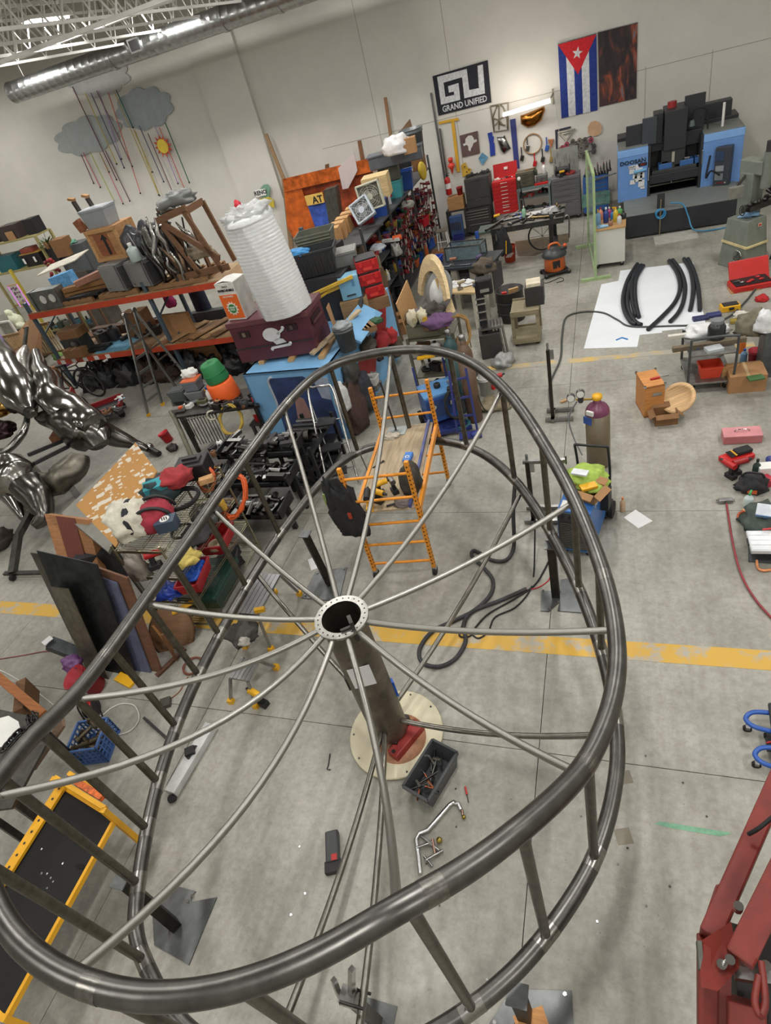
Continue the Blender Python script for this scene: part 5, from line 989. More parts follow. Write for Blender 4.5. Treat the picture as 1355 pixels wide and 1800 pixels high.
# gas cylinder with regulator
pt=P(1052,815);t=gascyl('purple-shouldered gas cylinder with yellow cap and regulator gauges',pt,.155,1.05,mat((104,92,72),.4,0,.15),mat((112,56,84),.35,0,.1),YELL)
MB().cyl((0,0,1.04),(-.26,-.02,1.06),.014,n=8).build('regulator_pipe',metalm((170,140,70),.3),t);MB().cyl((-.2,-.06,1.06),(-.2,.04,1.06),.035,n=12).build('regulator_body',DARK,t)
for x,z in ((-.32,1.1),(-.2,1.15)):
    g=MB().cyl((x,-.05,z),(x,-.0,z),.055,n=18).build('gauge',STEEL,t);MB().cyl((x,-.055,z),(x,-.05,z),.046,n=18).build('gauge_face',WHITE,g)
MB().box((-.09,-.12,.9),(.1,.03,.06),-.6).build('paper_label',WHITE,t);MB().box((-.12,-.1,.78),(.12,.03,.1),-.7).build('blue_label',BLUE,t)
MB().tube(catmull([(-.25,-.02,1.03),(-.36,-.05,.8),(-.3,-.1,.5),(-.2,-.2,.3)],6),.01,6).build('gas_hose',GREYP,t)
# blue welder on cart
F=fit((990,968),(1036,985),(988,895));wp0=P(1012,978);t=thing('welding_machine','blue welding machine on a wheeled cart with louvred dark front','welder',wp0,R_(-12));WB=plast((52,104,172));wh=.62;ww,wd=.38,.72
MB().box((0,wd/2,.08+wh/2),(ww,wd,wh)).build('welder_body',WB,t,bevel=.012);MB().box((0,-.006,.1+wh*.42),(ww-.03,.012,wh*.75)).build('front_grille',mat((52,52,52),.5),t)
for i in range(14): MB().box((0,-.016,.16+i*.028),(ww-.07,.01,.012)).build('louvre',mat((90,88,84),.4),t)
MB().box((0,-.01,.08+wh*.88),(ww-.03,.014,wh*.18)).build('control_panel',mat((60,62,66),.4),t);MB().box((-.1,.12,.08+wh+.003),(.12,.12,.004)).build('white_sticker',WHITE,t)
for i in range(4): MB().cyl((-.12+.08*i,-.02,.08+wh*.88),(-.12+.08*i,-.04,.08+wh*.88),.016,n=10).build('knob',BLACK,t)
text('Miller',.1,WHITE,'maker_name',t,(ww/2+.002,wd*.45,.08+wh*.9),(R_(90),0,R_(90)),.002)
for sx in (-1,1): MB().tube(catmull([(sx*ww/2,wd,.1),(sx*ww/2,wd+.15,.1),(sx*ww/2,wd+.25,.55),(sx*ww/2,wd+.15,1.0)],5),.016,8).build('cart_frame',BLACK,t)
MB().cyl((-ww/2,wd+.15,1.0),(ww/2,wd+.15,1.0),.016,n=8).build('cart_handle',BLACK,t);MB().box((0,wd+.14,.06),(.42,.36,.03)).build('cylinder_shelf',BLACK,t)
for sx in (-1,1): MB().cyl((sx*(ww/2+.03),wd+.08,.11),(sx*(ww/2+.08),wd+.08,.11),.11,n=18).build('wheel',RUB,t);caster(t,sx*(ww/2-.05),.06,.04)
MB().box((ww/2+.04,wd*.75,.5),(.1,.18,.24)).build('cable_holster',BLACK,t)
mw2=Matrix.Rotation(R_(-12),4,'Z')
def onw(x,y,z): v=mw2@Vector((x,y,0));return Vector((wp0.x+v.x,wp0.y+v.y,z))
heap('lime green jacket draped over the top of the blue welder',onw(.02,wd*.72,.71),(.26,.24,.12),cloth((160,186,84)),15,'jacket','green_jacket',amp=.45)
carton('open cardboard box of rods on top of the blue welder',(onw(.05,.2,.705),R_(-30),.3,.12),.24,CARD,True)
tag(MB().box((0,0,.015),(.18,.1,.03),.4).build('yellow_packet',YELL,None,onw(.1,.3,.83)),'bright yellow packet in the cardboard box on the welder','packet');tag(MB().box((0,0,.01),(.18,.1,.02),-.3).build('clear_packet',mat((196,200,206),.3),None,onw(-.02,.42,.93)),'clear plastic packet on the green jacket','packet')
bottle('orange spray can standing by the wheel of the blue welder',P(1094,898),.033,.22,mat((190,160,130),.4),plast((214,120,50)),name='spray_can',cat='spray can')
tag(MB().prism([tuple(P(*q).xy) for q in ((1096,910),(1117,896),(1147,916),(1122,929))],0,.003).build('paper_sheet',PAPER),'white sheet of paper on the floor right of the blue welder','paper')
tag(MB().prism([tuple(P(*q).xy) for q in ((541,984),(553,979),(563,997),(547,1003))],0,.003).build('paper_scrap',PAPER),'small white paper scrap behind the left base plate','paper')
HS=mat((52,52,54),.7,0,.3,40)
hose('welding_hose','thick braided black welding hose looped on the floor inside the ring','hose',[(905,850,.8),(902,900,.5),(903,960,.05),(890,984),(866,985),(845,973),(832,968),(830,978),(850,998),(866,1020),(862,1045),(835,1072),(800,1090),(760,1110),(738,1140),(742,1164),(770,1172),(800,1158),(818,1128),(815,1098),(830,1075),(880,1055),(925,1035)],.024,HS,n=8)
hose('ground_cable','thin black welding cable running from the stand to the yellow line','cable',[(970,975),(955,1005),(938,1030),(900,1055),(860,1078),(838,1100),(826,1118),(808,1118),(812,1100)],.011,RUB)
hose('torch_lead','long thin black torch lead hanging from the lower ring to the floor','cable',[(940,888,.8),(940,940,.4),(938,1010),(930,1040),(905,1068),(870,1085),(858,1110),(840,1122),(825,1110)],.010,RUB)
hose('red_lead','short red electrical lead beside the right floor stand','cable',[(968,1012),(962,1022),(945,1033),(925,1037)],.007,RED)
# tote of tools
F=fit((711,1393),(752,1418),(709,1370));p0=P(738,1414);t=tub('grey plastic tote full of steel tools on the floor by the hub',(p0,math.atan2(*( (P(752,1418)-P(711,1393)).yx)),.27,.2),.5,plast((70,72,74)),'tool_tote','tote');ya=t.rotation_euler.z
MB().bar((.12,.02,.19),(.12,.48,.19),.02).build('side_handle',BLACK,t)
ma=Matrix.Rotation(ya,4,'Z')
random.seed(71)
nm=['steel box wrench','black handled hammer','copper coloured rod','chrome ratchet','small steel clamp','dark pipe fitting','rusty bracket','pink handled screwdriver','chrome socket','black pliers','bent steel hook','grey angle bracket']
for i in range(12):
    v=ma@Vector((random.uniform(-.08,.08),.06+i*.033,0));rnd_tool((p0.x+v.x,p0.y+v.y,.08+.01*(i % 5)),('wrench','hammer','screwdriver')[i % 3],random.choice((STEEL,IRON,CHROME,DARK,metalm((180,110,80),.35))),random.choice((CHROME,IRON)),nm[i]+' lying in the grey tool tote',random.uniform(0,6),.75)
# silver clamp, pens, case
a=P(737,1535,.02);t=thing('welding_clamp','large bright aluminium C-shaped clamp lying on the floor','clamp',(0,0,0));AL=metalm((206,208,208),.28,.08)
MB().tube([P(x,y,.025) for x,y in ((739,1536),(735,1500),(731,1475),(737,1465),(752,1459),(790,1415),(797,1410),(806,1414),(810,1424))],.02,8).build('clamp_frame',AL,t)
for a,b in (((733,1490),(760,1480)),((740,1470),(772,1495)),((760,1475),(765,1505)),((748,1512),(778,1495)),((745,1505),(760,1523)),((812,1424),(814,1438))): MB().cyl(P(*a,.04),P(*b,.03),.012,n=8).build('clamp_screw',random.choice((STEEL,metalm((150,120,110),.35))),t)
MB().ball(P(772,1477,.04),.028,8,6).ball(P(815,1436,.03),.02,8,6).build('brass_knob',metalm((170,150,80),.3),t)
rnd_tool(P(821,1398),'screwdriver',plast((190,60,54)),DARK,'small red marker pen on the floor right of the tote',-1.2,.7);hose('hex_key','small black hex key lying left of the hub base','hex key',[(580,1325),(577,1345),(575,1352),(581,1353)],.006,DARK)
t=thing('drill_case','black battery tool lying on the floor behind a lower spoke','case',P(587,1492),R_(112));MB().box((0,0,.04),(.26,.12,.07)).build('case_body',mat((58,60,62),.4),t,bevel=.015);MB().box((-.16,0,.03),(.1,.15,.06)).build('case_base',BLACK,t,bevel=.01);MB().box((-.1,-.02,.078),(.05,.05,.01)).build('red_button',RED,t)
random.seed(72)
for i in range(26):
    q=(random.uniform(480,1250),random.uniform(1250,1790));t=tag(MB().cyl((0,0,0),(0,0,.008),.009,n=7).build('steel_slug',CHROME,None,P(*q)),'tiny bright steel slug scattered on the bare floor','steel slug','steel slugs on the floor')
# white level beam lying on the left
a,b=P(300,1395,.05),P(372,1275,.05);t=thing('white_beam','white flat steel beam lying left inside the ring','beam',(a+b)/2);d=(b-a)/2;MB().bar(-d,d,.13,.09).build('beam_body',mat((196,198,196),.5),t,bevel=.006);MB().bar(-d*.1+Vector((0,0,.05)),d*.3+Vector((0,0,.05)),.03,.012).build('slot',DARK,t);MB().cyl(-d*1.0+Vector((.03,-.02,-.04)),-d*1.08+Vector((.03,-.02,.0)),.04,n=10).build('end_roller',DARK,t);MB().box(d*.1+Vector((-.02,0,.06)),(.1,.09,.05),.6).build('black_handle',BLACK,t)
plank('thin black pry bar with rust tip beside the white beam',P(253,1262,.03),P(302,1306,.03),.03,.03,mat((44,42,42),.5),'pry_bar','pry bar')
# bottom clamp stand
b=P(612,1750,.75);b.z=0;t=thing('ring_jack','steel jack stand with chrome clamps under the ring at the bottom edge','stand',b);MB().box((0,0,.35),(.07,.07,.7)).build('jack_post',metalm((110,108,104),.45),t)
MB().box((0,0,.72),(.1,.1,.1)).build('clamp_block',STEEL,t);MB().bar((-.1,0,.62),(-.08,.04,.86),.03).build('clamp_arm',CHROME,t);MB().bar((.02,0,.74),(.06,.1,.98),.035).build('clamp_arm',CHROME,t);MB().cyl((-.02,-.05,.82),(.14,-.05,.82),.01,n=6).build('t_screw',IRON,t);MB().cyl((-.02,.05,.68),(.12,.05,.68),.01,n=6).build('t_screw',IRON,t)
MB().prism([(-.12,-.12),(.12,-.12),(.12,.12),(-.12,.12)],0,.012).build('base_plate',PLATEM,t)
p=P(935,1800);t=thing('sole_block','wood and black rubber block on the lower right base plate','block',(p.x,p.y,.02));MB().box((0,0,.03),(.2,.1,.05),.5).build('rubber',BLACK,t,bevel=.02);MB().box((0,0,.065),(.21,.11,.015),.5).build('wood_edge',wood((196,140,84)),t)
# ================================================================== yellow scaffold
SY=mat((222,142,36),.45,0,.12);NL,NR,FR=P(663,1014),P(766,1008),P(790,852);FL=NL+(FR-NR);sc_o=(NL+FR)/2
t=thing('baker_scaffold','orange-yellow rolling scaffold with plywood deck inside the ring','scaffold',sc_o);HS_=1.74
for L_,Rr,nm in ((NL,NR,'near'),(FL,FR,'far')):
    for q in (L_,Rr):
        o=MB().bar(q-sc_o+Vector((0,0,.1)),q-sc_o+Vector((0,0,HS_)),.045).build('upright',SY,t)
        hm=MB()
        for k in range(26):
            z=.2+k*.059
            for dx,dy in ((.0235,0),(0,-.0235)): hm.box((q-sc_o)+Vector((dx,dy,z)),(.018 if dy else .002,.002 if dy else .018,.018))
        hm.build('pin_holes',mat((60,40,20),.8),o,kind='stuff')
        c=MB().cyl((q-sc_o)+Vector((-.02,0,.06)),(q-sc_o)+Vector((.02,0,.06)),.06,n=14).build('caster',RUB,t);MB().box((q-sc_o)+Vector((0,0,.11)),(.05,.06,.05)).build('caster_fork',CHROME,c)
    for z in (.24,.56,.89,1.25,1.58): MB().cyl(L_-sc_o+Vector((0,0,z)),Rr-sc_o+Vector((0,0,z)),.017,n=8).build('rung',SY,t)
DZ=1.04;n1,n2=(FR-NR).normalized(),(NR-NL).normalized()
for a,b in ((NL,FL),(NR,FR)): MB().bar(a-sc_o+Vector((0,0,DZ)),b-sc_o+Vector((0,0,DZ)),.04,.08).build('side_rail',SY,t)
for q in (NR,NL):
    MB().bar(q-sc_o+n1*.1+Vector((0,0,DZ)),q-sc_o+n1*.02+Vector((0,0,.72)),.03).build('brace',SY,t);e=FR if q is NR else FL;MB().bar(e-sc_o-n1*.1+Vector((0,0,DZ)),e-sc_o-n1*.02+Vector((0,0,.72)),.03).build('brace',SY,t)
w_,l_=(NR-NL).length,(FR-NR).length
MB().add([(a-sc_o)+Vector((0,0,z)) for z in (DZ+.03,DZ+.055) for a in (NL+n2*.04,NR-n2*.04,FR-n2*.04,FL+n2*.04)],[(3,2,1,0),(4,5,6,7),(0,1,5,4),(1,2,6,5),(2,3,7,6),(3,0,4,7)]).build('plywood_deck',wood((170,152,124),(10,1,10)),t)
dk=DZ+.056
def od(px,py): return P(px,py,dk)
MB().bar((NR-sc_o)-n2*.09+Vector((0,0,dk+.02)),(FR-sc_o)-n2*.09+Vector((0,0,dk+.02)),.03,.05).build('blue_edge_rail',plast((60,74,130)),t)
heap('black camouflage tool backpack standing on the scaffold deck',od(725,858),(.13,.16,.24),cloth((60,56,48)),41,'backpack','backpack',amp=.35)
t2=thing('tape_measure_box','blue box with white ring logo on the scaffold deck','box',od(718,808));MB().box((0,0,.03),(.1,.18,.06)).build('box_body',plast((40,110,190)),t2,bevel=.006);MB().torus((0,-.02,.062),.025,.006,14,5).build('ring_logo',WHITE,t2)
rnd_tool(od(676,868),'drill',YELL,BLACK,'yellow and black angle grinder on the scaffold deck',.6,1.0);rnd_tool(od(692,862),'drill',STEEL,BLACK,'silver and black grinder between backpack and yellow grinder',2.2,1.0);rnd_tool(od(672,885),'drill',YELL,BLACK,'yellow cordless drill at the near edge of the scaffold deck',-.4,1.0);rnd_tool(od(700,885),'wrench',DARK,DARK,'dark steel cylinder tool at the near right of the deck',.4,1.4)
heap('grey cloth pouch at the near edge of the scaffold deck',od(708,886),(.1,.08,.05),cloth((110,100,96)),45,'pouch','cloth_pouch');rnd_tool(od(664,818),'wrench',BLACK,BLACK,'small black clamp lying on the bare plywood deck',.9,.8)
rnd_tool(od(652,890),'drill',BLACK,YELL,'black cordless nailer hanging over the left deck edge',1.8,1.1)
heap('pale work gloves at the far end of the scaffold deck',od(688,768),(.12,.07,.03),cloth((190,182,166)),46,'gloves','work_gloves',amp=.7)
t2=thing('light_stand','grey stand with clear square base on the scaffold deck','stand',od(697,758));MB().box((0,0,.006),(.28,.2,.012)).build('clear_base',mat((150,158,156),.2),t2);MB().cyl((0,0,.01),(-.05,.02,.75),.013,n=8).build('stand_pole',IRON,t2);MB().cyl((0,0,.01),(0,0,.03),.03,n=10).build('pole_socket',CHROME,t2)
# jacket hung on near left upright
p=NL+Vector((-.06,-.02,0));t2=thing('black_jacket','black work jacket hanging on the near left scaffold post','jacket',(p.x,p.y,1.25))
heap(None,(0,0,-.45),(.2,.1,.52),cloth((34,34,36)),43,name='jacket_body',par=t2,amp=.55);MB().ball((-.16,-.02,.05),(.06,.05,.34),10,8,5,.5).build('sleeve',cloth((38,38,40)),t2);MB().box((-.2,-.04,.1),(.05,.02,.16)).build('reflective_strip',mat((140,160,90),.5),t2);MB().box((.06,-.1,-.1),(.04,.02,.08)).build('red_patch',plast((160,60,40)),t2)
# ================================================================== chrome folding step ladder
a,b=P(578,868),P(632,852);t=thing('step_ladder','silver folding step ladder with round top leaning by the blue mural box','step ladder',(a+b)/2);o0=t.location.copy()
tp1,tp2=P(542,690,1.25)-o0,P(585,685,1.25)-o0
MB().tube(catmull([a-o0,(a-o0)*.5+tp1*.5,tp1,tp1*.7+tp2*.3+Vector((0,0,.08)),tp1*.3+tp2*.7+Vector((0,0,.08)),tp2,(b-o0)*.5+tp2*.5,b-o0],6),.02,8).build('rail_tube',metalm((190,190,188),.25,.1),t)
for k,f in enumerate((.2,.45,.7)):
    l,r=(a-o0)*(1-f)+tp1*f,(b-o0)*(1-f)+tp2*f;MB().cyl(l,r,.012,n=8).build('cross_tube',STEEL,t);m_=(l+r)/2;MB().box(m_+Vector((0,-.08,.02)),(.3,.2,.025),math.atan2((r-l).y,(r-l).x)).build('tread',BLACK,t)
for q,r in ((a-o0,tp1),(b-o0,tp2)): MB().cyl(r*.9+q*.1,q+Vector((.05,.32,0)),.012,n=8).build('rear_leg',STEEL,t)
# ================================================================== blue mural box with job box on top
MZ=1.38;A_,B_=P(426,659,MZ),P(574,647,MZ);yw=math.atan2(B_.y-A_.y,B_.x-A_.x);mwid=(B_-A_).length;md=3.3
t=thing('mural_box','large light blue plywood crate painted with a dark night mural','crate',Vector(((A_.x+B_.x)/2,(A_.y+B_.y)/2,0)),yw);LB_=mat((120,172,214),.6,0,.08,3);MUR=mat((46,62,104),.6,0,.6,3)
MB().box((0,.02,MZ/2),(mwid,.04,MZ)).build('front_panel',LB_,t);MB().box((mwid/2-.02,md/2,MZ/2),(.04,md,MZ)).build('right_panel',LB_,t);MB().box((-mwid/2+.02,md/2,MZ/2),(.04,md,MZ)).build('left_panel',LB_,t);MB().box((0,md/2-.6,MZ-.02),(mwid,md-1.2,.04)).build('top_panel',LB_,t)
MB().slab([(-mwid*.26,.03),(mwid*.44,.03),(mwid*.44,1.0),(mwid*.2,1.27),(-mwid*.22,1.27),(-mwid*.22,.9)],-.006,0).build('mural_field',MUR,t);MB().tube(catmull([(-mwid*.3,-.008,.55),(-mwid*.22,-.008,.75),(-mwid*.22,-.008,1.2),(-mwid*.16,-.008,1.3)],5),.022,6).build('mural_outline',mat((170,180,190),.6),t)
MB().slab([(0,.1),(.3,.1),(.2,.85),(.05,.95),(-.05,.5)],-.012,-.006).build('mural_figure',mat((150,116,110),.7,0,.2),t);MB().slab([(mwid*.34,.85),(mwid*.44,.8),(mwid*.48,1.2),(mwid*.3,1.28)],-.012,-.006).build('mural_figure',mat((150,160,180),.7),t)
# painted fish and skull on the right side
for poly,c,nm in (([(.9,.5),(1.2,.3),(1.7,.35),(1.95,.6),(1.75,.95),(1.3,1.0),(1.0,.8)],(150,44,44),'painted_fish'),([(.55,.55),(.8,.75),(.6,.95)],(150,44,44),'painted_fish_tail'),([(2.2,.9),(2.5,.6),(2.8,.9),(3.0,1.2),(2.4,1.25)],(160,40,40),'painted_shape')):
    MB().add([(mwid/2+.002,y,z) for y,z in poly]+[(mwid/2+.008,y,z) for y,z in poly],[tuple(range(len(poly),2*len(poly)))]).build(nm,mat(c,.6),t)
MURM=Matrix.Rotation(yw,4,'Z')
def om(x,y,z): v=MURM@Vector((x,y,0));return Vector((t_m.x+v.x,t_m.y+v.y,z))
t_m=t.location.copy()
# lids standing open on the right
for i,(y0,y1,tilt,l) in enumerate(((.75,1.9,.62,'light blue crate lid propped open beside the waste bucket'),)):
    p=om(mwid/2+.16,(y0+y1)/2,MZ-.1);tag(MB().box((0,0,.25),(.04,y1-y0,.45),ry=-1.0).build('hinged_board',LB_,None,p,yw),l,'lid')
plank('pale wood batten lying slanted over the blue crate',om(mwid/2-.4,.35,MZ+.1),om(mwid/2+.12,1.5,MZ+.3),.1,.04,wood((190,170,140)),'batten','batten');plank('dark hinge strut on the propped blue lid',om(mwid/2+.02,1.7,MZ+.2),om(mwid/2-.0,2.3,MZ+.55),.08,.05,DARK,'strut','strut')
# clothes and gear on the right side of the mural box
sp=lambda y,z,out=.1: om(mwid/2+out,y,z)
for y,z,dm,c,s,l,cat in ((.35,.05,(.16,.3,.62),(74,54,48),1,'long brown work coat hanging on the blue crate','coat'),(.9,.1,(.14,.24,.5),(60,60,66),2,'dark denim trousers hanging beside the brown coat','trousers'),(.0,.62,(.12,.14,.34),(196,198,196),3,'white cloth bundle hanging at the crate corner','cloth'),(.55,.85,(.13,.2,.26),(62,62,58),4,'black helmet bag hanging on the blue crate','bag'),(2.1,.7,(.14,.25,.2),(150,42,44),5,'red jacket bundle hanging at the far end of the crate','jacket'),(1.5,.95,(.13,.2,.16),(84,80,70),6,'dark leather gear bundle on the crate side','gear'),(1.3,.25,(.12,.2,.22),(120,122,120),8,'grey tool pouch hanging low on the crate side','pouch'),(2.6,.55,(.12,.16,.2),(170,50,50),9,'red welding hood hanging at the crate','hood'),(2.75,.2,(.12,.2,.3),(90,80,66),10,'brown canvas bundle by the far crate corner','bundle')):
    heap(l,sp(y,z),dm,cloth(c),s+50,cat,cat.replace(' ','_')+'_bundle',yw,.4)
rnd_tool(sp(1.75,.6,.2),'drill',YELL,DARK,'yellow tool hanging on the side of the blue crate',1,1.0);tub('small white wire basket hanging on the blue crate',(sp(1.05,.42,.16),yw,.22,.14),.2,WHITE,'wire_basket','basket')
extinguisher('red and white fire extinguisher standing left of the mural box',P(456,738,.42),.55,(0,0,.4));simple_table('low dark stand under the fire extinguisher',P(456,738,.42),.3,.3,.42,mat((58,56,54),.6),'low_stand','stand')
# job box
JM=mat((88,44,54),.5,0,.22,4);jA,jB=P(425,647,MZ),P(560,628,MZ);jy=math.atan2(jB.y-jA.y,jB.x-jA.x);jw=(jB-jA).length;jd=.78;jh=.74
jl=(jA+jB)/2+Vector((0,.06,.06));t=thing('job_box','maroon steel job box with white skull and crossbones','job box',jl,jy)
MB().box((0,jd/2,.12),(jw,jd,.24)).build('lower_body',JM,t,bevel=.01);MB().box((0,jd/2,.44),(jw-.02,jd-.02,.40)).build('upper_body',JM,t,bevel=.01);MB().box((0,jd/2,jh-.06),(jw+.03,jd+.03,.1)).build('lid',mat((104,60,66),.5,0,.25,4),t,bevel=.012);MB().box((0,-.006,.25),(jw,.012,.02)).build('seam',DARK,t)
for x in (-jw*.32,jw*.28): o=MB().box((x,-.002,.5),(.2,.02,.11)).build('lock_recess',mat((46,24,30),.6),t);MB().box((x,-.016,.5),(.06,.02,.07)).build('padlock',STEEL,o)
MB().box((jw/2+.005,jd*.45,.5),(.012,.45,.12)).build('side_handle_recess',mat((50,26,32),.6),t);MB().bar((jw/2+.02,jd*.2,.46),(jw/2+.02,jd*.75,.46),.03).build('side_handle',mat((110,70,74),.5),t)
def pol(L_,y0,y1,nm,m): MB().slab(L_,y0,y1).build(nm,m,t)
SK=mat((214,214,214),.6);pol([(.02+.16*math.cos(a*.3491),.43+.12*math.sin(a*.3491)) for a in range(18)],-.02,-.008,'skull_mark',SK);pol([(.1,.36),(.2,.33),(.24,.27),(.05,.25),(.0,.32)],-.02,-.008,'jaw_mark',SK)
for a,b in (((-.06,.2),(.3,.22)),((.12,.42),(.26,.5))): MB().bar((a[0],-.014,a[1]),(b[0],-.014,b[1]),.012,.04).ball((b[0],-.014,b[1]+.02),(.03,.01,.03),8,6).ball((a[0],-.014,a[1]-.02),(.03,.01,.03),8,6).build('bone_mark',SK,t)
for x in (-jw*.4,0,jw*.4): tag(MB().box((0,jd/2,.0),(.1,jd,.055),0).build('skid_block',PINE,None,om(x,.32,MZ+.032),jy),'wood skid under the maroon job box','wood block','skids under the job box')
jtop=jl.z+jh
# bubble wrap roll: bagged, ribbed
bc=P(498,557,jtop);bl=Vector((bc.x-.06,bc.y+.30,jtop));t=thing('bubble_wrap_roll','huge clear-bagged roll of white bubble wrap standing on the job box','bubble wrap roll',bl,rot=(R_(2),R_(-3),0));BW=mat((214,217,218),.28,0,.06,9,.5,coat=.4)
pr=[];z=0;R0=.42
while z < 1.44:
    k=R0*(1-.10*(z/1.44)**2);pr+=[(k-.003,z),(k+.004,z+.025),(k-.003,z+.05)];z+=.052
n=72;vs=[];fs=[]
for r,z in pr:
    for i in range(n): a=2*math.pi*i/n;rr=r*(1+.03*math.sin(a*5+z*1.5)+.022*abs(math.sin(a*6.5+z*.8))+.01*math.sin(a*17+z*5));vs.append((rr*math.cos(a),rr*.92*math.sin(a),z))
for k in range(len(pr)-1): fs+=[(k*n+i,k*n+(i+1) % n,(k+1)*n+(i+1) % n,(k+1)*n+i) for i in range(n)]
MB().add(vs,fs,True).build('wrap_layers',BW,t)
MB().lathe([(.38,1.44),(.37,1.5),(.3,1.53),(.12,1.55),(0,1.56)],24).build('roll_end',BW,t);MB().ball((0,0,1.54),(.34,.3,.12),24,14,3,.7,4.5).build('bag_top',mat((216,218,218),.25,alpha=.6),t);MB().ball((-.05,-.05,1.68),(.05,.05,.06),10,8,4,.6).build('red_tie',plast((200,40,60)),t)
# bubble carton
F_=(P(422,567,jtop)+Vector((-.12,.14,0)),R_(-6),.36,.62);t=thing('bubble_carton','white and orange carton of bubble wrap with green VALUE PACK burst','carton',F_[0],F_[1])
MB().box((0,.18,.31),(.38,.36,.62)).build('carton_body',mat((214,212,206),.7),t,bevel=.004);MB().box((0,-.002,.23),(.36,.006,.4)).build('orange_panel',plast((226,104,36)),t)
text('ENVIRO-BUBBLE',.052,BLACK,'lettering',t,(0,-.004,.5),FACE,.002,.86,.002);text('LARGE BUBBLE',.036,WHITE,'lettering',t,(0,-.008,.4),FACE,.002,.9);text('MULTI',.04,DARK,'lettering',t,(0,-.004,.56),FACE,.002)
s_=[( (.12 if k % 2 else .085)*math.cos(k*.2618),.2+(.12 if k % 2 else .085)*math.sin(k*.2618)) for k in range(24)];MB().slab(s_,-.012,-.006).build('burst_edge',WHITE,t);MB().slab([(.075*math.cos(k*.3142),.2+.075*math.sin(k*.3142)) for k in range(20)],-.016,-.012).build('green_burst',mat((50,130,60),.6),t)
text('VALUE',.042,WHITE,'lettering',t,(0,-.018,.22),FACE,.002,.9,.001);text('PACK',.042,WHITE,'lettering',t,(0,-.018,.18),FACE,.002,.9,.001)
for sx in (-1,1): MB().box((sx*.09,.18,.635),(.19,.34,.005),ry=sx*.15).build('flap',mat((220,218,214),.7),t)
# ================================================================== pallet rack on the left
random.seed(80)
UZ,LZ_=2.15,.95;a,b=P(50,553,UZ),P(387,494,UZ);rdir=(b-a).normalized();ryaw=math.atan2(rdir.y,rdir.x);rl=(b-a).length+1.6;rd=1.1;ro=Vector((a.x,a.y,0))
ORB=mat((186,66,38),.5,0,.12);RPOST=mat((70,84,96),.5,0,.1)
t=thing('pallet_rack','long pallet rack with orange beams loaded with salvage and crates','rack',ro,ryaw)
for x in (.03,rl*.5,rl):
    for y in (.05,rd): MB().box((x,y,1.3),(.08,.07,2.6 if x > rl*.6 else 2.2)).build('upright',RPOST,t)
    for k in range(3): MB().bar((x,.05,.2+k*.7),(x,rd,.6+k*.7),.03).build('brace',RPOST,t)
for z in (UZ,LZ_):
    for y in (0,rd+.03): MB().box((rl/2,y,z-.06),(rl,.05,.12)).build('beam',ORB,t)
    k=0;x=.05
    while x < rl-.1:
        wd=.5+.2*((k*7) % 3)/2;MB().box((x+wd/2,rd/2,z+.012),(wd-.02,rd+.02,.022)).build('deck_board',wood([(150,118,82),(128,100,72),(168,140,104)][k % 3],(14,1,14)),t);x+=wd;k+=1
for i in range(5): MB().box((.18+i*.36,-.027,LZ_-.06),(.14,.004,.1)).build('white_stripe',WHITE,t)
mr=Matrix.Rotation(ryaw,4,'Z')
def onr(x,y,z): v=mr@Vector((x,y,0));return Vector((ro.x+v.x,ro.y+v.y,z))
def pxr(px,py,z): v=mr.inverted()@(P(px,py,z)-ro);return v
def pallet(label,p,rz,w_=1.1,d=.9,c=(140,106,72)):
    t=thing('wood_pallet',label,'pallet',p,rz);m=wood(c)
    for y in (.04,d/2,d-.04): MB().box((0,y,.05),(w_,.08,.08)).build('stringer',m,t)
    for k in range(6): MB().box((-w_/2+.07+k*(w_-.14)/5,d/2,.1),(.11,d,.018)).build('top_slat',m,t)
    for k in range(3): MB().box((-w_/2+.07+k*(w_-.14)/2,d/2,.006),(.1,d,.012)).build('bottom_slat',m,t)
    return t
TZ=UZ+.024
pallet('weathered pallet at the left of the upper rack deck',onr(1.5,.05,TZ),ryaw,1.0);pallet('pallet under the grey electrical boxes on the rack',onr(2.75,.05,TZ),ryaw,1.1);pallet('pallet carrying the metal scrap frame on the rack',onr(4.35,.05,TZ),ryaw,1.5,.95)
PZ=TZ+.11
# grey vented panel with two round holes
p=onr(.75,.02,TZ);t=thing('vent_box','grey sheet metal box with two round holes at the rack left end','panel box',p,ryaw);MB().box((0,.15,.22),(.75,.3,.44)).build('panel_body',metalm((130,132,130),.5),t,bevel=.006)
for x in (-.08,.2): MB().cyl((x,-.004,.24),(x,.002,.24),.1,n=18).build('round_hole',mat((206,204,198),.6),t);MB().torus((x,-.004,.24),.1,.008,18,6,'y').build('hole_rim',STEEL,t)
MB().box((-.42,.1,.2),(.07,.25,.5)).build('end_flange',metalm((150,152,150),.45),t)
for i in range(5): plank('long brown timber in the strapped bundle on the rack',onr(1.0+.05*i,.25+.13*(i % 3),PZ+.06+.12*(i//3)),onr(2.3+.04*i,.5+.13*(i % 3),PZ+.06+.12*(i//3)),.12,.1,wood([(150,108,64),(128,88,54),(166,124,78)][i % 3]),'timber','timber','strapped timbers on the rack')
plank('reddish rough beam lying over the timber bundle',onr(1.7,.1,PZ+.3),onr(2.35,.75,PZ+.36),.18,.12,wood((150,104,84)),'rough_beam','beam')
for i in range(3): plank(['black plastic channel nearest the rack edge','black plastic channel in the middle of the three','black plastic channel farthest back of the three'][i]+' on the upper deck',onr(1.2+.1*i,.08+.1*i,PZ+.03),onr(2.2+.1*i,.12+.1*i,PZ+.03),.08,.05,BLACK,'plastic_channel','channel')
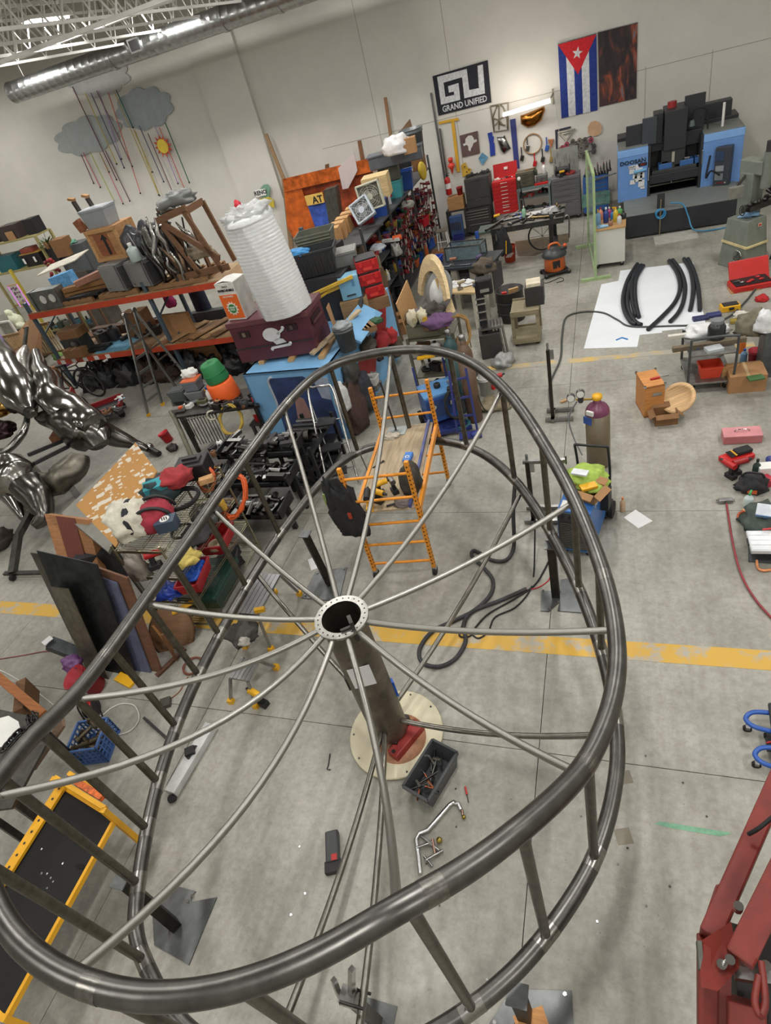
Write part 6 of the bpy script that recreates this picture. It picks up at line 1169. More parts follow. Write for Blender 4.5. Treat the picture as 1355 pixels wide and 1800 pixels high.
tag(MB().box((0,.3,0),(1.3,.6,.02),0,.1,-.12).build('white_board',mat((206,200,184),.6),None,onr(.95,.55,TZ+.75),ryaw),'pale board tilted over the left end of the rack','board')
# electrical boxes
for x,l,hh in ((2.8,'grey steel electrical box with open front, left of the pair',.56),(3.5,'grey steel electrical box, right of the pair',.54)):
    t=thing('electrical_box',l,'electrical box',onr(x,.06,PZ),ryaw+R_(-14));GE=mat((120,120,120),.5,.3,.1);MB().box((0,.22,hh/2),(.6,.42,hh)).build('box_body',GE,t,bevel=.006);MB().box((-.02,-.012,hh/2),(.56,.02,hh-.04)).build('box_door',mat((136,136,134),.5,.3,.1),t);MB().box((.34,.2,hh/2),(.08,.36,hh*.8)).build('inner_rack',DARK,t)
    MB().cyl((-.2,-.03,hh*.15),(-.2,-.02,hh*.15),.02,n=8).build('door_lock',STEEL,t)
# arrow crate, grey tub, case legs
cp=onr(2.72,.5,PZ+.56);pal2=thing('support_crate','dark wooden crate base under the arrow crate','crate',onr(2.72,.6,PZ),ryaw);MB().box((0,.2,.275),(.8,.42,.55)).build('crate_body',DWOOD,pal2);MB().box((0,-.015,.24),(.7,.02,.06)).build('batten',PINE,pal2)
t=thing('arrow_crate','plywood crate with a large black up arrow on its front','crate',cp,ryaw+R_(-4));cw,chh,cdd=.9,.66,.6
MB().box((0,cdd/2,chh/2),(cw,cdd,chh)).build('crate_body',wood((172,128,84),(1,6,6)),t,bevel=.004)
for x in (-cw/2+.04,cw/2-.04): MB().box((x,-.012,chh/2),(.08,.024,chh)).build('corner_batten',wood((196,152,104)),t)
for z in (.04,chh-.04): MB().box((0,-.02,z),(cw,.03,.08)).build('edge_batten',wood((186,142,94)),t)
MB().box((-.06,-.008,chh/2),(.4,.012,.44)).build('stained_panel',wood((140,84,52)),t);MB().slab([(-.1,.42),(0.02,.54),(.12,.42),(.05,.44),(.05,.12),(-.02,.12),(-.02,.44)],-.022,-.014).build('arrow_mark',BLACK,t)
tub('translucent grey plastic tub with lid on the arrow crate',(cp+Vector((-.05,.06,chh)),ryaw,.66,.34),.45,plast((150,156,160)),'plastic_tub','tub',lid=plast((166,172,176)))
t=thing('upturned_stool','dark wooden stool upturned behind the grey tub','stool',onr(2.35,.95,PZ+1.15)); 
for x in (-.2,.2): MB().bar((x,0,-.2),(x-.12,0,.62),.1,.05).build('leg',mat((52,44,40),.6),t);MB().box((x-.14,0,.66),(.14,.1,.05),ry=.3).build('foot_cap',CARD,t)
MB().bar((-.22,0,.22),(.14,0,.3),.04).build('stretcher',wood((150,100,76)),t)
tag(MB().box((0,0,.12),(.16,.12,.24),ry=-.3).build('copper_block',wood((140,84,54)),None,onr(2.25,.55,PZ+1.22)),'small brown block beside the grey tub','block')
# black bags, scrap metal pile
heap('black plastic bag slumped beside the arrow crate',onr(3.45,.55,PZ+.56),(.32,.26,.36),mat((46,46,50),.4),81,'bag','plastic_bag');heap('second black bag with straps above the electrical boxes',onr(3.75,.65,PZ+.75),(.34,.22,.26),mat((56,56,60),.45),82,'bag','plastic_bag')
tag(MB().box((0,0,.2),(.5,.3,.4)).build('hidden_case',DARK,None,onr(3.6,.75,PZ+.2),ryaw),'dark case under the black bag on the rack','case')
t=thing('scrap_sculpture','tangle of bent silver sheet metal strips and dark bars on the rack','scrap metal',onr(4.25,.45,PZ));rnd=random.Random(3)
for i in range(34):
    x,z=rnd.uniform(-.6,.55),rnd.uniform(.6,1.3);pts=[Vector((x,rnd.uniform(-.4,.1),z))]
    for k in range(5): pts.append(pts[-1]+Vector((rnd.uniform(-.08,.12),rnd.uniform(-.06,.06),-.16+rnd.uniform(-.05,.05))))
    MB().tube(catmull(pts,4),[.012+.045*math.sin(math.pi*k/20) for k in range(21)],6).build('metal_strip',random.choice((SILV,CHROME,IRON,metalm((120,100,84),.4))),t)
for i in range(20):
    a1=Vector((rnd.uniform(-.6,.6),rnd.uniform(-.3,.3),.02));b1=a1+Vector((rnd.uniform(-.3,.4),rnd.uniform(-.2,.2),rnd.uniform(.5,1.1)));MB().cyl(a1,b1,.018,n=6).build('scrap_bar',random.choice((DARK,IRON,STEEL)),t)
for c,rr in (((-.12,-.35,.85),(.1,.04,.28)),((.0,-.4,.6),(.09,.04,.2)),((.2,-.2,1.05),(.26,.14,.06)),((.48,0,1.3),(.34,.2,.16))): MB().ball(c,rr,14,10,2,.3).build('curved_sheet',SILV,t)
heap('grey tarpaulin thrown on top of the scrap frame',onr(4.9,.5,PZ+1.3),(.4,.25,.18),mat((110,112,110),.5),84,'tarpaulin','tarpaulin',.3)
bottle('pale translucent jug hanging in front of the scrap',onr(3.72,-.02,PZ+.56),.12,.36,plast((176,190,186)),WHITE,'jug','plastic_jug')
t=thing('timber_trestle','rough braced timber frame holding the metal scrap','frame',onr(4.95,.1,PZ),ryaw);TF=wood((112,80,56));t.scale=(.85,1,1.12)
for a1,b1 in (((-.5,0,1.05),(.4,0,1.15)),((-.42,0,.95),(.05,0,.02)),((-.4,.0,1.0),(.75,0,.25)),((.3,0,1.1),(.7,0,.0)),((.35,.7,1.1),(.6,.7,0)),((.35,0,1.1),(.35,.7,1.1)),((-.6,0,.05),(.9,0,.08)),((-.1,.6,1.0),(-.1,.6,0))): MB().bar(a1,b1,.05,.11).build('timber',TF,t)
heap('grey canvas sheet sagging in the timber frame',onr(4.95,.35,PZ+.3),(.35,.15,.16),cloth((136,124,104)),85,'canvas','canvas_sheet')
# lower deck
DZ_=LZ_+.024
t=thing('black_compressor','black machine with chrome fan wheel and cardboard cover on the lower rack','machine',onr(.55,.15,DZ_),ryaw);MB().box((0,.2,.2),(.6,.4,.4)).build('machine_body',mat((50,54,52),.5),t,bevel=.02);MB().cyl((.12,-.01,.26),(.12,-.05,.26),.13,n=18).build('fan_wheel',DARK,t);MB().cyl((.12,-.055,.26),(.12,-.05,.26),.08,n=18).build('fan_hub',STEEL,t);MB().box((.05,.2,.5),(.6,.4,.2)).build('cardboard_cover',CARDD,t)
carton('flattened brown carton in front of the black machine',(onr(.7,-.1,DZ_),ryaw,.6,.2),.24,CARDD);tag(MB().box((0,0,.012),(1.0,.8,.02)).build('blue_foam_sheet',mat((100,156,186),.7),None,onr(1.75,.4,DZ_),ryaw),'light blue foam sheet on the lower rack deck','sheet')
t=thing('black_grate','black slotted grate lying on the lower rack','grate',onr(1.25,.1,DZ_+.03),ryaw)
for i in range(7): MB().box((-.24+.08*i,.15,.03),(.03,.3,.05)).build('slat',BLACK,t)
MB().box((0,.0,.03),(.56,.03,.06)).build('frame_bar',BLACK,t);MB().box((0,.3,.03),(.56,.03,.06)).build('frame_bar',BLACK,t)
for i in range(5): heap(['dark engine part on the lower rack near the left','black cable bundle on the lower rack','dark grey motor in the middle of the lower rack','rusty gearbox on the lower rack','black rubber bundle at the back of the lower rack'][i],onr(1.0+.4*i,.75,DZ_),(.2,.16,.22),random.choice((BLACK,DARK,IRON)),90+i,'machine part','machine_part')
carton('tall brown carton at the back of the lower rack',(onr(2.2,.7,DZ_),ryaw,.6,.6),.35,CARDD);carton('open brown carton leaning on the lower rack',(onr(3.55,.45,DZ_),ryaw-.1,.85,.5),.1,CARD)
for i in range(6): plank(['first','second','third','fourth','fifth','sixth'][i]+' rough board from the left on the lower rack deck',onr(3.2+.3*i,.02,DZ_+.02+.03*(i % 2)),onr(3.7+.3*i,1.0,DZ_+.02+.03*(i % 2)),.22,.025,wood([(150,112,74),(168,134,94),(124,92,62)][i % 3]),'rough_board','board')
t=thing('denim_mannequin','pair of dark blue jeans standing behind the rack','jeans',onr(3.6,1.6,0)); 
for x in (-.12,.12): MB().tube([(x,0,.05),(x,0,.9),(x*.5,0,1.75)],[.09,.11,.14],12).build('trouser_leg',cloth((44,50,68)),t)
heap('magenta cloth hanging behind the rack',onr(2.9,1.4,1.35),(.14,.1,.26),cloth((150,40,90)),99,'cloth','cloth_heap')
tag(MB().box((0,0,0),(.85,.03,.6),0,.25).build('cardboard_sheet',CARD,None,P(360,625,.35),ryaw),'large brown cardboard sheet leaning below the right of the rack','cardboard')
# under the rack: bicycles, trolley
for i in range(3):
    t=thing('bicycle',['dark bicycle under the rack, leftmost','dark bicycle under the rack, middle','dark bicycle under the rack, rightmost'][i],'bicycle',P(150+45*i,700-22*i),ryaw+.3*i)
    for x in (-.5,.5): w0=MB().torus((x,0,.33),.31,.022,26,6,'y').build('wheel',RUB,t);MB().torus((x,0,.33),.28,.008,24,5,'y').build('rim',STEEL,w0)
    for a1,b1 in (((-.5,0,.33),(-.05,0,.3)),((-.05,0,.3),(.35,0,.7)),((-.2,0,.8),(.35,0,.75)),((-.05,0,.3),(-.2,0,.9)),((.5,0,.33),(.33,0,.9)),((-.5,0,.33),(-.2,0,.8))): MB().cyl(a1,b1,.018,n=6).build('frame_tube',random.choice((BLACK,DARK)),t)
    MB().tube([(.33,-.25,.95),(.33,0,.9),(.33,.25,.95)],.014,6).build('handlebar',CHROME,t);MB().ball((-.2,0,.92),(.13,.07,.035),10,6).build('saddle',BLACK,t)
rnd=random.Random(12)
for i in range(16):
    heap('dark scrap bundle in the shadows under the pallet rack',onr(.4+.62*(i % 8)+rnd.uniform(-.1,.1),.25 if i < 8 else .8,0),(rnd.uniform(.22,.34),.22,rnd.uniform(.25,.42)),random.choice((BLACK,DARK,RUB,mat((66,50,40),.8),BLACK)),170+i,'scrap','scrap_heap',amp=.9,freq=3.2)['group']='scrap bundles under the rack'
for i in range(5): tag(MB().box((0,0,.55),(1.0,.2,1.1)).build('dark_filler_box',mat([(80,62,48),(58,54,52),(96,76,58),(64,66,66),(84,70,60)][i],.8),None,onr(.6+1.05*i,1.5,0),ryaw),['dark brown','charcoal','tan','slate grey','dull brown'][i]+' tall filler box added to darken the gap behind the rack','crate')  # plain dark boxes put in to stand for the darkness behind the rack
t=thing('red_trolley','red low trolley heaped with metal scrap near the sculpture','trolley',P(190,745),R_(35));RT=mat((150,34,38),.5,0,.1)
MB().box((0,.3,.22),(.85,.62,.03)).build('tray',DARK,t)
for a1,b1 in (((-.43,0,.28),(.43,0,.28)),((.43,0,.28),(.43,.62,.28)),((.43,.62,.28),(-.43,.62,.28)),((-.43,.62,.28),(-.43,0,.28))): MB().bar(a1,b1,.05,.12).build('side_rail',RT,t)
for x in (-.36,.36):
    for y in (.06,.56): caster(t,x,y,.08)
MB().bar((-.43,.0,.3),(-.43,.0,.85),.04).bar((-.43,.62,.3),(-.43,.62,.85),.04).bar((-.43,0,.85),(-.43,.62,.85),.04).build('push_bar',RT,t)
for i in range(8): heap('rusty metal scrap piece in the red trolley',P(190,735,.24)+Vector((random.uniform(-.3,.2),random.uniform(0,.4),0)),(.1,.08,.08),random.choice((IRON,DARK,mat((120,80,50),.6),STEEL)),110+i,'scrap','scrap_piece')['group']='scrap in the red trolley'
t=thing('toy_plane','white and pale blue toy aircraft lying on the red trolley corner','toy',P(212,702,.45),R_(-30));MB().ball((0,0,.04),(.14,.04,.04),12,8).build('fuselage',WHITE,t);MB().box((.1,0,.03),(.05,.16,.01)).build('tail',plast((150,180,206)),t);MB().box((-.04,0,.05),(.05,.22,.01),.2).build('wing',WHITE,t)
# aluminium A-frame ladder
t=thing('a_frame_ladder','tall aluminium A-frame ladder standing before the pallet rack','ladder',P(272,722));o0=t.location.copy();AL2=metalm((150,152,150),.35,.15)
f1,f2=P(262,731)-o0,P(287,712)-o0;lh=1.95;top=P(227,550,lh)-o0;t1,t2=top+(f1-f2)*.3,top-(f1-f2)*.3;r1,r2=P(316,690)-o0,P(337,672)-o0
for q,r in ((f1,t1),(f2,t2)): MB().bar(q+Vector((0,0,.05)),r,.03,.07).build('front_rail',AL2,t);MB().box(q+Vector((0,0,.03)),(.06,.08,.06)).build('yellow_foot',YELL,t)
for q,r in ((r1,t1),(r2,t2)): MB().bar(q,r,.03,.06).build('rear_rail',AL2,t)
for k in range(1,7):
    f=k/7;MB().bar(f1*(1-f)+t1*f,f2*(1-f)+t2*f,.03,.05).build('rung',AL2,t);MB().bar(r1*(1-f)+t1*f,r2*(1-f)+t2*f,.03,.03).build('rear_rung',AL2,t)
for q in (t1,t2): MB().cyl(q-Vector((.03,.0,0)),q+Vector((.03,0,0)),.06,n=12).build('hinge',AL2,t)
# ================================================================== far left shelving with props
random.seed(85)
SHY=15.6;x0,x1=PY(-20,470,SHY).x,PY(75,440,SHY).x;t=thing('prop_shelf','yellowish timber shelving crowded with boxes at the far left','shelf',(x0,SHY,0));SW=wood((150,140,92));sw_=x1-x0
zs=[.5,1.1,1.75,2.35,2.9]
zs=[PY(40,yy,SHY).z for yy in (590,535,475,420)]
for z in zs: MB().box((sw_/2,.35,z),(sw_,.7,.05)).build('shelf_board',SW,t)
for x in (0,sw_):
    for y in (.02,.68): MB().box((x,y,zs[-1]/2),(.07,.07,zs[-1])).build('post',SW,t)
MB().bar((sw_*.33,-.03,zs[0]-.2),(sw_*.33,-.03,zs[2]+.1),.08).build('yellow_post',mat((206,184,70),.6),t)
def sh(fx,lev,dy=.08): return Vector((x0+fx*sw_,SHY+dy,zs[lev]+.026))
carton('dark case with tan label on top of the prop shelf',(sh(.6,3),0,.75,.4),.5,mat((56,46,44),.5),tape=False,name='prop_case',cat='case');tag(MB().box((0,0,.12),(.32,.02,.24)).build('tan_label',CARD,None,sh(.62,3,.06)),'tan card leaning on the dark case','card')
carton('brown box at the left of the top prop shelf',(sh(.15,3),0,.8,.28),.5,mat((120,74,56),.7));carton('black case at the right end of the top prop shelf',(sh(.92,3,.2),0,.4,.42),.4,BLACK,tape=False,name='prop_case',cat='case');carton('low dark box between the cases on the prop shelf',(sh(.38,3,.25),0,.5,.3),.4,DARK,tape=False,name='prop_case',cat='case')
tub('teal plastic bin on the second prop shelf',(sh(.25,2),0,.9,.42),.5,plast((32,100,110)),'teal_bin','bin',lid=plast((28,86,96)));tub('black bin with yellow lid and two white labels on the prop shelf',(sh(.72,2),0,.8,.36),.5,BLACK,'black_bin','bin',lid=plast((170,130,50)));carton('red and yellow box on the black bin',(sh(.7,2,.1)+Vector((0,0,.4)),0,.5,.14),.3,mat((130,60,44),.6));tub('dark bin at the right end of the second prop shelf',(sh(1.05,2),0,.5,.4),.5,plast((44,48,50)),'dark_bin','bin')
for i,fx in enumerate((.6,.78)): tag(MB().box((0,0,.1),(.08,.01,.16)).build('white_label',WHITE,None,sh(fx,2,.055)+Vector((0,0,.1))),'white label on the black bin, '+('left' if i == 0 else 'right')+' one','label')
c=sh(.52,0,-.25);c=PY(33,520,15.2);t=thing('light_cage','wire cage of purple string lights glowing at the left','light cage',c); 
for sx in (-1,1): MB().bar((sx*.2,0,-.35),(sx*.2-.0,0,.35),.03).build('cage_side',mat((200,130,200),.4,emit=.8),t)
for z in (-.35,.35): MB().bar((-.2,0,z),(.2,0,z),.03).build('cage_end',mat((190,140,90),.5),t)
for i in range(14): MB().ball((random.uniform(-.16,.16),0,random.uniform(-.3,.3)),.035,7,5).build('light_bead',mat((120,90,110),.4),t)
MB().bar((0,.02,-c.z),(0,.02,-.35),.04).build('cage_post',mat((150,130,90),.5),t);MB().box((0,.02,-c.z+.02),(.4,.4,.04)).build('cage_foot',DARK,t);MB().ball((.12,-.05,-.28),.05,10,8).build('glowing_bulb',mat((150,110,255),.3,emit=12),t)
for i in range(16):
    lev=i % 2;fx=.35+.05*i;heap(['grey hand prop','dark green bundle','brown figurine','black fan','pale cloth','teal box toy','white plaster head','dark mask','olive bag','grey tin','brown basket','black speaker','light green toy','white bowl','rusty pot','dark lantern'][i]+' on the lower prop shelf',sh(min(fx,1.02),lev,.15),(.14,.12,random.uniform(.14,.26)),random.choice((mat((90,92,80),.7),DARK,mat((120,110,90),.7),mat((60,70,60),.7),mat((170,168,150),.7),mat((70,110,120),.6))),120+i,'prop','prop_object')
t=thing('potted_plant','leafy green plant sprawling at the right end of the prop shelf','plant',sh(1.08,2,.1)+Vector((0,0,.5)));rnd=random.Random(2)
MB().lathe([(.08,-.1),(.12,.1),(.1,.1),(0,.08)],12).build('pot',CARDD,t)
for i in range(40):
    d=Vector((rnd.uniform(-1,1),rnd.uniform(-1,.3),rnd.uniform(-.1,1))).normalized()*rnd.uniform(.15,.4);e=d.cross(Vector((0,0,1)))*.18+Vector((0,0,.01));q=d*.7;MB().add([q-e*.6,d,q+e*.6,d*.35],[(0,1,2,3)]).build('leaf',mat((70,96,50),.6),t)
t=thing('flower_garland','cone of dark red artificial roses right of the prop shelf','garland',PY(100,485,15.3));rnd=random.Random(5)
for i in range(34):
    z=rnd.uniform(-.5,.5);r=.1+.1*(.5-z);a=rnd.uniform(0,6.28);MB().ball((r*math.cos(a),r*math.sin(a),z),.06,7,5).build('rose',random.choice((mat((130,30,40),.6),mat((96,24,34),.6),mat((160,44,50),.6))),t)
tag(MB().box((0,.1,0),(.8,.3,.35),0,.0,-.1).build('blue_patterned_box',mat((90,150,200),.6,0,.4,14),None,PY(108,494,14.6)),'light blue patterned box beside the rack','box')
q=PY(108,494,14.6);simple_table('brown stand below the patterned blue box',(q.x,14.75),1.0,.5,q.z-.17,mat((110,80,60),.7),'prop_stand','stand')
carton('brown carton above the red rose garland',(PY(112,452,15.6),0,.5,.5),.4,CARDD,tape=False);t=thing('grey_cabinet','dark grey metal cabinet with books behind the rack left end','cabinet',PY(138,470,15.8)+Vector((0,0,-.9)));MB().box((0,.3,.6),(1.1,.6,1.9)).build('cabinet_body',mat((78,82,84),.5),t);MB().box((.05,-.01,1.0),(.9,.02,.5)).build('cabinet_door',mat((92,96,98),.5),t)
heap('teal folded cloth on the dark grey cabinet',t.location+Vector((-.1,.2,1.55)),(.3,.2,.08),cloth((90,140,120)),140,'cloth','cloth_heap')
tag(MB().box((0,.3,.9),(.8,.6,1.8)).build('garland_stand',mat((90,84,76),.7),None,(PY(112,452,15.6).x,15.7,0)),'plain grey stand under the brown carton','stand')
# statue, headboards, cardboard at the left edge
t=thing('plaster_statue','pale green-white plaster figure lying below the prop shelf','statue',P(30,565,1.2)); 
for c,r in (((0,0,0),(.2,.2,.26)),((.18,-.1,-.15),(.16,.14,.16)),((.3,-.2,-.28),(.1,.1,.12)),((-.1,0,.25),(.12,.12,.14))): MB().ball(c,r,14,10,3,.35).build('figure_part',mat((206,210,184),.7),t)
tag(MB().box((0,0,.55),(.7,.6,1.0)).build('plinth',mat((70,62,60),.7),None,(P(30,565,1.2).x,P(30,565,1.2).y,0.0)),'dark plinth below the plaster figure','plinth')
for i,(px,py) in enumerate(((25,610),(75,592))):
    p=P(px,py,.9);t=thing('slatted_headboard',['slatted wooden headboard at the left edge','slatted wooden headboard next to the orange rack beam'][i],'headboard',p,R_(8)); 
    for k in range(9): MB().box((-.36+.09*k,0,-.1),(.035,.03,.85)).build('slat',wood((190,166,124)),t)
    for z in (-.5,.34): MB().box((0,0,z),(.85,.05,.07)).build('rail',wood((150,120,84)),t)
t=thing('picture_surround','small white picture frame leaning above the headboard','frame',P(13,578,1.3)); 
for a1,b1 in (((-.25,0,-.2),(.25,0,-.2)),((.25,0,-.2),(.25,0,.2)),((.25,0,.2),(-.25,0,.2)),((-.25,0,.2),(-.25,0,-.2))): MB().bar(a1,b1,.06,.05).build('frame_side',WHITE,t)
MB().box((0,.02,0),(.46,.01,.36)).build('backing',mat((150,152,146),.6),t)
panel('tall brown cardboard sheet standing left of the rack post',[P(40,700),P(80,690),P(72,575,1.35),P(52,550,1.5)],.02,CARDD,'cardboard_sheet','cardboard');panel('folded brown cardboard lying by the left headboard',[P(0,640,.6),P(45,610,.9),P(55,560,1.2),P(10,600,.8)],.02,CARDD,'cardboard_sheet','cardboard')
plank('long grey steel rail standing in front of the cardboard',P(32,700,.3),P(47,575,1.6),.09,.06,metalm((110,110,108),.4),'steel_rail','rail')
heap('blue tarp bundle at the left edge under the headboard',P(8,625,.4),(.3,.3,.3),mat((50,90,150),.6),150,'tarp','tarp_bundle')
t=thing('sawhorse','brown wooden trestle under the left end of the rack','sawhorse',P(105,695),R_(20)); 
for x in (-.3,.3):
    for y in (-.2,.2): MB().bar((x,y,0),(x*.9,y*.2,.7),.06).build('leg',wood((140,96,60)),t)
MB().box((0,0,.72),(.8,.12,.08)).build('top_beam',wood((150,104,66)),t);MB().bar((-.3,-.12,.3),(.3,-.12,.3),.05).build('stretcher',wood((140,96,60)),t)
heap('purple cushion on the floor under the rack',P(118,640,.3),(.22,.18,.16),cloth((120,60,110)),151,'cushion','cushion');heap('green cloth beside the purple cushion',P(104,630,.3),(.16,.14,.12),cloth((120,160,80)),152,'cloth','cloth_heap')
# ================================================================== mirrored steel sculpture
random.seed(88)
MIR=metalm((146,145,141),.18,.22,4,.2);MIR2=metalm((104,102,98),.24,.3,5,.25)
t=thing('steel_sculpture','large mirror-polished steel figure sculpture at the left edge','sculpture',P(60,900));o0=t.location.copy()
def sk(pts,nm,m,seed=1,amp=.1,n=14):
    q=catmull([P(x,y,z)-o0 for x,y,z,r in pts],4);rr=[]
    for i in range(len(pts)-1):
        for k in range(4): f=k/4;rr.append(pts[i][3]*(1-f)+pts[i+1][3]*f)
    rr.append(pts[-1][3]);mb=MB().tube(q,rr,n);mb.v=[tuple(Vector(v)*(1)+Vector((noise.noise(Vector(v)*2.5+Vector((seed,0,0))),noise.noise(Vector(v)*2.5+Vector((0,seed,0))),noise.noise(Vector(v)*2.5+Vector((0,0,seed)))))*amp) for v in mb.v];return mb.build(nm,m,t)
sk([(-40,590,2.1,.3),(0,640,1.9,.42),(30,690,1.65,.4),(50,725,1.45,.12)],'torso_shell',MIR,1);sk([(44,608,2.05,.04),(40,640,1.85,.22),(46,685,1.6,.24),(60,728,1.4,.06)],'breast_plate',metalm((150,148,142),.25,.3,8,.5),2,.04)
sk([(60,618,1.95,.06),(78,660,1.7,.2),(95,700,1.45,.3),(130,728,1.15,.34),(168,752,.95,.24)],'shoulder_sweep',MIR,3);sk([(66,735,1.25,.06),(110,742,1.1,.3),(155,762,.85,.36),(175,785,.65,.2)],'hip_sweep',MIR2,4,.14)
sk([(165,750,.95,.24),(200,768,.6,.17),(235,780,.35,.1),(262,789,.18,.06)],'outstretched_limb',MIR2,5,.06);MB().ball(P(262,787,.12)-o0,.1,14,10).build('limb_knob',CHROME,t);sk([(265,790,.1,.07),(280,797,.06,.06)],'hand',IRON,5,.02)
sk([(-10,795,1.1,.05),(15,790,1.05,.07),(40,760,1.2,.07),(47,730,1.35,.05)],'curved_strap',MIR,6,.02)
MB().ball(P(20,838,.85)-o0,(.46,.44,.42),26,18,2,.15).build('round_haunch',MIR,t);sk([(48,850,.8,.26),(68,880,.6,.24),(78,908,.42,.14),(62,925,.36,.06)],'thigh_shell',MIR2,7,.05);sk([(22,870,.62,.2),(34,895,.46,.13),(40,912,.36,.05)],'calf_shell',MIR,8,.03)
sk([(62,838,.8,.08),(92,850,.62,.22),(122,832,.65,.24),(138,800,.8,.14)],'belly_bowl',metalm((110,106,96),.4,.3),9,.08)
MB().bar(P(50,800,.95)-o0,P(110,775,.8)-o0,.06).bar(P(60,815,.9)-o0,P(120,785,.75)-o0,.06).build('inner_frame',DARK,t);MB().box(P(105,765,.85)-o0,(.3,.25,.12),.4).build('brown_pack',wood((120,78,50)),t)
heap(None,P(0,765,.95)-o0,(.4,.3,.2),metalm((60,46,50),.35),61,name='dark_scales',par=t)
MB().bar(P(55,900,.5)-o0,P(32,942,.35)-o0,.1,.1).bar(P(32,942,.35)-o0,P(22,1008,.09)-o0,.1,.1).build('support_post',metalm((92,92,88),.45),t);MB().bar(P(8,1008,.09)-o0,P(85,1006,.09)-o0,.07,.04).build('base_bar',IRON,t);MB().bar(P(120,850,.5)-o0,P(150,890,.05)-o0,.11).build('support_post',metalm((92,92,88),.45),t)
MB().cyl(P(20,1016,.05)-o0,P(24,1016,.05)-o0,.05,n=12).build('caster',RUB,t);MB().cyl(P(78,1010,.05)-o0,P(82,1010,.05)-o0,.05,n=12).build('caster',RUB,t)
heap('crumpled gold foil bundle inside the steel sculpture',P(12,725,1.15),(.26,.2,.22),metalm((200,160,84),.22,.2,6,.4),63,'foil','gold_foil');heap('gold chain bundle behind the sculpture',P(78,655,.5),(.14,.12,.3),metalm((190,150,80),.25),64,'chain','gold_chain')
heap('dark brown boot shape at the left edge by the sculpture',P(0,960,.02),(.2,.3,.2),mat((60,52,46),.5),65,'boot','boot')
# ================================================================== left near: table, wire shelf, leaning sheets
random.seed(90)
# table with printed board
TZ1=.98;q4=[(238,778),(276,828),(203,962),(133,888)]
t=thing('drafting_table','grey metal table behind the wire shelf carrying a printed board','table',P(205,865,0));tl=P(205,865,TZ1);o0=t.location.copy()
vs=[P(x,y,TZ1-.02) for x,y in ((225,790),(262,838),(190,970),(108,902))];c=sum(vs,Vector())/4
MB().add([v-o0+Vector((0,0,z)) for z in (-.05,0) for v in vs],[(3,2,1,0),(4,5,6,7),(0,1,5,4),(1,2,6,5),(2,3,7,6),(3,0,4,7)]).build('table_top',mat((120,118,110),.5),t)
for v in vs: w0=(v-c)*.88+c;MB().bar((w0.x-o0.x,w0.y-o0.y,0),(w0.x-o0.x,w0.y-o0.y,TZ1-.07),.05).build('leg',DARK,t)
m=bpy.data.materials.new('printed_board');m.use_nodes=True;nt=m.node_tree;b=nt.nodes['Principled BSDF'];tc=nt.nodes.new('ShaderNodeTexCoord');n=nt.nodes.new('ShaderNodeTexVoronoi');n.distance='MANHATTAN';n.inputs['Scale'].default_value=7;n2=nt.nodes.new('ShaderNodeTexNoise');n2.inputs['Scale'].default_value=5;n2.inputs['Detail'].default_value=6
mx=nt.nodes.new('ShaderNodeMath');mx.operation='MULTIPLY';nt.links.new(tc.outputs['Object'],n.inputs['Vector']);nt.links.new(tc.outputs['Object'],n2.inputs['Vector']);nt.links.new(n.outputs['Distance'],mx.inputs[0]);nt.links.new(n2.outputs['Fac'],mx.inputs[1]);r=nt.nodes.new('ShaderNodeValToRGB');e=r.color_ramp.elements;e[0].position=.27;e[1].position=.29;e[1].color=(*lin((176,128,64)),1);e[0].color=(*lin((206,198,182)),1)
nt.links.new(mx.outputs[0],r.inputs[0]);nt.links.new(r.outputs[0],b.inputs['Base Color']);b.inputs['Roughness'].default_value=.7
panel('tan board with white printed patterns lying on the grey table',[P(x,y,TZ1-.018) for x,y in q4],.02,m,'printed_board','board')
# wire shelf unit
WX0,WX1,WY0,WY1=-5.46,-4.76,3.82,5.30;t=thing('wire_shelf','chrome wire shelving unit loaded with bags and bins','shelf',((WX0+WX1)/2,(WY0+WY1)/2,0));o0=t.location.copy();CW=metalm((170,166,140),.3,.1);WZ=[.15,.55,.98,1.42]
for x in (WX0,WX1):
    for y in (WY0,WY1): MB().cyl((x-o0.x,y-o0.y,0),(x-o0.x,y-o0.y,1.5),.015,n=8).build('post',CW,t)
for z in WZ:
    mb=MB()
    for k in range(44): y=WY0+(WY1-WY0)*k/43-o0.y;mb.bar((WX0-o0.x,y,z),(WX1-o0.x,y,z),.005)
    mb.build('wire_deck',CW,t,kind='stuff')
    for x in (WX0,(WX0+WX1)/2,WX1): 
        for dz in (0,-.03): MB().bar((x-o0.x,WY0-o0.y,z-.006+dz),(x-o0.x,WY1-o0.y,z-.006+dz),.008).build('edge_wire',CW,t)
    for y in (WY0,WY1): MB().bar((WX0-o0.x,y-o0.y,z-.02),(WX1-o0.x,y-o0.y,z-.02),.008,.03).build('edge_wire',CW,t)
T1=WZ[3]+.004
_before=set(o.name for o in bpy.data.objects)
heap('off-white canvas sack slumped at the near end of the wire shelf',Vector((-5.18,3.98,T1)),(.2,.2,.17),cloth((200,196,180)),201,'sack','canvas_sack');heap('grey cloth hanging from the near corner of the wire shelf',Vector((-5.14,3.62,.92)),(.09,.08,.24),cloth((150,142,132)),202,'cloth','hanging_cloth')
t=thing('duffel_bag','red duffel bag with black straps on the wire shelf','bag',(-4.98,4.12,T1),R_(25));heap(None,(0,0,0),(.17,.2,.13),cloth((150,44,58)),203,name='bag_body',par=t,amp=.25)
for y in (-.09,.09): MB().torus((0,y,.05),.17,.016,16,5,'y',0,180,1,.85).build('strap',BLACK,t)
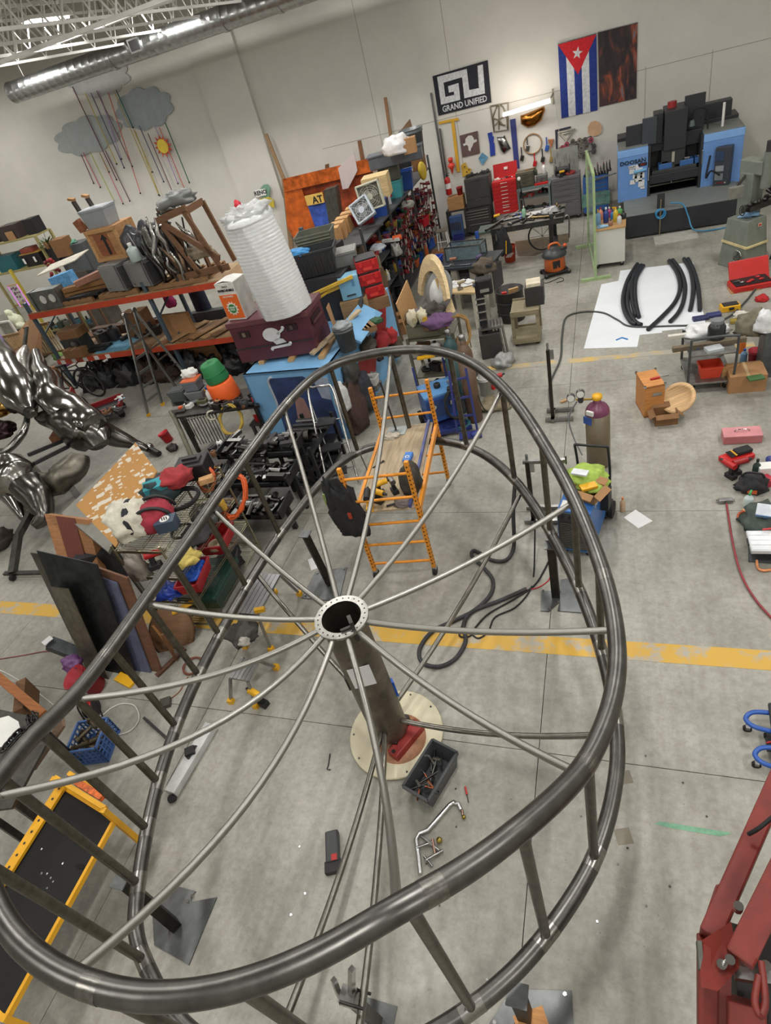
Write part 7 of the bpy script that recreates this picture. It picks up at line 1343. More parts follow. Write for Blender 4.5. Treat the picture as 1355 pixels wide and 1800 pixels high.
MB().box((0,0,.14),(.24,.03,.012)).build('zip_strip',BLACK,t);MB().torus((-.17,0,.1),.16,.03,20,6,'x',-30,200,1,.8).build('shoulder_strap',cloth((44,44,48)),t)
heap('black and teal rucksack at the back of the wire shelf',Vector((-5.14,4.62,T1)),(.17,.2,.14),cloth((44,60,62)),204,'rucksack','rucksack');tag(MB().box((0,0,.0),(.2,.12,.08),.6,.2).build('teal_flap',cloth((60,150,160)),None,(-5.12,4.55,T1+.22)),'bright teal fabric flap on the black rucksack','fabric');heap('dull red tool pouch on top of the rucksack',Vector((-4.98,4.75,T1+.14)),(.17,.14,.09),cloth((156,50,54)),205,'pouch','tool_pouch',amp=.5)
coil('coiled black cable in the middle of the wire shelf',(-4.85,4.52,T1),.15,.012,7,RUB,seed=3);t=thing('plastic_toolbox','black plastic toolbox with recessed lid handle at the far end of the wire shelf','toolbox',(-4.92,5.02,T1),R_(15));MB().box((0,.06,.08),(.3,.22,.16)).build('box_body',BLACK,t,bevel=.01);MB().box((0,.06,.165),(.2,.1,.02)).build('lid_recess',DARK,t);MB().bar((-.07,.06,.185),(.07,.06,.185),.02).build('lid_handle',BLACK,t)
tag(MB().box((0,0,.03),(.13,.07,.05),.5).build('wood_block',wood((206,160,110)),None,(-4.72,4.92,T1)),'pale wood block near the far end of the wire shelf','block')
t=thing('navy_carton','small navy carton with white stripe logo on the wire shelf','box',(-4.76,3.98,T1),R_(20));MB().box((0,0,.05),(.17,.12,.1)).build('box_body',plast((60,74,92)),t);MB().cyl((.0,.0,.1),(.0,.0,.103),.042,n=18).build('white_disc',WHITE,t)
for i in range(3): MB().box((-.02+.02*i,0,.1045),(.008,.045,.003),.4).build('logo_stripe',BLACK,t)
# second shelf down
T2=WZ[2]+.004;heap('crumpled yellow cloth bag on the second wire shelf',Vector((-4.72,3.85,T2)),(.12,.13,.07),cloth((196,176,96)),206,'cloth bag','cloth_bag',amp=.7)
heap('black leather gloves on the second wire shelf',Vector((-4.75,4.35,T2)),(.14,.17,.08),cloth((56,56,58)),207,'gloves','leather_gloves',amp=.6);heap('black face shield on the second wire shelf',Vector((-4.8,4.7,T2)),(.14,.14,.1),mat((70,70,70),.3),208,'face shield','face_shield');rnd_tool((-4.95,3.75,T2),'drill',RED,DARK,'red clamp handle at the near end of the second wire shelf',.5,.9);bottle('amber bottle on the second wire shelf',(-4.68,4.9,T2),.04,.16,plast((190,150,60)),DARK);rnd_tool((-4.9,4.1,T2),'wrench',STEEL,STEEL,'steel caliper on the second wire shelf',1.2)
coil('tangled grey wire on the second wire shelf',(-5.0,4.4,T2),.1,.008,5,DARK,seed=9)
T3=WZ[1]+.004;tub('open red plastic bin on the third wire shelf',(Vector((-4.78,3.62,T3)),R_(12),.3,.16),.5,plast((166,34,42)),'red_bin','bin');tub('red plastic bin holding blue straps on the third wire shelf',(Vector((-4.82,4.3,T3)),R_(8),.34,.16),.5,plast((170,36,40)),'red_bin','bin');heap('bright blue strap bundle in the red bin',Vector((-4.8,4.0,T3+.06)),(.1,.12,.08),plast((40,90,190)),209,'strap','blue_straps',amp=.8);tag(MB().lathe([(.03,0),(.07,0),(.07,.05),(.03,.05),(.03,0)],18).build('tape_roll',mat((170,150,120),.5),None,(-4.75,4.5,T3+.08)),'beige tape roll in the red bin','tape roll');heap('blue gloves on the third wire shelf',Vector((-5.0,3.7,T3)),(.12,.1,.06),plast((40,70,170)),210,'gloves','gloves',amp=.6)
T4=WZ[0]+.004;tub('dark green tool case on the lowest wire shelf',(Vector((-4.8,3.75,T4)),R_(3),.4,.15),.5,plast((32,62,52)),'green_case','case',lid=plast((36,70,60)));plank('yellow level stick on the lowest wire shelf',(-4.98,3.6,T4+.2),(-4.65,3.9,T4+.22),.05,.02,YELL,'yellow_level','level');heap('black power tool on the lowest wire shelf',Vector((-4.82,4.6,T4)),(.16,.2,.1),BLACK,211,'power tool','power_tool')
for o in list(bpy.data.objects):      # spread the things over the full shelf size
    if o.name not in _before and o.parent is None and not o.name.startswith('red_bin'):
        o.location.x=(o.location.x+5.22)/.58*.70-5.46;o.location.y=(o.location.y-3.55)/1.6*1.48+3.82;o.scale=(1.42,1.42,1.42)
for o in bpy.data.objects:
    if o.name.startswith('red_bin') and o.name not in _before: o.location.x -= .1;o.location.y+=.3
# leaning sheets
def lean(label,bl,br,tl,tr,th,m,name='steel_sheet',cat='sheet',off=(0,0)):
    a,b=P(*bl),P(*br);o=Vector((off[0],off[1],0));c=P(*tr,HZ(*tr,b+Vector((-.12,.12,0))));d=P(*tl,HZ(*tl,a+Vector((-.12,.12,0))));return panel(label,[a+o,b+o,c+o,d+o],-th,m,name,cat)
lean('wood framed sheet behind the black steel plates',(182,1182),(263,1196),(112,998),(200,1030),.03,wood((104,72,52)),'framed_sheet','sheet',(.1,.12))
lean('dull blue painted board between the framed sheet and the plates',(178,1180),(252,1192),(112,1006),(190,1034),.02,mat((92,96,120),.6,0,.3,6),'painted_board','board',(.06,.08))
o=lean('black torch-cut steel sheet with slots leaning at the left',(150,1172),(240,1190),(64,968),(170,992),.012,metalm((70,72,74),.5,.35),'cut_steel_sheet','sheet')
lean('ragged dark steel offcut in front of the slotted sheet',(135,1120),(170,1150),(62,968),(92,972),.012,metalm((78,78,76),.5,.4),'steel_offcut','sheet',(-.05,-.04))
lean('grey steel plate with cut-out teeth leaning in front',(168,1180),(205,1190),(103,1027),(135,1030),.01,metalm((128,124,110),.5,.3),'toothed_plate','plate',(-.09,-.05))
plank('white tube with brown cork end leaning on the steel sheets',P(180,1105,.40),P(133,990,1.02),.03,.03,mat((200,204,206),.5),'white_tube','tube')
t=panel('brown wooden box panel with a wide red stripe behind the steel sheets',[P(110,1010,.35),P(178,1012,.35),P(154,914,1.02),P(78,904,1.02)],-.12,wood((164,116,76)),'wood_sheet','panel');c=t.location
for f0,f1,cc in ((.28,.72,(112,60,50)),):
    A0,B0,C0,D0=P(110,1010,.35),P(178,1012,.35),P(154,914,1.02),P(78,904,1.02);nn=(B0-A0).cross(C0-A0).normalized()*.004;q=[A0.lerp(B0,f0),A0.lerp(B0,f1),D0.lerp(C0,f1),D0.lerp(C0,f0)];MB().add([v-c+nn for v in q]+[v-c+nn*2 for v in q],[(4,5,6,7),(3,2,1,0),(0,1,5,4),(2,3,7,6)]).build('red_stripe',mat((110,58,48),.6),t)
tag(MB().box((0,0,.3),(.5,.3,.6),R_(20)).build('dark_cabinet',mat((36,36,40),.6),None,P(190,1040)+Vector((-.1,.25,0))),'dark cabinet behind the leaning steel sheets','cabinet')
t=thing('steel_angle_box','short grey steel box section leaning before the sheets','steel box',P(150,1150,.02),R_(40));MB().bar((0,-.1,.08),(-.28,.1,.34),.16,.1).build('box_section',metalm((104,108,112),.45),t);MB().box((-.26,.06,.42),(.12,.1,.01),.5).build('paper_tag',PAPER,t)
tag(MB().ball((0,0,.02),(.3,.34,.02),20,6).build('brown_disc',wood((120,88,60)),None,P(303,1110,.15),rot=(.9,.2,.3)),'large round brown disc leaning under the wire shelf','disc')
for i,(a,b,mm) in enumerate((((238,1090),(272,1165),IRON),((268,1100),(305,1145),wood((160,110,60))),((285,1115),(310,1160),DWOOD))): plank(['black iron rod leaning beside the framed sheet','orange handled sledge hammer shaft on the floor','rusty dark bar by the wire shelf foot'][i],P(*b,.02),P(*a,.45),.03,.03,mm,'shop_bar','bar')
plank('rusty steel flat bar lying on the floor under the ring',P(275,1188,.02),P(325,1140,.02),.06,.03,mat((96,62,46),.6),'rusty_bar','bar')
# red bucket with purple bag, reel, cord, milk crate
t=bucket('red bucket with white lettering and a purple bag inside',P(172,1208),.15,.36,plast((158,32,44)),rot=(.25,-.25,0));text('FOR',.06,WHITE,'lettering',t,(0,-.138,.22),FACE,.002);text('RIGHT',.06,WHITE,'lettering',t,(0,-.132,.15),FACE,.002)
heap('crumpled purple and white bag stuffed in the red bucket',P(133,1172,.25),(.11,.11,.12),mat((110,70,120),.5,0,.5,20),221,'bag','crumpled_bag');tag(MB().bar((-.1,.0,.0),(.2,-.08,0),.12,.03).build('yellow_tray',YELL,None,P(218,1190,.02)),'yellow plastic tray edge on the floor by the red bucket','tray')
t=thing('cord_reel','red extension cord reel with black frame on the floor','cord reel',P(168,1252),R_(30));MB().cyl((-.05,0,.1),(.05,0,.1),.085,n=18).build('red_drum',RED,t)
for x in (-.06,.06): MB().cyl((x-.006,0,.1),(x+.006,0,.1),.105,n=18).build('flange',BLACK,t)
for k in range(4): MB().torus((-.035+.023*k,0,.1),.09,.009,18,5,'x').build('cord_turn',plast((186,44,46)),t)
MB().tube(catmull([(-.1,-.1,0),(-.1,0,.22),(.1,0,.22),(.1,-.1,0)],5),.01,6).build('reel_frame',BLACK,t)
hose('white_rope','white rope looped on the floor beside the cord reel','rope',[(178,1228),(160,1225),(152,1240),(162,1256),(178,1258),(195,1245),(215,1237),(235,1240),(244,1255),(242,1270),(228,1285),(205,1291),(188,1280)],.008,mat((206,204,196),.7));hose('maroon_hose','thin maroon air line crossing the floor at the left edge','hose',[(-10,1160),(40,1152),(80,1145),(105,1147),(118,1158),(124,1175)],.007,mat((130,60,60),.5));hose('white_line','thin white cord stretched over the floor at the left','cord',[(0,1178),(20,1188),(60,1213),(95,1240)],.005,WHITE)
F=(P(165,1342),R_(16),.36,.28);t=thing('milk_crate','blue plastic milk crate full of rusty steel parts','crate',F[0],F[1]);MBl=plast((62,94,148));w_=.36
for z in (.015,.27): MB().bar((-w_/2,0,z),(w_/2,0,z),.02,.03).bar((-w_/2,w_,z),(w_/2,w_,z),.02,.03).bar((-w_/2,0,z),(-w_/2,w_,z),.02,.03).bar((w_/2,0,z),(w_/2,w_,z),.02,.03).build('crate_rim',MBl,t)
for k in range(7):
    f=-w_/2+w_*k/6
    for a1,b1 in (((f,0),(f,0)),((f,w_),(f,w_)),((-w_/2,f+w_/2),(-w_/2,f+w_/2)),((w_/2,f+w_/2),(w_/2,f+w_/2))): MB().bar((*a1,0),(*b1,.28),.018,.012).build('lattice_bar',MBl,t)
for z in (.08,.14,.2):
    for a1,b1 in (((-w_/2,0),(w_/2,0)),((-w_/2,w_),(w_/2,w_)),((-w_/2,0),(-w_/2,w_)),((w_/2,0),(w_/2,w_))): MB().bar((*a1,z),(*b1,z),.012,.012).build('lattice_bar',MBl,t)
MB().box((0,w_/2,.01),(w_,w_,.01)).build('crate_floor',MBl,t)
for i in range(11):
    mz=Matrix.Rotation(F[1],4,'Z')@Vector((random.uniform(-.12,.12),random.uniform(.06,.3),0));p=F[0]+mz+Vector((0,0,.1+.018*i));g=thing('steel_fitting','rusty steel bolt fitting in the blue milk crate','fitting',p,random.uniform(0,6),'fittings in the blue milk crate');RU=metalm((110,100,82),.5,.3);MB().cyl((-.09,0,0),(.09,0,.02),.022,n=8).build('shaft',RU,g);MB().cyl((-.1,0,-.003),(-.06,0,.002),.04,n=6).build('hex_head',RU,g)
# bench with chains, timber
q=[P(x,y,.85) for x,y in ((-60,1330),(-10,1245),(70,1262),(85,1300),(20,1420),(-60,1430))];c=sum(q,Vector())/6;t=thing('chain_bench','dark steel bench at the left edge carrying chains','bench',(c.x,c.y,0));MB().prism([tuple((v-c).xy) for v in q],.82,.85).build('bench_top',metalm((92,90,86),.5),t)
for v in (q[1],q[2],q[4],q[5]): d=(v-c)*.85;MB().bar((d.x,d.y,0),(d.x,d.y,.82),.06).build('leg',IRON,t)
def chain(label,pts,z,n_,r=.03):
    pl=catmull([P(x,y,z) for x,y in pts],10);t=thing('steel_chain',label,'chain',pl[0]);st=len(pl)/n_
    for k in range(n_):
        i=min(int(k*st),len(pl)-2);d=(pl[i+1]-pl[i]);a=math.atan2(d.y,d.x);MB().torus((0,0,0),r,r*.28,12,6,'z' if k % 2 else 'y',sx=1.5).build('chain_link',metalm((70,70,68),.35),t,pl[i]-pl[0],a)
chain('dark heavy chain looped along the front of the bench',[(60,1255),(70,1275),(58,1290),(40,1295),(25,1310),(10,1330),(0,1345)],.885,22);chain('second dark chain lying behind the first on the bench',[(50,1262),(52,1280),(35,1285),(20,1300),(5,1318)],.89,16)
panel('white cloud-shaped cut sheet lying on the chain bench',[P(x,y,.855) for x,y in ((0,1262),(15,1258),(32,1268),(38,1290),(25,1300),(10,1310),(-5,1315))],.006,WHITE,'white_cutout','sheet')
plank('orange-brown square timber lying beside the chain bench',P(-15,1180,.35),P(78,1258,.35),.1,.1,wood((150,92,48)),'timber_post','timber');tag(MB().box((0,0,.15),(.5,.12,.3),R_(-50)).build('timber_trestle',wood((110,78,50)),None,P(60,1245,.0)),'low brown trestle under the orange timber','trestle')
plank('brown steel plank standing behind the milk crate',P(60,1345,.3),P(112,1268,.62),.14,.03,wood((120,96,78)),'steel_plank','plank')
# yellow scaffold with black deck, lower left
YS=mat((226,166,30),.45,0,.1);CZ=.62;A1,B1,C1=P(112,1385,CZ),P(200,1440,CZ),P(8,1790,CZ);D1=A1+(C1-B1);o0=(A1+C1)/2;t=thing('platform_cart','yellow framed rolling platform with black deck at the lower left','platform cart',(o0.x,o0.y,0));o0=Vector((o0.x,o0.y,0))
MB().add([v-o0+Vector((0,0,z)) for z in (-.03,0) for v in (A1,B1,C1,D1)],[(3,2,1,0),(4,5,6,7),(0,1,5,4),(1,2,6,5),(2,3,7,6),(3,0,4,7)]).build('black_deck',mat((22,22,22),.85,0,.15,10),t)
for a1,b1 in ((A1,D1),(B1,C1),(A1,B1),(D1,C1)): MB().bar(a1-o0+Vector((0,0,-.02)),b1-o0+Vector((0,0,-.02)),.028,.05).build('side_rail',YS,t)
MB().bar(A1-o0+Vector((0,0,.03)),D1-o0+Vector((0,0,.03)),.1,.03).build('upper_rail',YS,t)
mb=MB()
for k in range(14): v=A1.lerp(D1,.02+.07*k)-o0+Vector((0,0,.046));mb.cyl(v,v+Vector((0,0,.002)),.012,n=8)
mb.build('rail_holes',DARK,t,kind='stuff')
for v in (A1,B1,C1,D1): MB().bar((v.x-o0.x,v.y-o0.y,.1),(v.x-o0.x,v.y-o0.y,.8 if v in (A1,B1) else .64),.045).build('upright',YS,t);MB().cyl((v.x-o0.x-.02,v.y-o0.y,.06),(v.x-o0.x+.02,v.y-o0.y,.06),.06,n=12).build('caster',RUB,t)
up_=(B1-A1).normalized();bk=(A1-D1).normalized()
for dz,dk_ in ((.78,.02),(.66,.12)): MB().bar(A1-o0+Vector((0,0,dz-CZ))+bk*dk_,B1-o0+Vector((0,0,dz-CZ))+bk*dk_,.04).build('end_rung',YS,t)
MB().bar(A1.lerp(B1,.35)-o0+Vector((0,0,.14))+bk*.08,A1.lerp(B1,.85)-o0+Vector((0,0,.14))+bk*.08,.055,.05).build('warning_label',mat((206,100,40),.5,0,.6,30),t)
for f in (.3,.75): 
    v=B1.lerp(C1,f)-o0+(A1-B1)*.1;MB().ball(v+Vector((0,0,.002)),(.05,.02,.006),10,6).build('hand_slot',mat((12,12,12),.9),t)
for i in range(12): v=A1.lerp(B1,random.random()*.9+.05).lerp(D1.lerp(C1,.5),random.random())-o0;MB().cyl(v,v+Vector((0,0,.004)),.01,n=8).build('deck_screw',CHROME,t)
# aluminium platform and bag by the ring's left
def alplat(label,px1,px2,w_,z,l2):
    a,b=P(*px1,z),P(*px2,z);t=thing('work_platform',label,'work platform',((a+b)/2).xy.to_3d());c=((a+b)/2).xy.to_3d();d=(b-a).normalized();n_=d.cross(Vector((0,0,1)))
    for k in range(5): MB().bar(a-c+n_*(w_*(k-2)/5),b-c+n_*(w_*(k-2)/5),w_/5-.006,.03).build('tread_strip',metalm((176,178,180),.35,.1),t)
    for e in (a,b):
        for s in (-1,1): f=e-c+n_*s*w_*.45;f2=Vector((f.x,f.y,0))+(e-(a+b)/2).normalized()*.12+n_*s*.05;MB().bar(f,f2+Vector((0,0,.03)),.03).build('leg',metalm((160,160,160),.35),t);MB().box(f2+Vector((0,0,.03)),(.06,.06,.06)).build('yellow_foot',YELL,t)
    return t
alplat('ribbed aluminium work platform with yellow feet behind the lower ring',(435,1080),(475,1010),.3,.5,1);alplat('low aluminium step platform beside the white beam',(420,1195),(440,1160),.26,.3,1)
heap('dark grey round fabric bag on the aluminium platform end',P(428,1118,.3),(.19,.19,.12),cloth((72,70,66)),231,'bag','fabric_bag');heap('crumpled light rag on the grey fabric bag',P(430,1130,.45),(.07,.06,.04),cloth((160,156,148)),232,'rag','rag')
tag(MB().box((0,0,.03),(.12,.05,.05),.3).build('yellow_clamp',YELL,None,P(458,1075,.53)),'yellow hand clamp on the aluminium platform','clamp');rnd_tool(P(458,1235),'drill',YELL,BLACK,'yellow and black cordless saw on the floor by the low step',2.8,1.1)
coil('orange brown extension cord coiled below the wire shelf',P(340,1172),.12,.009,6,mat((120,70,54),.6),seed=6);tag(MB().box((0,0,.03),(.12,.12,.05),.5).build('outlet_box',mat((70,66,60),.6),None,P(293,1238)),'square black outlet box on the floor inside the ring','outlet box');hose('outlet_cable','brown cord running from the outlet box to the coil','cord',[(297,1230),(313,1218),(322,1205),(330,1190)],.007,mat((130,80,50),.6))
# ================================================================== steel stock rack and welding area
random.seed(95)
RA=Vector((-5.0,5.5,0));t=thing('stock_rack','tiered steel rack filled with dark tube offcuts behind the ring','stock rack',RA);t.scale=(1.45,1.1,1.1);SRM=mat((40,40,42),.5,.3,.2)
for k in range(3):
    y=.05+.42*k;z=.35+.2*k;MB().box((-.05,y+.2,z),(.95,.42,.02)).build('tray_floor',SRM,t);MB().box((-.05,y-.0,z+.03),(.95,.02,.06)).build('tray_lip',SRM,t)
    for x in (-.5,.42): MB().box((x,y+.2,z/2),(.05,.05,z)).build('support',SRM,t);MB().box((x,y+.2,z+.06),(.02,.42,.14)).build('tray_side',SRM,t)
nmz=['lowest','middle','highest']
for k in range(3):
    for i in range(64):
        p=RA+Vector((random.uniform(-.45,.35)*1.45,(.06+.42*k+random.uniform(.02,.34))*1.1,(.385+.2*k)*1.1+random.choice((.02,.06,.1))));L_=random.uniform(.12,.34);a=random.uniform(-.3,.3)+random.choice((0,1.57));r=random.uniform(.02,.045);mm=random.choice((IRON,SCALE,DARK,metalm((70,68,66),.4),STEEL))
        o=MB().cyl((-L_/2,0,0),(L_/2,0,0),r,n=9,cap=False).cyl((L_/2,0,0),(-L_/2,0,0),r*.78,n=9,cap=False).build('tube_offcut',mm,None,p,a) if i % 3 else MB().box((0,0,0),(L_,r*2,r*2)).build('bar_offcut',mm,None,p,a)
        tag(o,('short steel tube offcut' if i % 3 else 'short square bar offcut')+' in the '+nmz[k]+' tray of the stock rack','offcut','offcuts in the %s tray' % nmz[k])
RB=Vector((-4.5,6.65,0));t=thing('bar_rack','low dark rack of stacked steel lengths beside the step ladder','bar rack',RB)
for z in (.12,.4,.68): MB().box((0,.5,z),(.55,1.0,.03)).build('rack_shelf',SRM,t)
for x in (-.27,.27):
    for y in (0,1.0): MB().box((x,y,.4),(.05,.05,.85)).build('post',SRM,t)
for i in range(24):
    z=random.choice((.15,.43,.71));y=random.uniform(.05,.95);o=MB().cyl((-.3,0,0),(random.uniform(.2,.34),0,0),random.uniform(.018,.035),n=9).build('steel_length',random.choice((IRON,STEEL,SCALE,DARK)),None,RB+Vector((0,y,z+.03+random.choice((0,.05)))));tag(o,'dark steel length stacked on the low bar rack','steel bar','steel lengths on the bar rack')
t=thing('steel_pipe','fat dark steel pipe lying on the bar rack with open end','pipe',P(515,770,.86));MB().cyl((-.45,-.06,0),(.28,.04,0),.1,n=20,cap=False).cyl((.28,.04,0),(-.45,-.06,0),.09,n=20,cap=False).build('pipe_shell',metalm((76,74,70),.45),t)
tag(MB().box((0,0,.05),(.3,.16,.1),.1).build('tool_tray',BLACK,None,P(490,800,.72)),'black tray with lime green tape on the bar rack','tray');tag(MB().box((0,0,.02),(.16,.05,.03),.2).build('lime_tape',plast((150,220,40)),None,P(484,790,.84)),'lime green tape strip on the black tray','tape')
# foam rolls, bins on a dark bench
BZ=.82;q=[P(x,y,BZ) for x,y in ((300,705),(445,680),(456,713),(310,733))];c=sum(q,Vector())/4;t=thing('side_bench','dark steel bench carrying foam rolls and plastic bins','bench',(c.x,c.y,0));MB().prism([tuple((v-c).xy) for v in q],BZ-.04,BZ).build('bench_top',IRON,t)
for v in q: d=(v-c)*.9;MB().bar((d.x,d.y,0),(d.x,d.y,BZ-.04),.06).build('leg',IRON,t)
p=P(395,705,BZ)+Vector((0,.12,0));t=thing('foam_roll','fat orange foam roll on the dark bench','foam roll',p,rot=(.03,-.06,0));MB().lathe([(.26,0),(.27,.03),(.25,.34),(.22,.36),(0,.36)],26).build('roll_body',mat((232,96,30),.6,0,.06),t)
t=thing('foam_roll','green foam roll with centre hole on top of the orange one','foam roll',p+Vector((-.03,.02,.37)),rot=(.05,-.12,0));MB().lathe([(.21,0),(.22,.03),(.18,.33),(.16,.35),(.04,.35),(.035,.28),(0,.28)],26).build('roll_body',mat((44,130,76),.6,0,.06),t);MB().torus((0,0,.16),.213,.005,24,5).build('roll_edge',mat((50,140,84),.6),t)
tub('grey bin with orange lid on the dark bench',(P(338,710,BZ)+Vector((.05,.09,.2)),R_(5),.32,.18),.26,plast((120,126,134)),'storage_bin','bin',lid=plast((214,106,60)));tub('grey bin with yellow rim under the orange lidded bin',(P(338,710,BZ)+Vector((.06,.08,0)),R_(5),.36,.18),.28,plast((136,138,140)),'storage_bin','bin',latch=YELL);tub('black lidded bin left of the yellow rimmed bin',(P(310,712,BZ)+Vector((0,.1,0)),R_(5),.34,.18),.26,plast((92,98,96)),'storage_bin','bin',lid=plast((70,76,74)));heap('crumpled white plastic tub above the bins',P(335,660,BZ+.42),(.16,.13,.1),WHITE,241,'plastic','white_plastic');bottle('tall white and blue canister beside the orange foam roll',P(372,712,BZ)+Vector((0,.05,0)),.05,.34,WHITE,BLUE)
t=thing('router_box','flat grey tool with orange knob at the bench edge','tool',P(316,722,BZ),R_(10));MB().box((0,0,.04),(.26,.14,.07)).build('tool_body',mat((110,106,100),.5),t,bevel=.008);MB().box((.07,-.04,.08),(.07,.06,.04)).build('orange_knob',plast((222,90,40)),t)
coil('yellow hose coil hanging on the front of the dark bench',P(408,738,.60),.22,.016,7,mat((178,150,60),.5),seed=12,rot=(R_(62),R_(12),0),sy=1.2,spread=.1,cat='hose',name='hose_coil');coil('off-white cable wound round the bench hook',P(372,730,.74),.08,.014,7,mat((190,184,168),.6),seed=13,rot=(R_(70),0,R_(40)),spread=.1)
random.seed(96)
for i in range(12):
    a=P(322+i*5.2,738-i*1.1,.78);o=MB().cyl((0,0,-.55),(0,0,0),.008,n=6).torus((0,0,.01),.025,.006,10,5,'x').build('hook_rod',IRON,None,a+Vector((0,-.03,0)));tag(o,'thin dark hooked rod hanging along the bench front','rod','hooked rods on the bench front')
t=thing('curved_strut','weathered grey curved steel leg at the left end of the bench','steel leg',P(335,790));MB().tube(catmull([P(300,722,.8)-t.location,P(312,745,.62)-t.location,P(325,775,.35)-t.location,P(338,805,.02)-t.location],6),.045,6).build('leg_tube',mat((128,126,108),.6),t)
bucket('red bucket on the floor left of the curved leg',P(298,775),.11,.22,plast((196,30,40)),rot=(0,-.3,0));heap('black boot with orange sole near the red bucket',P(305,790),(.12,.1,.08),mat((50,40,40),.5),245,'boot','boot')
rnd=random.Random(33)
for i in range(18):
    heap(['brown rag','black drill','grey sander','white cup','dark brush','rusty pan','tan glove','black cap','grey pouch','wood wedge','dark torch','steel tin','brown bag','black hose end','white tape','olive pouch','dark visor','grey tin'][i]+' in the clutter on the dark bench',(lambda v: v)(P(325+rnd.uniform(0,118),712+rnd.uniform(-4,4),BZ)),(.1,.09,.08),(CARDD,BLACK,GREYP,WHITE,DARK,IRON,CARD,BLACK,GREYP,PINE,DARK,STEEL,DWOOD,RUB,WHITE,mat((90,90,60),.7),DARK,GREYP)[i],270+i,'shop item','shop_item',amp=.6,n=12)
# welding odds between bench and stock rack
odds=[((372,812),.5,RED,'bright red parts can with clear lid behind the ring'),]
t=thing('parts_can','red and clear parts can standing behind the stock rack','can',P(372,835,.5),rot=(.05,-.08,0));MB().lathe([(.1,0),(.1,.12)],18).build('red_base',RED,t);MB().lathe([(.098,.12),(.098,.24)],18).build('clear_middle',mat((120,110,106),.3),t);MB().lathe([(.105,.24),(.105,.3),(.03,.32),(0,.32)],18).build('red_lid',plast((190,50,50)),t)
simple_table('low dark table under the red parts can',P(376,832,.5),.5,.4,.5,mat((58,56,54),.6))
for i in range(9):
    px,py=352+random.uniform(0,90),770+random.uniform(0,60);heap(['brass fitting','white plastic handle','grey clamp block','white ribbed insulator','rusty hinge','dark cable lug','brown leather scrap','steel turnbuckle','copper elbow'][i]+' among the welding odds behind the ring',P(px,py,.5),(.07,.06,.06),(metalm((150,110,60),.4),WHITE,GREYP,WHITE,IRON,DARK,mat((120,80,50),.7),STEEL,metalm((160,96,60),.4))[i],250+i,'fitting','shop_fitting',amp=.6,n=12)
simple_table('low cluttered steel bench behind the stock rack',P(397,795,.5),1.0,.75,.5,mat((70,66,62),.6),'welding_bench','bench')
coil('orange extension cord hanging over the ring side of the shelf',P(412,872,1.0),.17,.016,9,plast((214,92,40)),seed=15,rot=(R_(55),R_(20),0),sy=1.7,spread=.12);coil('second orange cord bundle above the first',P(366,842,1.35),.12,.016,7,plast((220,100,46)),seed=16,rot=(R_(60),R_(10),0),sy=1.3,spread=.1)
# ================================================================== long shelving run with clamps
random.seed(100)
SX,SD,SYa,SYb=-4.8,.8,12.4,18.9;t=thing('shelving_run','long dark steel shelving run crammed with bins and clamps','shelving',(SX,SYa,0));SS=mat((74,76,78),.5,.2,.15);SZ=[.12,.75,1.35,2.0]
for z in SZ: MB().box((-SD/2,(SYb-SYa)/2,z-.02),(SD,SYb-SYa,.035)).build('shelf_board',SS,t)
for y in (0,2.1,4.3,SYb-SYa):
    for x in (0,-SD): MB().box((x,y,1.15),(.05,.05,2.3)).build('post',SS,t)
MB().box((-SD,(SYb-SYa)/2,1.1),(.02,SYb-SYa,2.1)).build('back_panel',mat((60,58,56),.7),t)
# clamps hung on the open face
pr_=thing('bar_clamp','bar clamp with red jaws hanging on the shelving face','clamp',(0,0,0),0,'bar clamps on the shelving face')
MB().box((0,0,0),(.012,.03,.55)).build('clamp_bar',IRON,pr_);MB().box((.05,0,.24),(.12,.04,.05)).build('fixed_jaw',mat((110,30,38),.6),pr_);MB().box((.05,0,-.02),(.12,.045,.07)).build('sliding_jaw',mat((96,32,38),.6),pr_);MB().cyl((.1,0,-.2),(.1,0,-.02),.02,n=7).build('handle',mat((150,140,130),.6),pr_)
first=True
for i in range(80):
    y=random.uniform(14.2,18.5);z=random.uniform(.55,1.75);loc=(SX+.02+random.uniform(0,.05),y,z);rt=(random.uniform(-.5,.3),random.uniform(-.15,.15),random.uniform(-.4,.4))
    if first: pr_.location=loc;pr_.rotation_euler=rt;first=False
    else: dup(pr_,loc,rot=rt,scale=[random.uniform(.55,.95)]*3)
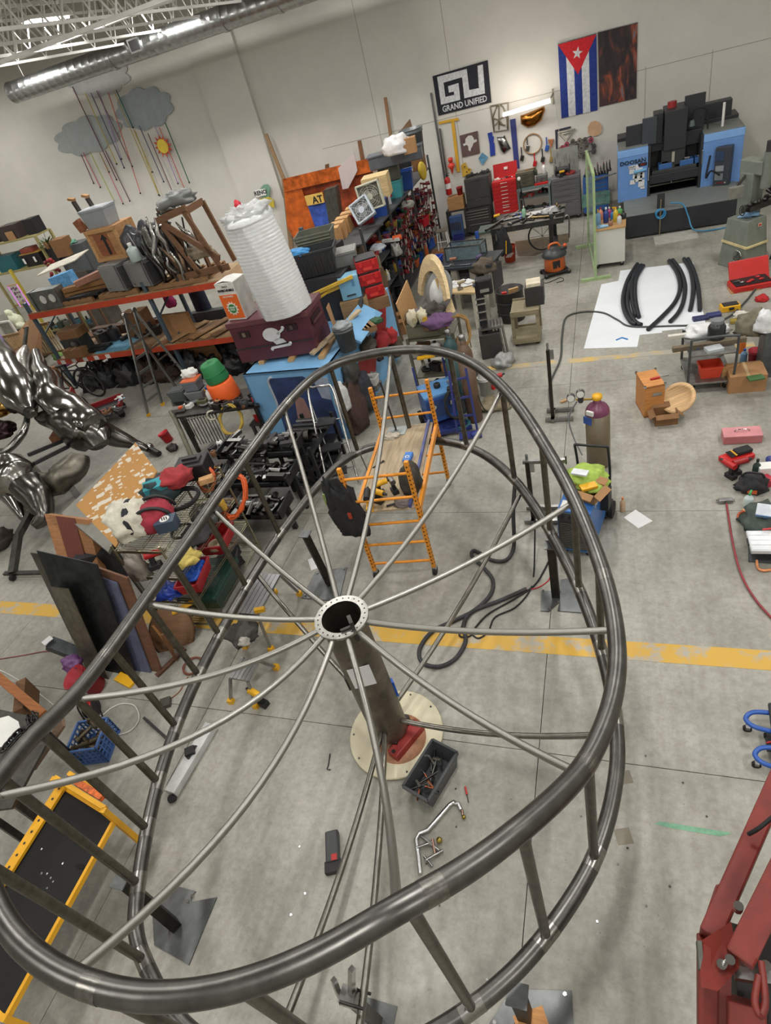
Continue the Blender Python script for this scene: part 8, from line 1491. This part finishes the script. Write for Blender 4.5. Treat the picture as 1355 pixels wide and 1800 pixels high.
# small goods on the shelves, each bay
cl=[((170,40,44),'red'),((44,80,160),'blue'),((196,196,192),'white'),((50,50,54),'black'),((190,160,60),'yellow'),((96,100,100),'grey'),((140,100,66),'brown'),((200,100,50),'orange'),((70,120,90),'green'),((120,70,90),'maroon')]
lv=['lowest','second','third','top'];seen={}
for i in range(110):
    k=i % 3;y=12.6+random.random()*6.0;c,cn=random.choice(cl);kind=random.choice(('tin','bottle','bin'));key=(cn,kind,k,int((y-12.4)/2.2));seen[key]=seen.get(key,0)+1
    bay=['near','middle','far'][min(2,key[3])];lab='%s %s on the %s shelf, %s bay of the shelving run' % (cn,{'tin': 'paint tin','bottle': 'bottle','bin': 'parts bin'}[kind],lv[k],bay);p=Vector((SX-random.uniform(.04,.3),y,SZ[k]));g='goods on the shelving run'
    if kind == 'bottle': bottle(lab,p,.05,random.uniform(.2,.32),plast(c),random.choice((WHITE,DARK,RED)),group=g)
    elif kind == 'tin': 
        o=thing('paint_tin',lab,'tin',p,0,g);h=random.uniform(.15,.28);MB().lathe([(.085,0),(.085,h),(.09,h+.01),(.075,h+.01),(0,h)],14).build('tin_body',plast(c),o);MB().torus((0,0,h*.7),.088,.004,12,5,'x',180,360).build('wire_handle',STEEL,o)
    else: o=tub(lab,(p,R_(90),.26,.16),.24,plast(c),'parts_bin','bin');o['group']=g
# ---- things on top, near to far
z2=SZ[3]
def top(px,py,z=z2): return P(px,py,z)
def on_top(px,py): p=P(px,py,z2);p.x=min(max(p.x,SX-SD+.1),SX-.1);return p
bdir=R_(78)
for i in range(5):
    p=P(588+i*8.5,432-i*9.5,1.98);carton(['kraft box nearest the camera in the row on the shelf','second kraft box of the row on the shelf','third kraft box of the row, with orange stripe','fourth kraft box of the row on the shelf','kraft box farthest back in the row'][i],(p+Vector((.02,0,.0)),R_(8),.3,.34),.25,mat((190,146,96),.8))
tag(MB().box((0,0,.18),(.05,.3,.36)).build('white_binder',mat((206,214,224),.5),None,P(629,397,1.98)+Vector((0,.15,0)),R_(8),bevel=.004),'white and blue binder at the end of the kraft boxes','binder')
t=thing('box_shelf','steel shelf frame under the row of kraft boxes','shelf',P(605,415,1.98)*1);t.location.z=0;MB().box((0,.2,1.96),(1.5,.8,.03),R_(45)).build('shelf_board',SS,t)
for x,y in ((-.55,-.35),(.55,.75),(.1,-.5),(-.1,.9)): MB().box((x,y,.98),(.05,.05,1.96)).build('post',SS,t)
MB().cyl(P(598,438,1.95)-t.location,P(640,390,1.95)-t.location,.04,n=10).build('front_rail',STEEL,t)
tub('dark red plastic bin under the tilted box fan',(P(640,396,2.0),R_(15),.52,.26),.4,plast((126,26,34)),'red_bin','bin')
def box_fan(label,p,rz,tilt,c,w_=.55):
    t=thing('box_fan',label,'box fan',p,rot=(tilt[0],tilt[1],rz));m=mat(c,.5,0,.06)
    for s in (-1,1): MB().box((s*(w_/2-.02),0,w_/2),(.04,.14,w_)).build('fan_side',m,t,bevel=.015);MB().box((0,0,w_/2+s*(w_/2-.02)),(w_,.14,.04)).build('fan_side',m,t,bevel=.015)
    MB().box((0,.03,w_/2),(w_-.06,.02,w_-.06)).build('dark_interior',mat((110,108,100),.6),t);MB().cyl((0,-.07,w_/2),(0,-.05,w_/2),.07,n=16).build('grille_hub',m,t)
    for k in range(5): MB().torus((0,-.06,w_/2),.05+.045*k,.004,22,4,'y').build('grille_ring',m,t)
    for k in range(4): a=k*math.pi/4;MB().bar((-.24*math.cos(a),-.06,w_/2-.24*math.sin(a)),(.24*math.cos(a),-.06,w_/2+.24*math.sin(a)),.006).build('grille_spoke',m,t)
    for k in range(3): a=k*2.09+.3;MB().ball((.1*math.cos(a),-.01,w_/2+.1*math.sin(a)),(.1,.012,.07),10,6).build('fan_blade',mat((150,150,146),.4),t)
    return t
box_fan('white box fan tilted in the red bin',P(646,386,2.2),R_(12),(R_(-25),R_(-22)),(196,204,212),.46);box_fan('older cream box fan standing behind the white one',P(658,368,2.3),R_(6),(R_(-6),R_(-6)),(190,188,168),.55)
carton('pale wooden box behind the cream box fan',(P(662,352,2.35)+Vector((0,.1,0)),R_(8),.6,.45),.5,wood((206,180,132)),name='wooden_box',tape=False)
tub('bright blue plastic bin right of the box fans',(P(668,380,2.0)+Vector((0,-.1,0)),R_(10),.45,.36),.45,plast((44,84,168)),'blue_bin','bin');t=tub('blue recycling bin farther back on the shelving',(P(714,335,2.0),R_(10),.42,.42),.4,plast((40,76,150)),'recycling_bin','bin');tub('teal tote with white papers between the blue bins',(P(692,350,2.0),R_(8),.5,.38),.45,plast((70,150,156)),'teal_tote','tote')
tag(MB().box((0,0,.2),(.06,.4,.4),.3,.2).build('white_board',mat((214,216,218),.6),None,P(686,356,2.0)),'white board propped in front of the teal tote','board');heap('red and dark cloth behind the blue bin',P(678,350,2.1),(.14,.12,.12),cloth((140,50,56)),301,'cloth','cloth_heap')
chest('olive green tool case above the teal tote',(P(686,320,2.38),R_(10),.5,.36),.4,mat((86,90,78),.5),[1],feet=.01,name='olive_case',cat='case',pull=STEEL)
t=thing('grey_trough','long dark grey plastic trough lying across the shelving top','trough',P(697,290,2.75),R_(10));MB().box((0,.2,.14),(1.3,.45,.28)).build('trough_body',mat((92,96,102),.5),t,bevel=.02);MB().box((.12,-.01,.14),(.03,.02,.14)).build('slot',BLACK,t);MB().box((0,.2,.29),(1.36,.5,.03)).build('trough_rim',mat((100,104,110),.5),t)
tag(MB().box((0,.2,.15),(.9,.4,.3)).build('support_box',DARK,None,P(694,300,2.4),R_(10)),'dark box below the grey trough','box')
plank('rolled brown rug on the left end of the trough',P(652,278,2.98),P(690,268,3.02),.12,.12,mat((130,96,84),.8),'rolled_rug','rug')
heap('white trash bag with red tie on top of the shelving',P(701,268,3.05),(.36,.28,.26),mat((216,214,214),.35),302,'trash bag','trash_bag',amp=.35);carton('small tan carton right of the white trash bag',(P(722,270,3.0),R_(10),.3,.3),.25,CARD);t=bucket('grey plastic trash can at the far end of the shelving',P(730,276,2.75),.28,.6,plast((96,102,104)),'trash_can','trash can',handle=False)
tag(MB().slab([(-.35,0),(.3,.0),(.25,.4)],0,.04).build('wood_triangle',wood((120,90,66)),None,P(694,255,3.05)+Vector((.1,.5,0))),'brown triangular board behind the trash bag','board');carton('brown carton at the far right of the shelving top',(P(738,300,2.3),R_(10),.35,.3),.3,CARDD)
t=thing('chain_hoist','yellow chain hoist hanging on the far shelving end','hoist',P(732,318,2.1)+Vector((.2,0,0)));MB().ball((0,0,.2),(.11,.1,.22),14,10).build('hoist_body',mat((196,166,50),.5),t);MB().tube([(0,0,.4),(.05,0,.5),(.1,0,.45)],.015,6).build('hook',STEEL,t)
heap('grey cloth bundle hanging below the blue recycling bin',P(715,365,1.7),(.2,.2,.12),cloth((150,148,140)),303,'cloth','cloth_heap');tub('bright red open bin on the shelving face',(P(742,398,1.0)+Vector((.15,0,0)),R_(80),.4,.2),.25,plast((170,24,36)),'red_bin','bin');tub('small royal blue bin on the shelving face',(P(708,378,1.4)+Vector((.1,0,0)),R_(80),.3,.18),.2,plast((40,70,170)),'blue_bin','bin')
# red bottle, roller, blue crate near end
heap('dark red plastic jug at the near end of the shelving',P(652,430,1.45),(.16,.14,.22),plast((130,30,34)),304,'jug','red_jug');rol=plank('white paint roller with orange end lying on the near shelf',P(672,424,1.55),P(702,420,1.55),.07,.07,WHITE,'paint_roller','paint roller');MB().cyl((.06,0,.03),(.26,.02,.03),.055,n=12).build('orange_sleeve',plast((226,96,40)),rol);tub('blue crate of white tubes at the near end of the shelving',(P(664,455,1.2),R_(10),.45,.3),.35,plast((56,80,150)),'blue_crate','crate');heap('crumpled white and clear wrap in the blue crate',P(664,438,1.5),(.2,.16,.08),mat((200,206,214),.4),305,'wrap','plastic_wrap');heap('pale clear bag hanging beside the roller',P(698,448,1.2),(.12,.12,.2),mat((150,152,146),.3),306,'bag','plastic_bag')
t=thing('near_rack','narrow dark rack under the blue crate at the shelving end','rack',(P(664,455,1.2).x,P(664,455,1.2).y,0),R_(10)); 
for z in (.5,1.18,1.495): MB().box((.1,.3,z),(1.1,.7,.03)).build('shelf_board',DARK,t)
for x in (-.42,.42):
    for y in (0,.6): MB().box((x,y,.75),(.05,.05,1.5)).build('post',DARK,t)
# upright boards between crate and rack
for i,(b0,t0,w_,c) in enumerate((((668,590),(628,432),.5,(92,76,62)),((682,585),(652,440),.16,(120,96,72)),((695,580),(660,450),.14,(140,126,104)),((705,600),(668,470),.12,(104,80,60)),((690,610),(655,490),.12,(80,64,52)))):
    a=P(*b0);h=HZ(*t0,a+Vector((-.15,.2,0)));b=P(*t0,h);plank(['wide dark brown panel standing between crate and shelving','tall brown plank beside the wide panel','grey weathered plank beside the brown plank','narrow brown plank leaning at the aisle','short dark plank leaning at the aisle'][i],a,b,w_,.03,wood(c),'upright_plank','plank',roll=R_(60 if i == 0 else 30))
tag(MB().box((0,0,0),(.2,.02,.34),0,.3,.2).build('tan_card',mat((190,170,130),.8),None,P(682,545,.5)),'tan card hanging in the aisle by the planks','card');plank('bright steel angle leaning in the aisle',P(690,585,.1),P(672,548,.6),.05,.03,STEEL,'steel_angle','angle');carton('brown open box on the aisle floor below the tan card',(P(700,592),R_(30),.4,.35),.3,CARDD,True);tub('black crate in the aisle behind the brown box',(P(695,560,.2),R_(30),.35,.3),.3,BLACK,'black_crate','crate')
# ---- on the back of the blue crate
mzz=MZ+.01
t=tub('large black ribbed tote stacked behind the bubble wrap',(om(.08,2.0,mzz+.8),yw+R_(16),.8,.42),.5,plast((52,54,56)),'black_tote','tote',taper=.8)
for k in range(7): MB().box((-.36+.12*k,.02,.2),(.02,.04,.34)).build('rib',plast((46,48,50)),t)
tag(MB().box((0,.3,.3),(.9,.7,.78)).build('plain_crate',DARK,None,om(.1,1.95,mzz+.09),yw),'dark crate under the black ribbed tote','crate')
tub('grey lidded tote right of the black ribbed tote',(om(.5,2.4,mzz+.7),yw+R_(18),.42,.3),.4,plast((128,130,126)),'grey_tote','tote',lid=plast((150,150,146)));tag(MB().box((0,.2,.35),(.42,.42,.7)).build('plain_crate',mat((110,84,60),.7),None,om(.5,2.4,mzz+.0),yw+R_(18)),'brown crate under the grey lidded tote','crate')
t=tub('stack of olive grey nesting crates behind the bubble wrap',(om(-.12,2.6,mzz+1.05),yw+R_(14),.7,.3),.5,mat((96,98,86),.6),'nesting_crate','crate')
for k in range(5): MB().box((0,-.012,.04+.055*k),(.66,.02,.03)).build('crate_edge',mat((118,120,104),.6),t)
tag(MB().box((0,.25,.25),(.6,.5,.5)).build('plain_crate',BLACK,None,om(-.12,2.7,mzz+.55),yw),'black box under the nesting crates','box')
heap('blue tarp fold lying on the black tote',om(-.2,2.05,mzz+1.2),(.2,.12,.08),mat((60,140,200),.5),310,'tarp','tarp_fold');plank('red strap handle on the black ribbed tote',om(-.35,1.95,mzz+1.15),om(-.15,1.95,mzz+1.18),.03,.02,RED,'strap_grip','handle')
t=thing('yellow_sawhorse','folded yellow sawhorse lying below the black tote','sawhorse',om(.4,1.75,mzz+.62),yw+R_(25));MB().bar((-.4,0,0),(.42,0,.12),.07,.05).build('beam',mat((206,168,60),.5),t);MB().bar((-.1,.05,-.04),(.45,.08,.02),.05,.04).build('leg',mat((206,168,60),.5),t);MB().bar((-.42,-.02,-.12),(-.1,0,-.02),.05,.04).build('leg',mat((206,168,60),.5),t)
t=thing('light_blue_case','light blue plastic case with side handle beside red tool boxes','case',om(.68,1.9,mzz+.35),yw+R_(20));MB().box((0,.15,.2),(.36,.3,.4)).build('case_body',plast((124,176,206)),t,bevel=.01);MB().bar((-.08,-.01,.08),(.08,-.01,.08),.02).build('case_handle',DARK,t);MB().box((.08,-.005,.28),(.05,.012,.1)).build('case_latch',plast((90,140,176)),t)
tag(MB().box((0,.2,.07),(.5,.5,.34)).build('plain_crate',wood((150,120,84)),None,om(.68,1.9,mzz+.1),yw+R_(20)),'low wood box under the light blue case','box')
tag(MB().box((0,.2,.1),(.5,.5,.2)).build('plain_crate',wood((130,100,70)),None,om(.98,2.18,mzz+.01),yw+R_(26)),'flat wood crate under the red tool box stack','crate')
for k in range(3):
    t=thing('stack_toolbox',['red and black stackable tool box at the bottom of its stack','red and black stackable tool box in the middle of its stack','red and black stackable tool box topmost of its stack'][k],'tool box',om(.98,2.2,mzz+.22+.235*k),yw+R_(26));MB().box((0,.2,.1),(.4,.4,.2)).build('box_body',plast((176,30,34)),t,bevel=.012);MB().box((0,.2,.215),(.38,.38,.03)).build('box_lid',BLACK,t,bevel=.01)
    for x in (-.12,.12): MB().box((x,-.012,.15),(.06,.02,.09)).build('latch',plast((196,40,40)),t)
    MB().box((0,-.01,.06),(.16,.012,.05)).build('front_badge',plast((210,60,56)),t);MB().box((.2,.2,.1),(.02,.24,.12)).build('side_grip',plast((150,26,30)),t)
t=bucket('dark grey waste bucket lined with clear plastic beside the job box',om(.98,.62,MZ+.0),.17,.4,mat((84,88,88),.6,0,.25),'waste_bucket','bucket',handle=False);heap('clear plastic liner bulging from the grey waste bucket',om(.98,.62,MZ+.38),(.15,.14,.08),mat((150,156,158),.25),312,'plastic','plastic_liner')
panel('brown cardboard flap standing beside the job box',[om(.72,.95,MZ),om(.88,.6,MZ),om(.82,.6,MZ+.75),om(.7,.95,MZ+.7)],.01,CARD,'cardboard_flap','cardboard');pallet('small pallet on the back of the blue crate',om(1.1,1.1,MZ),yw+R_(40),.5,.5)
heap('green hose scrap on the pallet end',om(1.2,1.5,MZ+.05),(.12,.1,.06),mat((50,90,60),.6),313,'hose','hose_scrap')
# ---- plywood stack cart
F=fit((716,600),(796,590),(716,590),1.25);pw=F[2];t=thing('tool_cart','olive steel tool cart with open shelves under the curved plywood','cart',(F[0].x,F[0].y,0),F[1]);OC=mat((100,98,84),.5,.2,.15);mc=Matrix.Rotation(F[1],4,'Z')
def oncart(x,y,z): v=mc@Vector((x,y,0));return Vector((F[0].x+v.x,F[0].y+v.y,z))
for z in (.15,.55,.92,1.24): MB().box((0,.3,z),(pw,.6,.025)).build('shelf',OC,t)
for x in (-pw/2,pw/2):
    for y in (0,.6): MB().box((x,y,.65),(.045,.045,1.3)).build('post',OC,t)
random.seed(104)
for i in range(14):
    k=i % 3;heap(['dark sander','beige tape stack','green file box','grey pouch','white ribbed tube','brown leather case','black charger','pale wood block','grey router','olive bag','dark mallet','white jar','rusty vise','black drill box'][i]+' on the olive tool cart shelves',oncart(random.uniform(-pw/2+.1,pw/2-.1),random.uniform(.08,.4),(.163,.563,.933)[k]),(.1,.1,.11),(DARK,CARD,mat((70,100,70),.6),GREYP,WHITE,CARDD,BLACK,PINE,GREYP,mat((100,100,70),.7),DARK,WHITE,IRON,BLACK)[i],320+i,'tool','cart_tool',amp=.4,n=12)
chest('olive metal chest on top of the tool cart',(oncart(-.1,.04,1.255),F[1],pw*.72,.24),.4,mat((108,106,88),.5,0,.1),[1],feet=.01,name='metal_chest',cat='chest',pull=STEEL);t=thing('battery_case','black battery case on the left of the olive chest','case',oncart(-pw/2+.18,.1,1.5),F[1]);MB().box((0,.1,.08),(.3,.24,.16)).build('case_body',mat((76,74,76),.5),t,bevel=.012);MB().box((0,-.03,.1),(.12,.02,.05)).build('case_label',GREYP,t)
CP=wood((206,182,138),(1,10,10))
def arc_poly(r0,r1,a0,a1,n=14): return [(r1*math.cos(R_(a0+(a1-a0)*k/n)),r1*math.sin(R_(a0+(a1-a0)*k/n))) for k in range(n+1)]+[(r0*math.cos(R_(a1+(a0-a1)*k/n)),r0*math.sin(R_(a1+(a0-a1)*k/n))) for k in range(n+1)]
for i in range(5):
    o=MB().slab(arc_poly(.62,.8,20,165),0,.05).build('curved_plywood',CP,None,oncart(-.0-.02*i,.5+.095*i,1.52-.01*i),F[1]+R_(-58));o.rotation_euler=(R_(-12),R_(-8),F[1]+R_(-58));tag(o,['curved plywood rib nearest the aisle on the tool cart','second curved plywood rib on the tool cart','third curved plywood rib on the tool cart','fourth curved plywood rib on the tool cart','curved plywood rib farthest back on the tool cart'][i],'plywood rib','curved plywood ribs')
panel('plain plywood sheet standing left of the curved ribs',[oncart(-pw/2,.1,1.27),oncart(-pw/2+.1,.7,1.27),oncart(-pw/2-.02,.75,2.0),oncart(-pw/2-.1,.15,1.85)],.02,PLY,'plywood_sheet','sheet')
t=thing('grey_disc','large grey sanding disc leaning on the curved ribs','disc',oncart(.2,.42,1.85),rot=(R_(62),0,F[1]+R_(-30)));MB().lathe([(0,0),(.34,0),(.34,.03),(.24,.03),(.23,.035),(0,.035)],30,sx=.8).build('disc_body',mat((120,122,122),.5),t);MB().lathe([(0,.035),(.22,.035),(.22,.045),(0,.045)],30,sx=.8).build('white_centre',mat((206,206,204),.5),t)
for i,(x,l) in enumerate(((-.22,'cream respirator mask on the tool cart, left one'),(-.05,'cream respirator mask with yellow filter, right one'))): t=thing('respirator',l,'mask',oncart(x,.0,1.52));MB().ball((0,0,.12),(.09,.08,.14),14,10,i,.4).build('mask_body',mat((206,198,172),.6),t);MB().cyl((.06,-.07,.1),(.06,-.1,.1),.045,n=12).build('filter',mat((190,150,60),.5) if i else mat((160,150,120),.6),t)
heap('purple cloth draped over the olive chest',oncart(.18,.0,1.46),(.26,.18,.14),cloth((104,76,112)),340,'cloth','purple_cloth',amp=.5);heap('dark grey bag lying on the purple cloth',oncart(.12,.12,1.62),(.18,.14,.12),cloth((72,66,62)),341,'bag','fabric_bag');heap('brown leather glove on the olive chest',oncart(.08,-.05,1.42),(.14,.08,.05),cloth((110,86,60)),342,'glove','leather_glove')
coil('tan hose coil hanging at the right of the tool cart',oncart(pw/2+.05,.15,1.2),.2,.013,7,mat((150,116,64),.6),seed=31,rot=(R_(70),R_(15),F[1]),sy=1.5,spread=.1,cat='hose',name='hose_coil');hose('hanging_hose','tan hose end dangling to the floor by the tool cart','hose',[(818,560,1.2),(824,590,.8),(828,610,.4)],.012,mat((150,116,64),.6));heap('brown tool clutter hanging on the cart end',oncart(pw/2+.08,.05,.75),(.12,.2,.3),mat((110,86,60),.7,0,.5,12),343,'tools','hanging_tools')
plank('pale curved rib leaning right of the grey disc',oncart(.35,.3,1.5),oncart(.22,.5,2.05),.16,.04,CP,'pale_rib','board');tag(MB().box((0,0,.02),(.3,.1,.03),.2).build('yellow_level',YELL,None,oncart(-.1,-.1,.96)),'yellow spirit level on the tool cart shelf','level')
# ---- cylinders, blue engine hoist, jugs
gascyl('tall brown gas cylinder beside the tool cart',P(836,738),.125,1.45,mat((92,70,52),.45,0,.12),mat((98,76,58),.45),STEEL);gascyl('tall dark teal gas cylinder behind the brown one',P(812,722),.12,1.42,mat((44,74,76),.45,0,.12),mat((44,74,76),.45),STEEL)
t=bpy.data.objects['gas_cylinder.001'];MB().box((-.02,-.124,1.2),(.12,.012,.14)).build('blue_label',plast((60,110,170)),t);MB().box((-.02,-.126,1.25),(.1,.012,.05)).build('white_label',WHITE,t)
p=P(787,755);t=thing('blue_generator','blue portable welder with coiled leads between cart and cylinders','welder',p,R_(28));MB().box((0,.25,.42),(.55,.5,.45)).build('generator_body',plast((44,88,158)),t,bevel=.012);MB().box((0,-.01,.45),(.5,.02,.3)).build('front_panel',plast((36,60,110)),t);MB().box((0,.25,.66),(.56,.5,.03)).build('top_cover',plast((90,140,190)),t)
for x in (-.15,.12): MB().cyl((x,-.02,.5),(x,-.05,.5),.04,n=12).build('dial',CHROME,t)
for sx in (-1,1): MB().bar((sx*.26,.5,.05),(sx*.26,.55,1.0),.03).build('cart_upright',plast((50,60,120)),t);MB().cyl((sx*.3,.45,.12),(sx*.35,.45,.12),.12,n=16).build('wheel',RUB,t)
MB().box((0,.2,.1),(.6,.7,.04)).build('cart_base',plast((44,54,110)),t);MB().bar((-.3,-.15,.1),(.35,-.25,.06),.06).build('cart_leg',plast((44,54,110)),t)
coil('dark cable coil hanging on the blue portable welder',p+Vector((.2,-.05,.5)),.14,.016,6,RUB,seed=41,rot=(R_(75),0,R_(20)),sy=1.6,spread=.1);coil('teal hose coil on the floor by the blue welder cart',p+Vector((.22,.0,.05)),.15,.011,6,plast((50,110,120)),seed=42,spread=.15,cat='hose',name='hose_coil')
for i in range(5): heap(['grey torch head','black glove','white tag card','rusty clamp','dark pedal'][i]+' on the blue portable welder',p+Vector((random.uniform(-.2,.2),random.uniform(.1,.4),.68)),(.07,.06,.05),(GREYP,BLACK,WHITE,IRON,DARK)[i],350+i,'welding gear','welding_gear',n=10)
t=thing('hand_truck','blue tube hand truck leaning behind the blue welder','hand truck',P(822,762),R_(10))
for sx in (-1,1): MB().bar((sx*.16,0,.05),(sx*.13,.2,1.05),.035).build('frame_tube',plast((52,58,120)),t)
for z in (.3,.6,.9): MB().bar((-.15,z*.2,z),(.15,z*.2,z),.03).build('cross_tube',plast((52,58,120)),t)
MB().box((.05,-.1,.03),(.36,.2,.02)).build('toe_plate',plast((52,58,120)),t);MB().ball((.14,-.14,.06),(.09,.07,.05),10,6).build('blue_foot',plast((50,60,130)),t)
t=bucket('white plastic jug with handle behind the brown cylinder',P(856,692),.13,.34,plast((210,210,204)),'plastic_jug','jug',handle=False);MB().lathe([(.12,.33),(.1,.4),(.045,.44),(.045,.48),(0,.48)],16).build('jug_neck',plast((214,214,208)),t);bucket('smaller white jug left of the first jug',P(846,672),.1,.3,plast((196,196,190)),'plastic_jug','jug',handle=False)
rnd_tool(P(876,680,.1),'drill',RED,RED,'red handled grease gun beside the white jug',.6,1.2);heap('olive canvas heap in front of the white jugs',P(868,715),(.26,.2,.1),cloth((130,120,96)),360,'canvas','canvas_heap',amp=.6);hose('jug_hose','thin black hose looped in front of the olive canvas','hose',[(840,695,.5),(850,718,.3),(865,726),(885,715),(882,700)],.01,RUB)
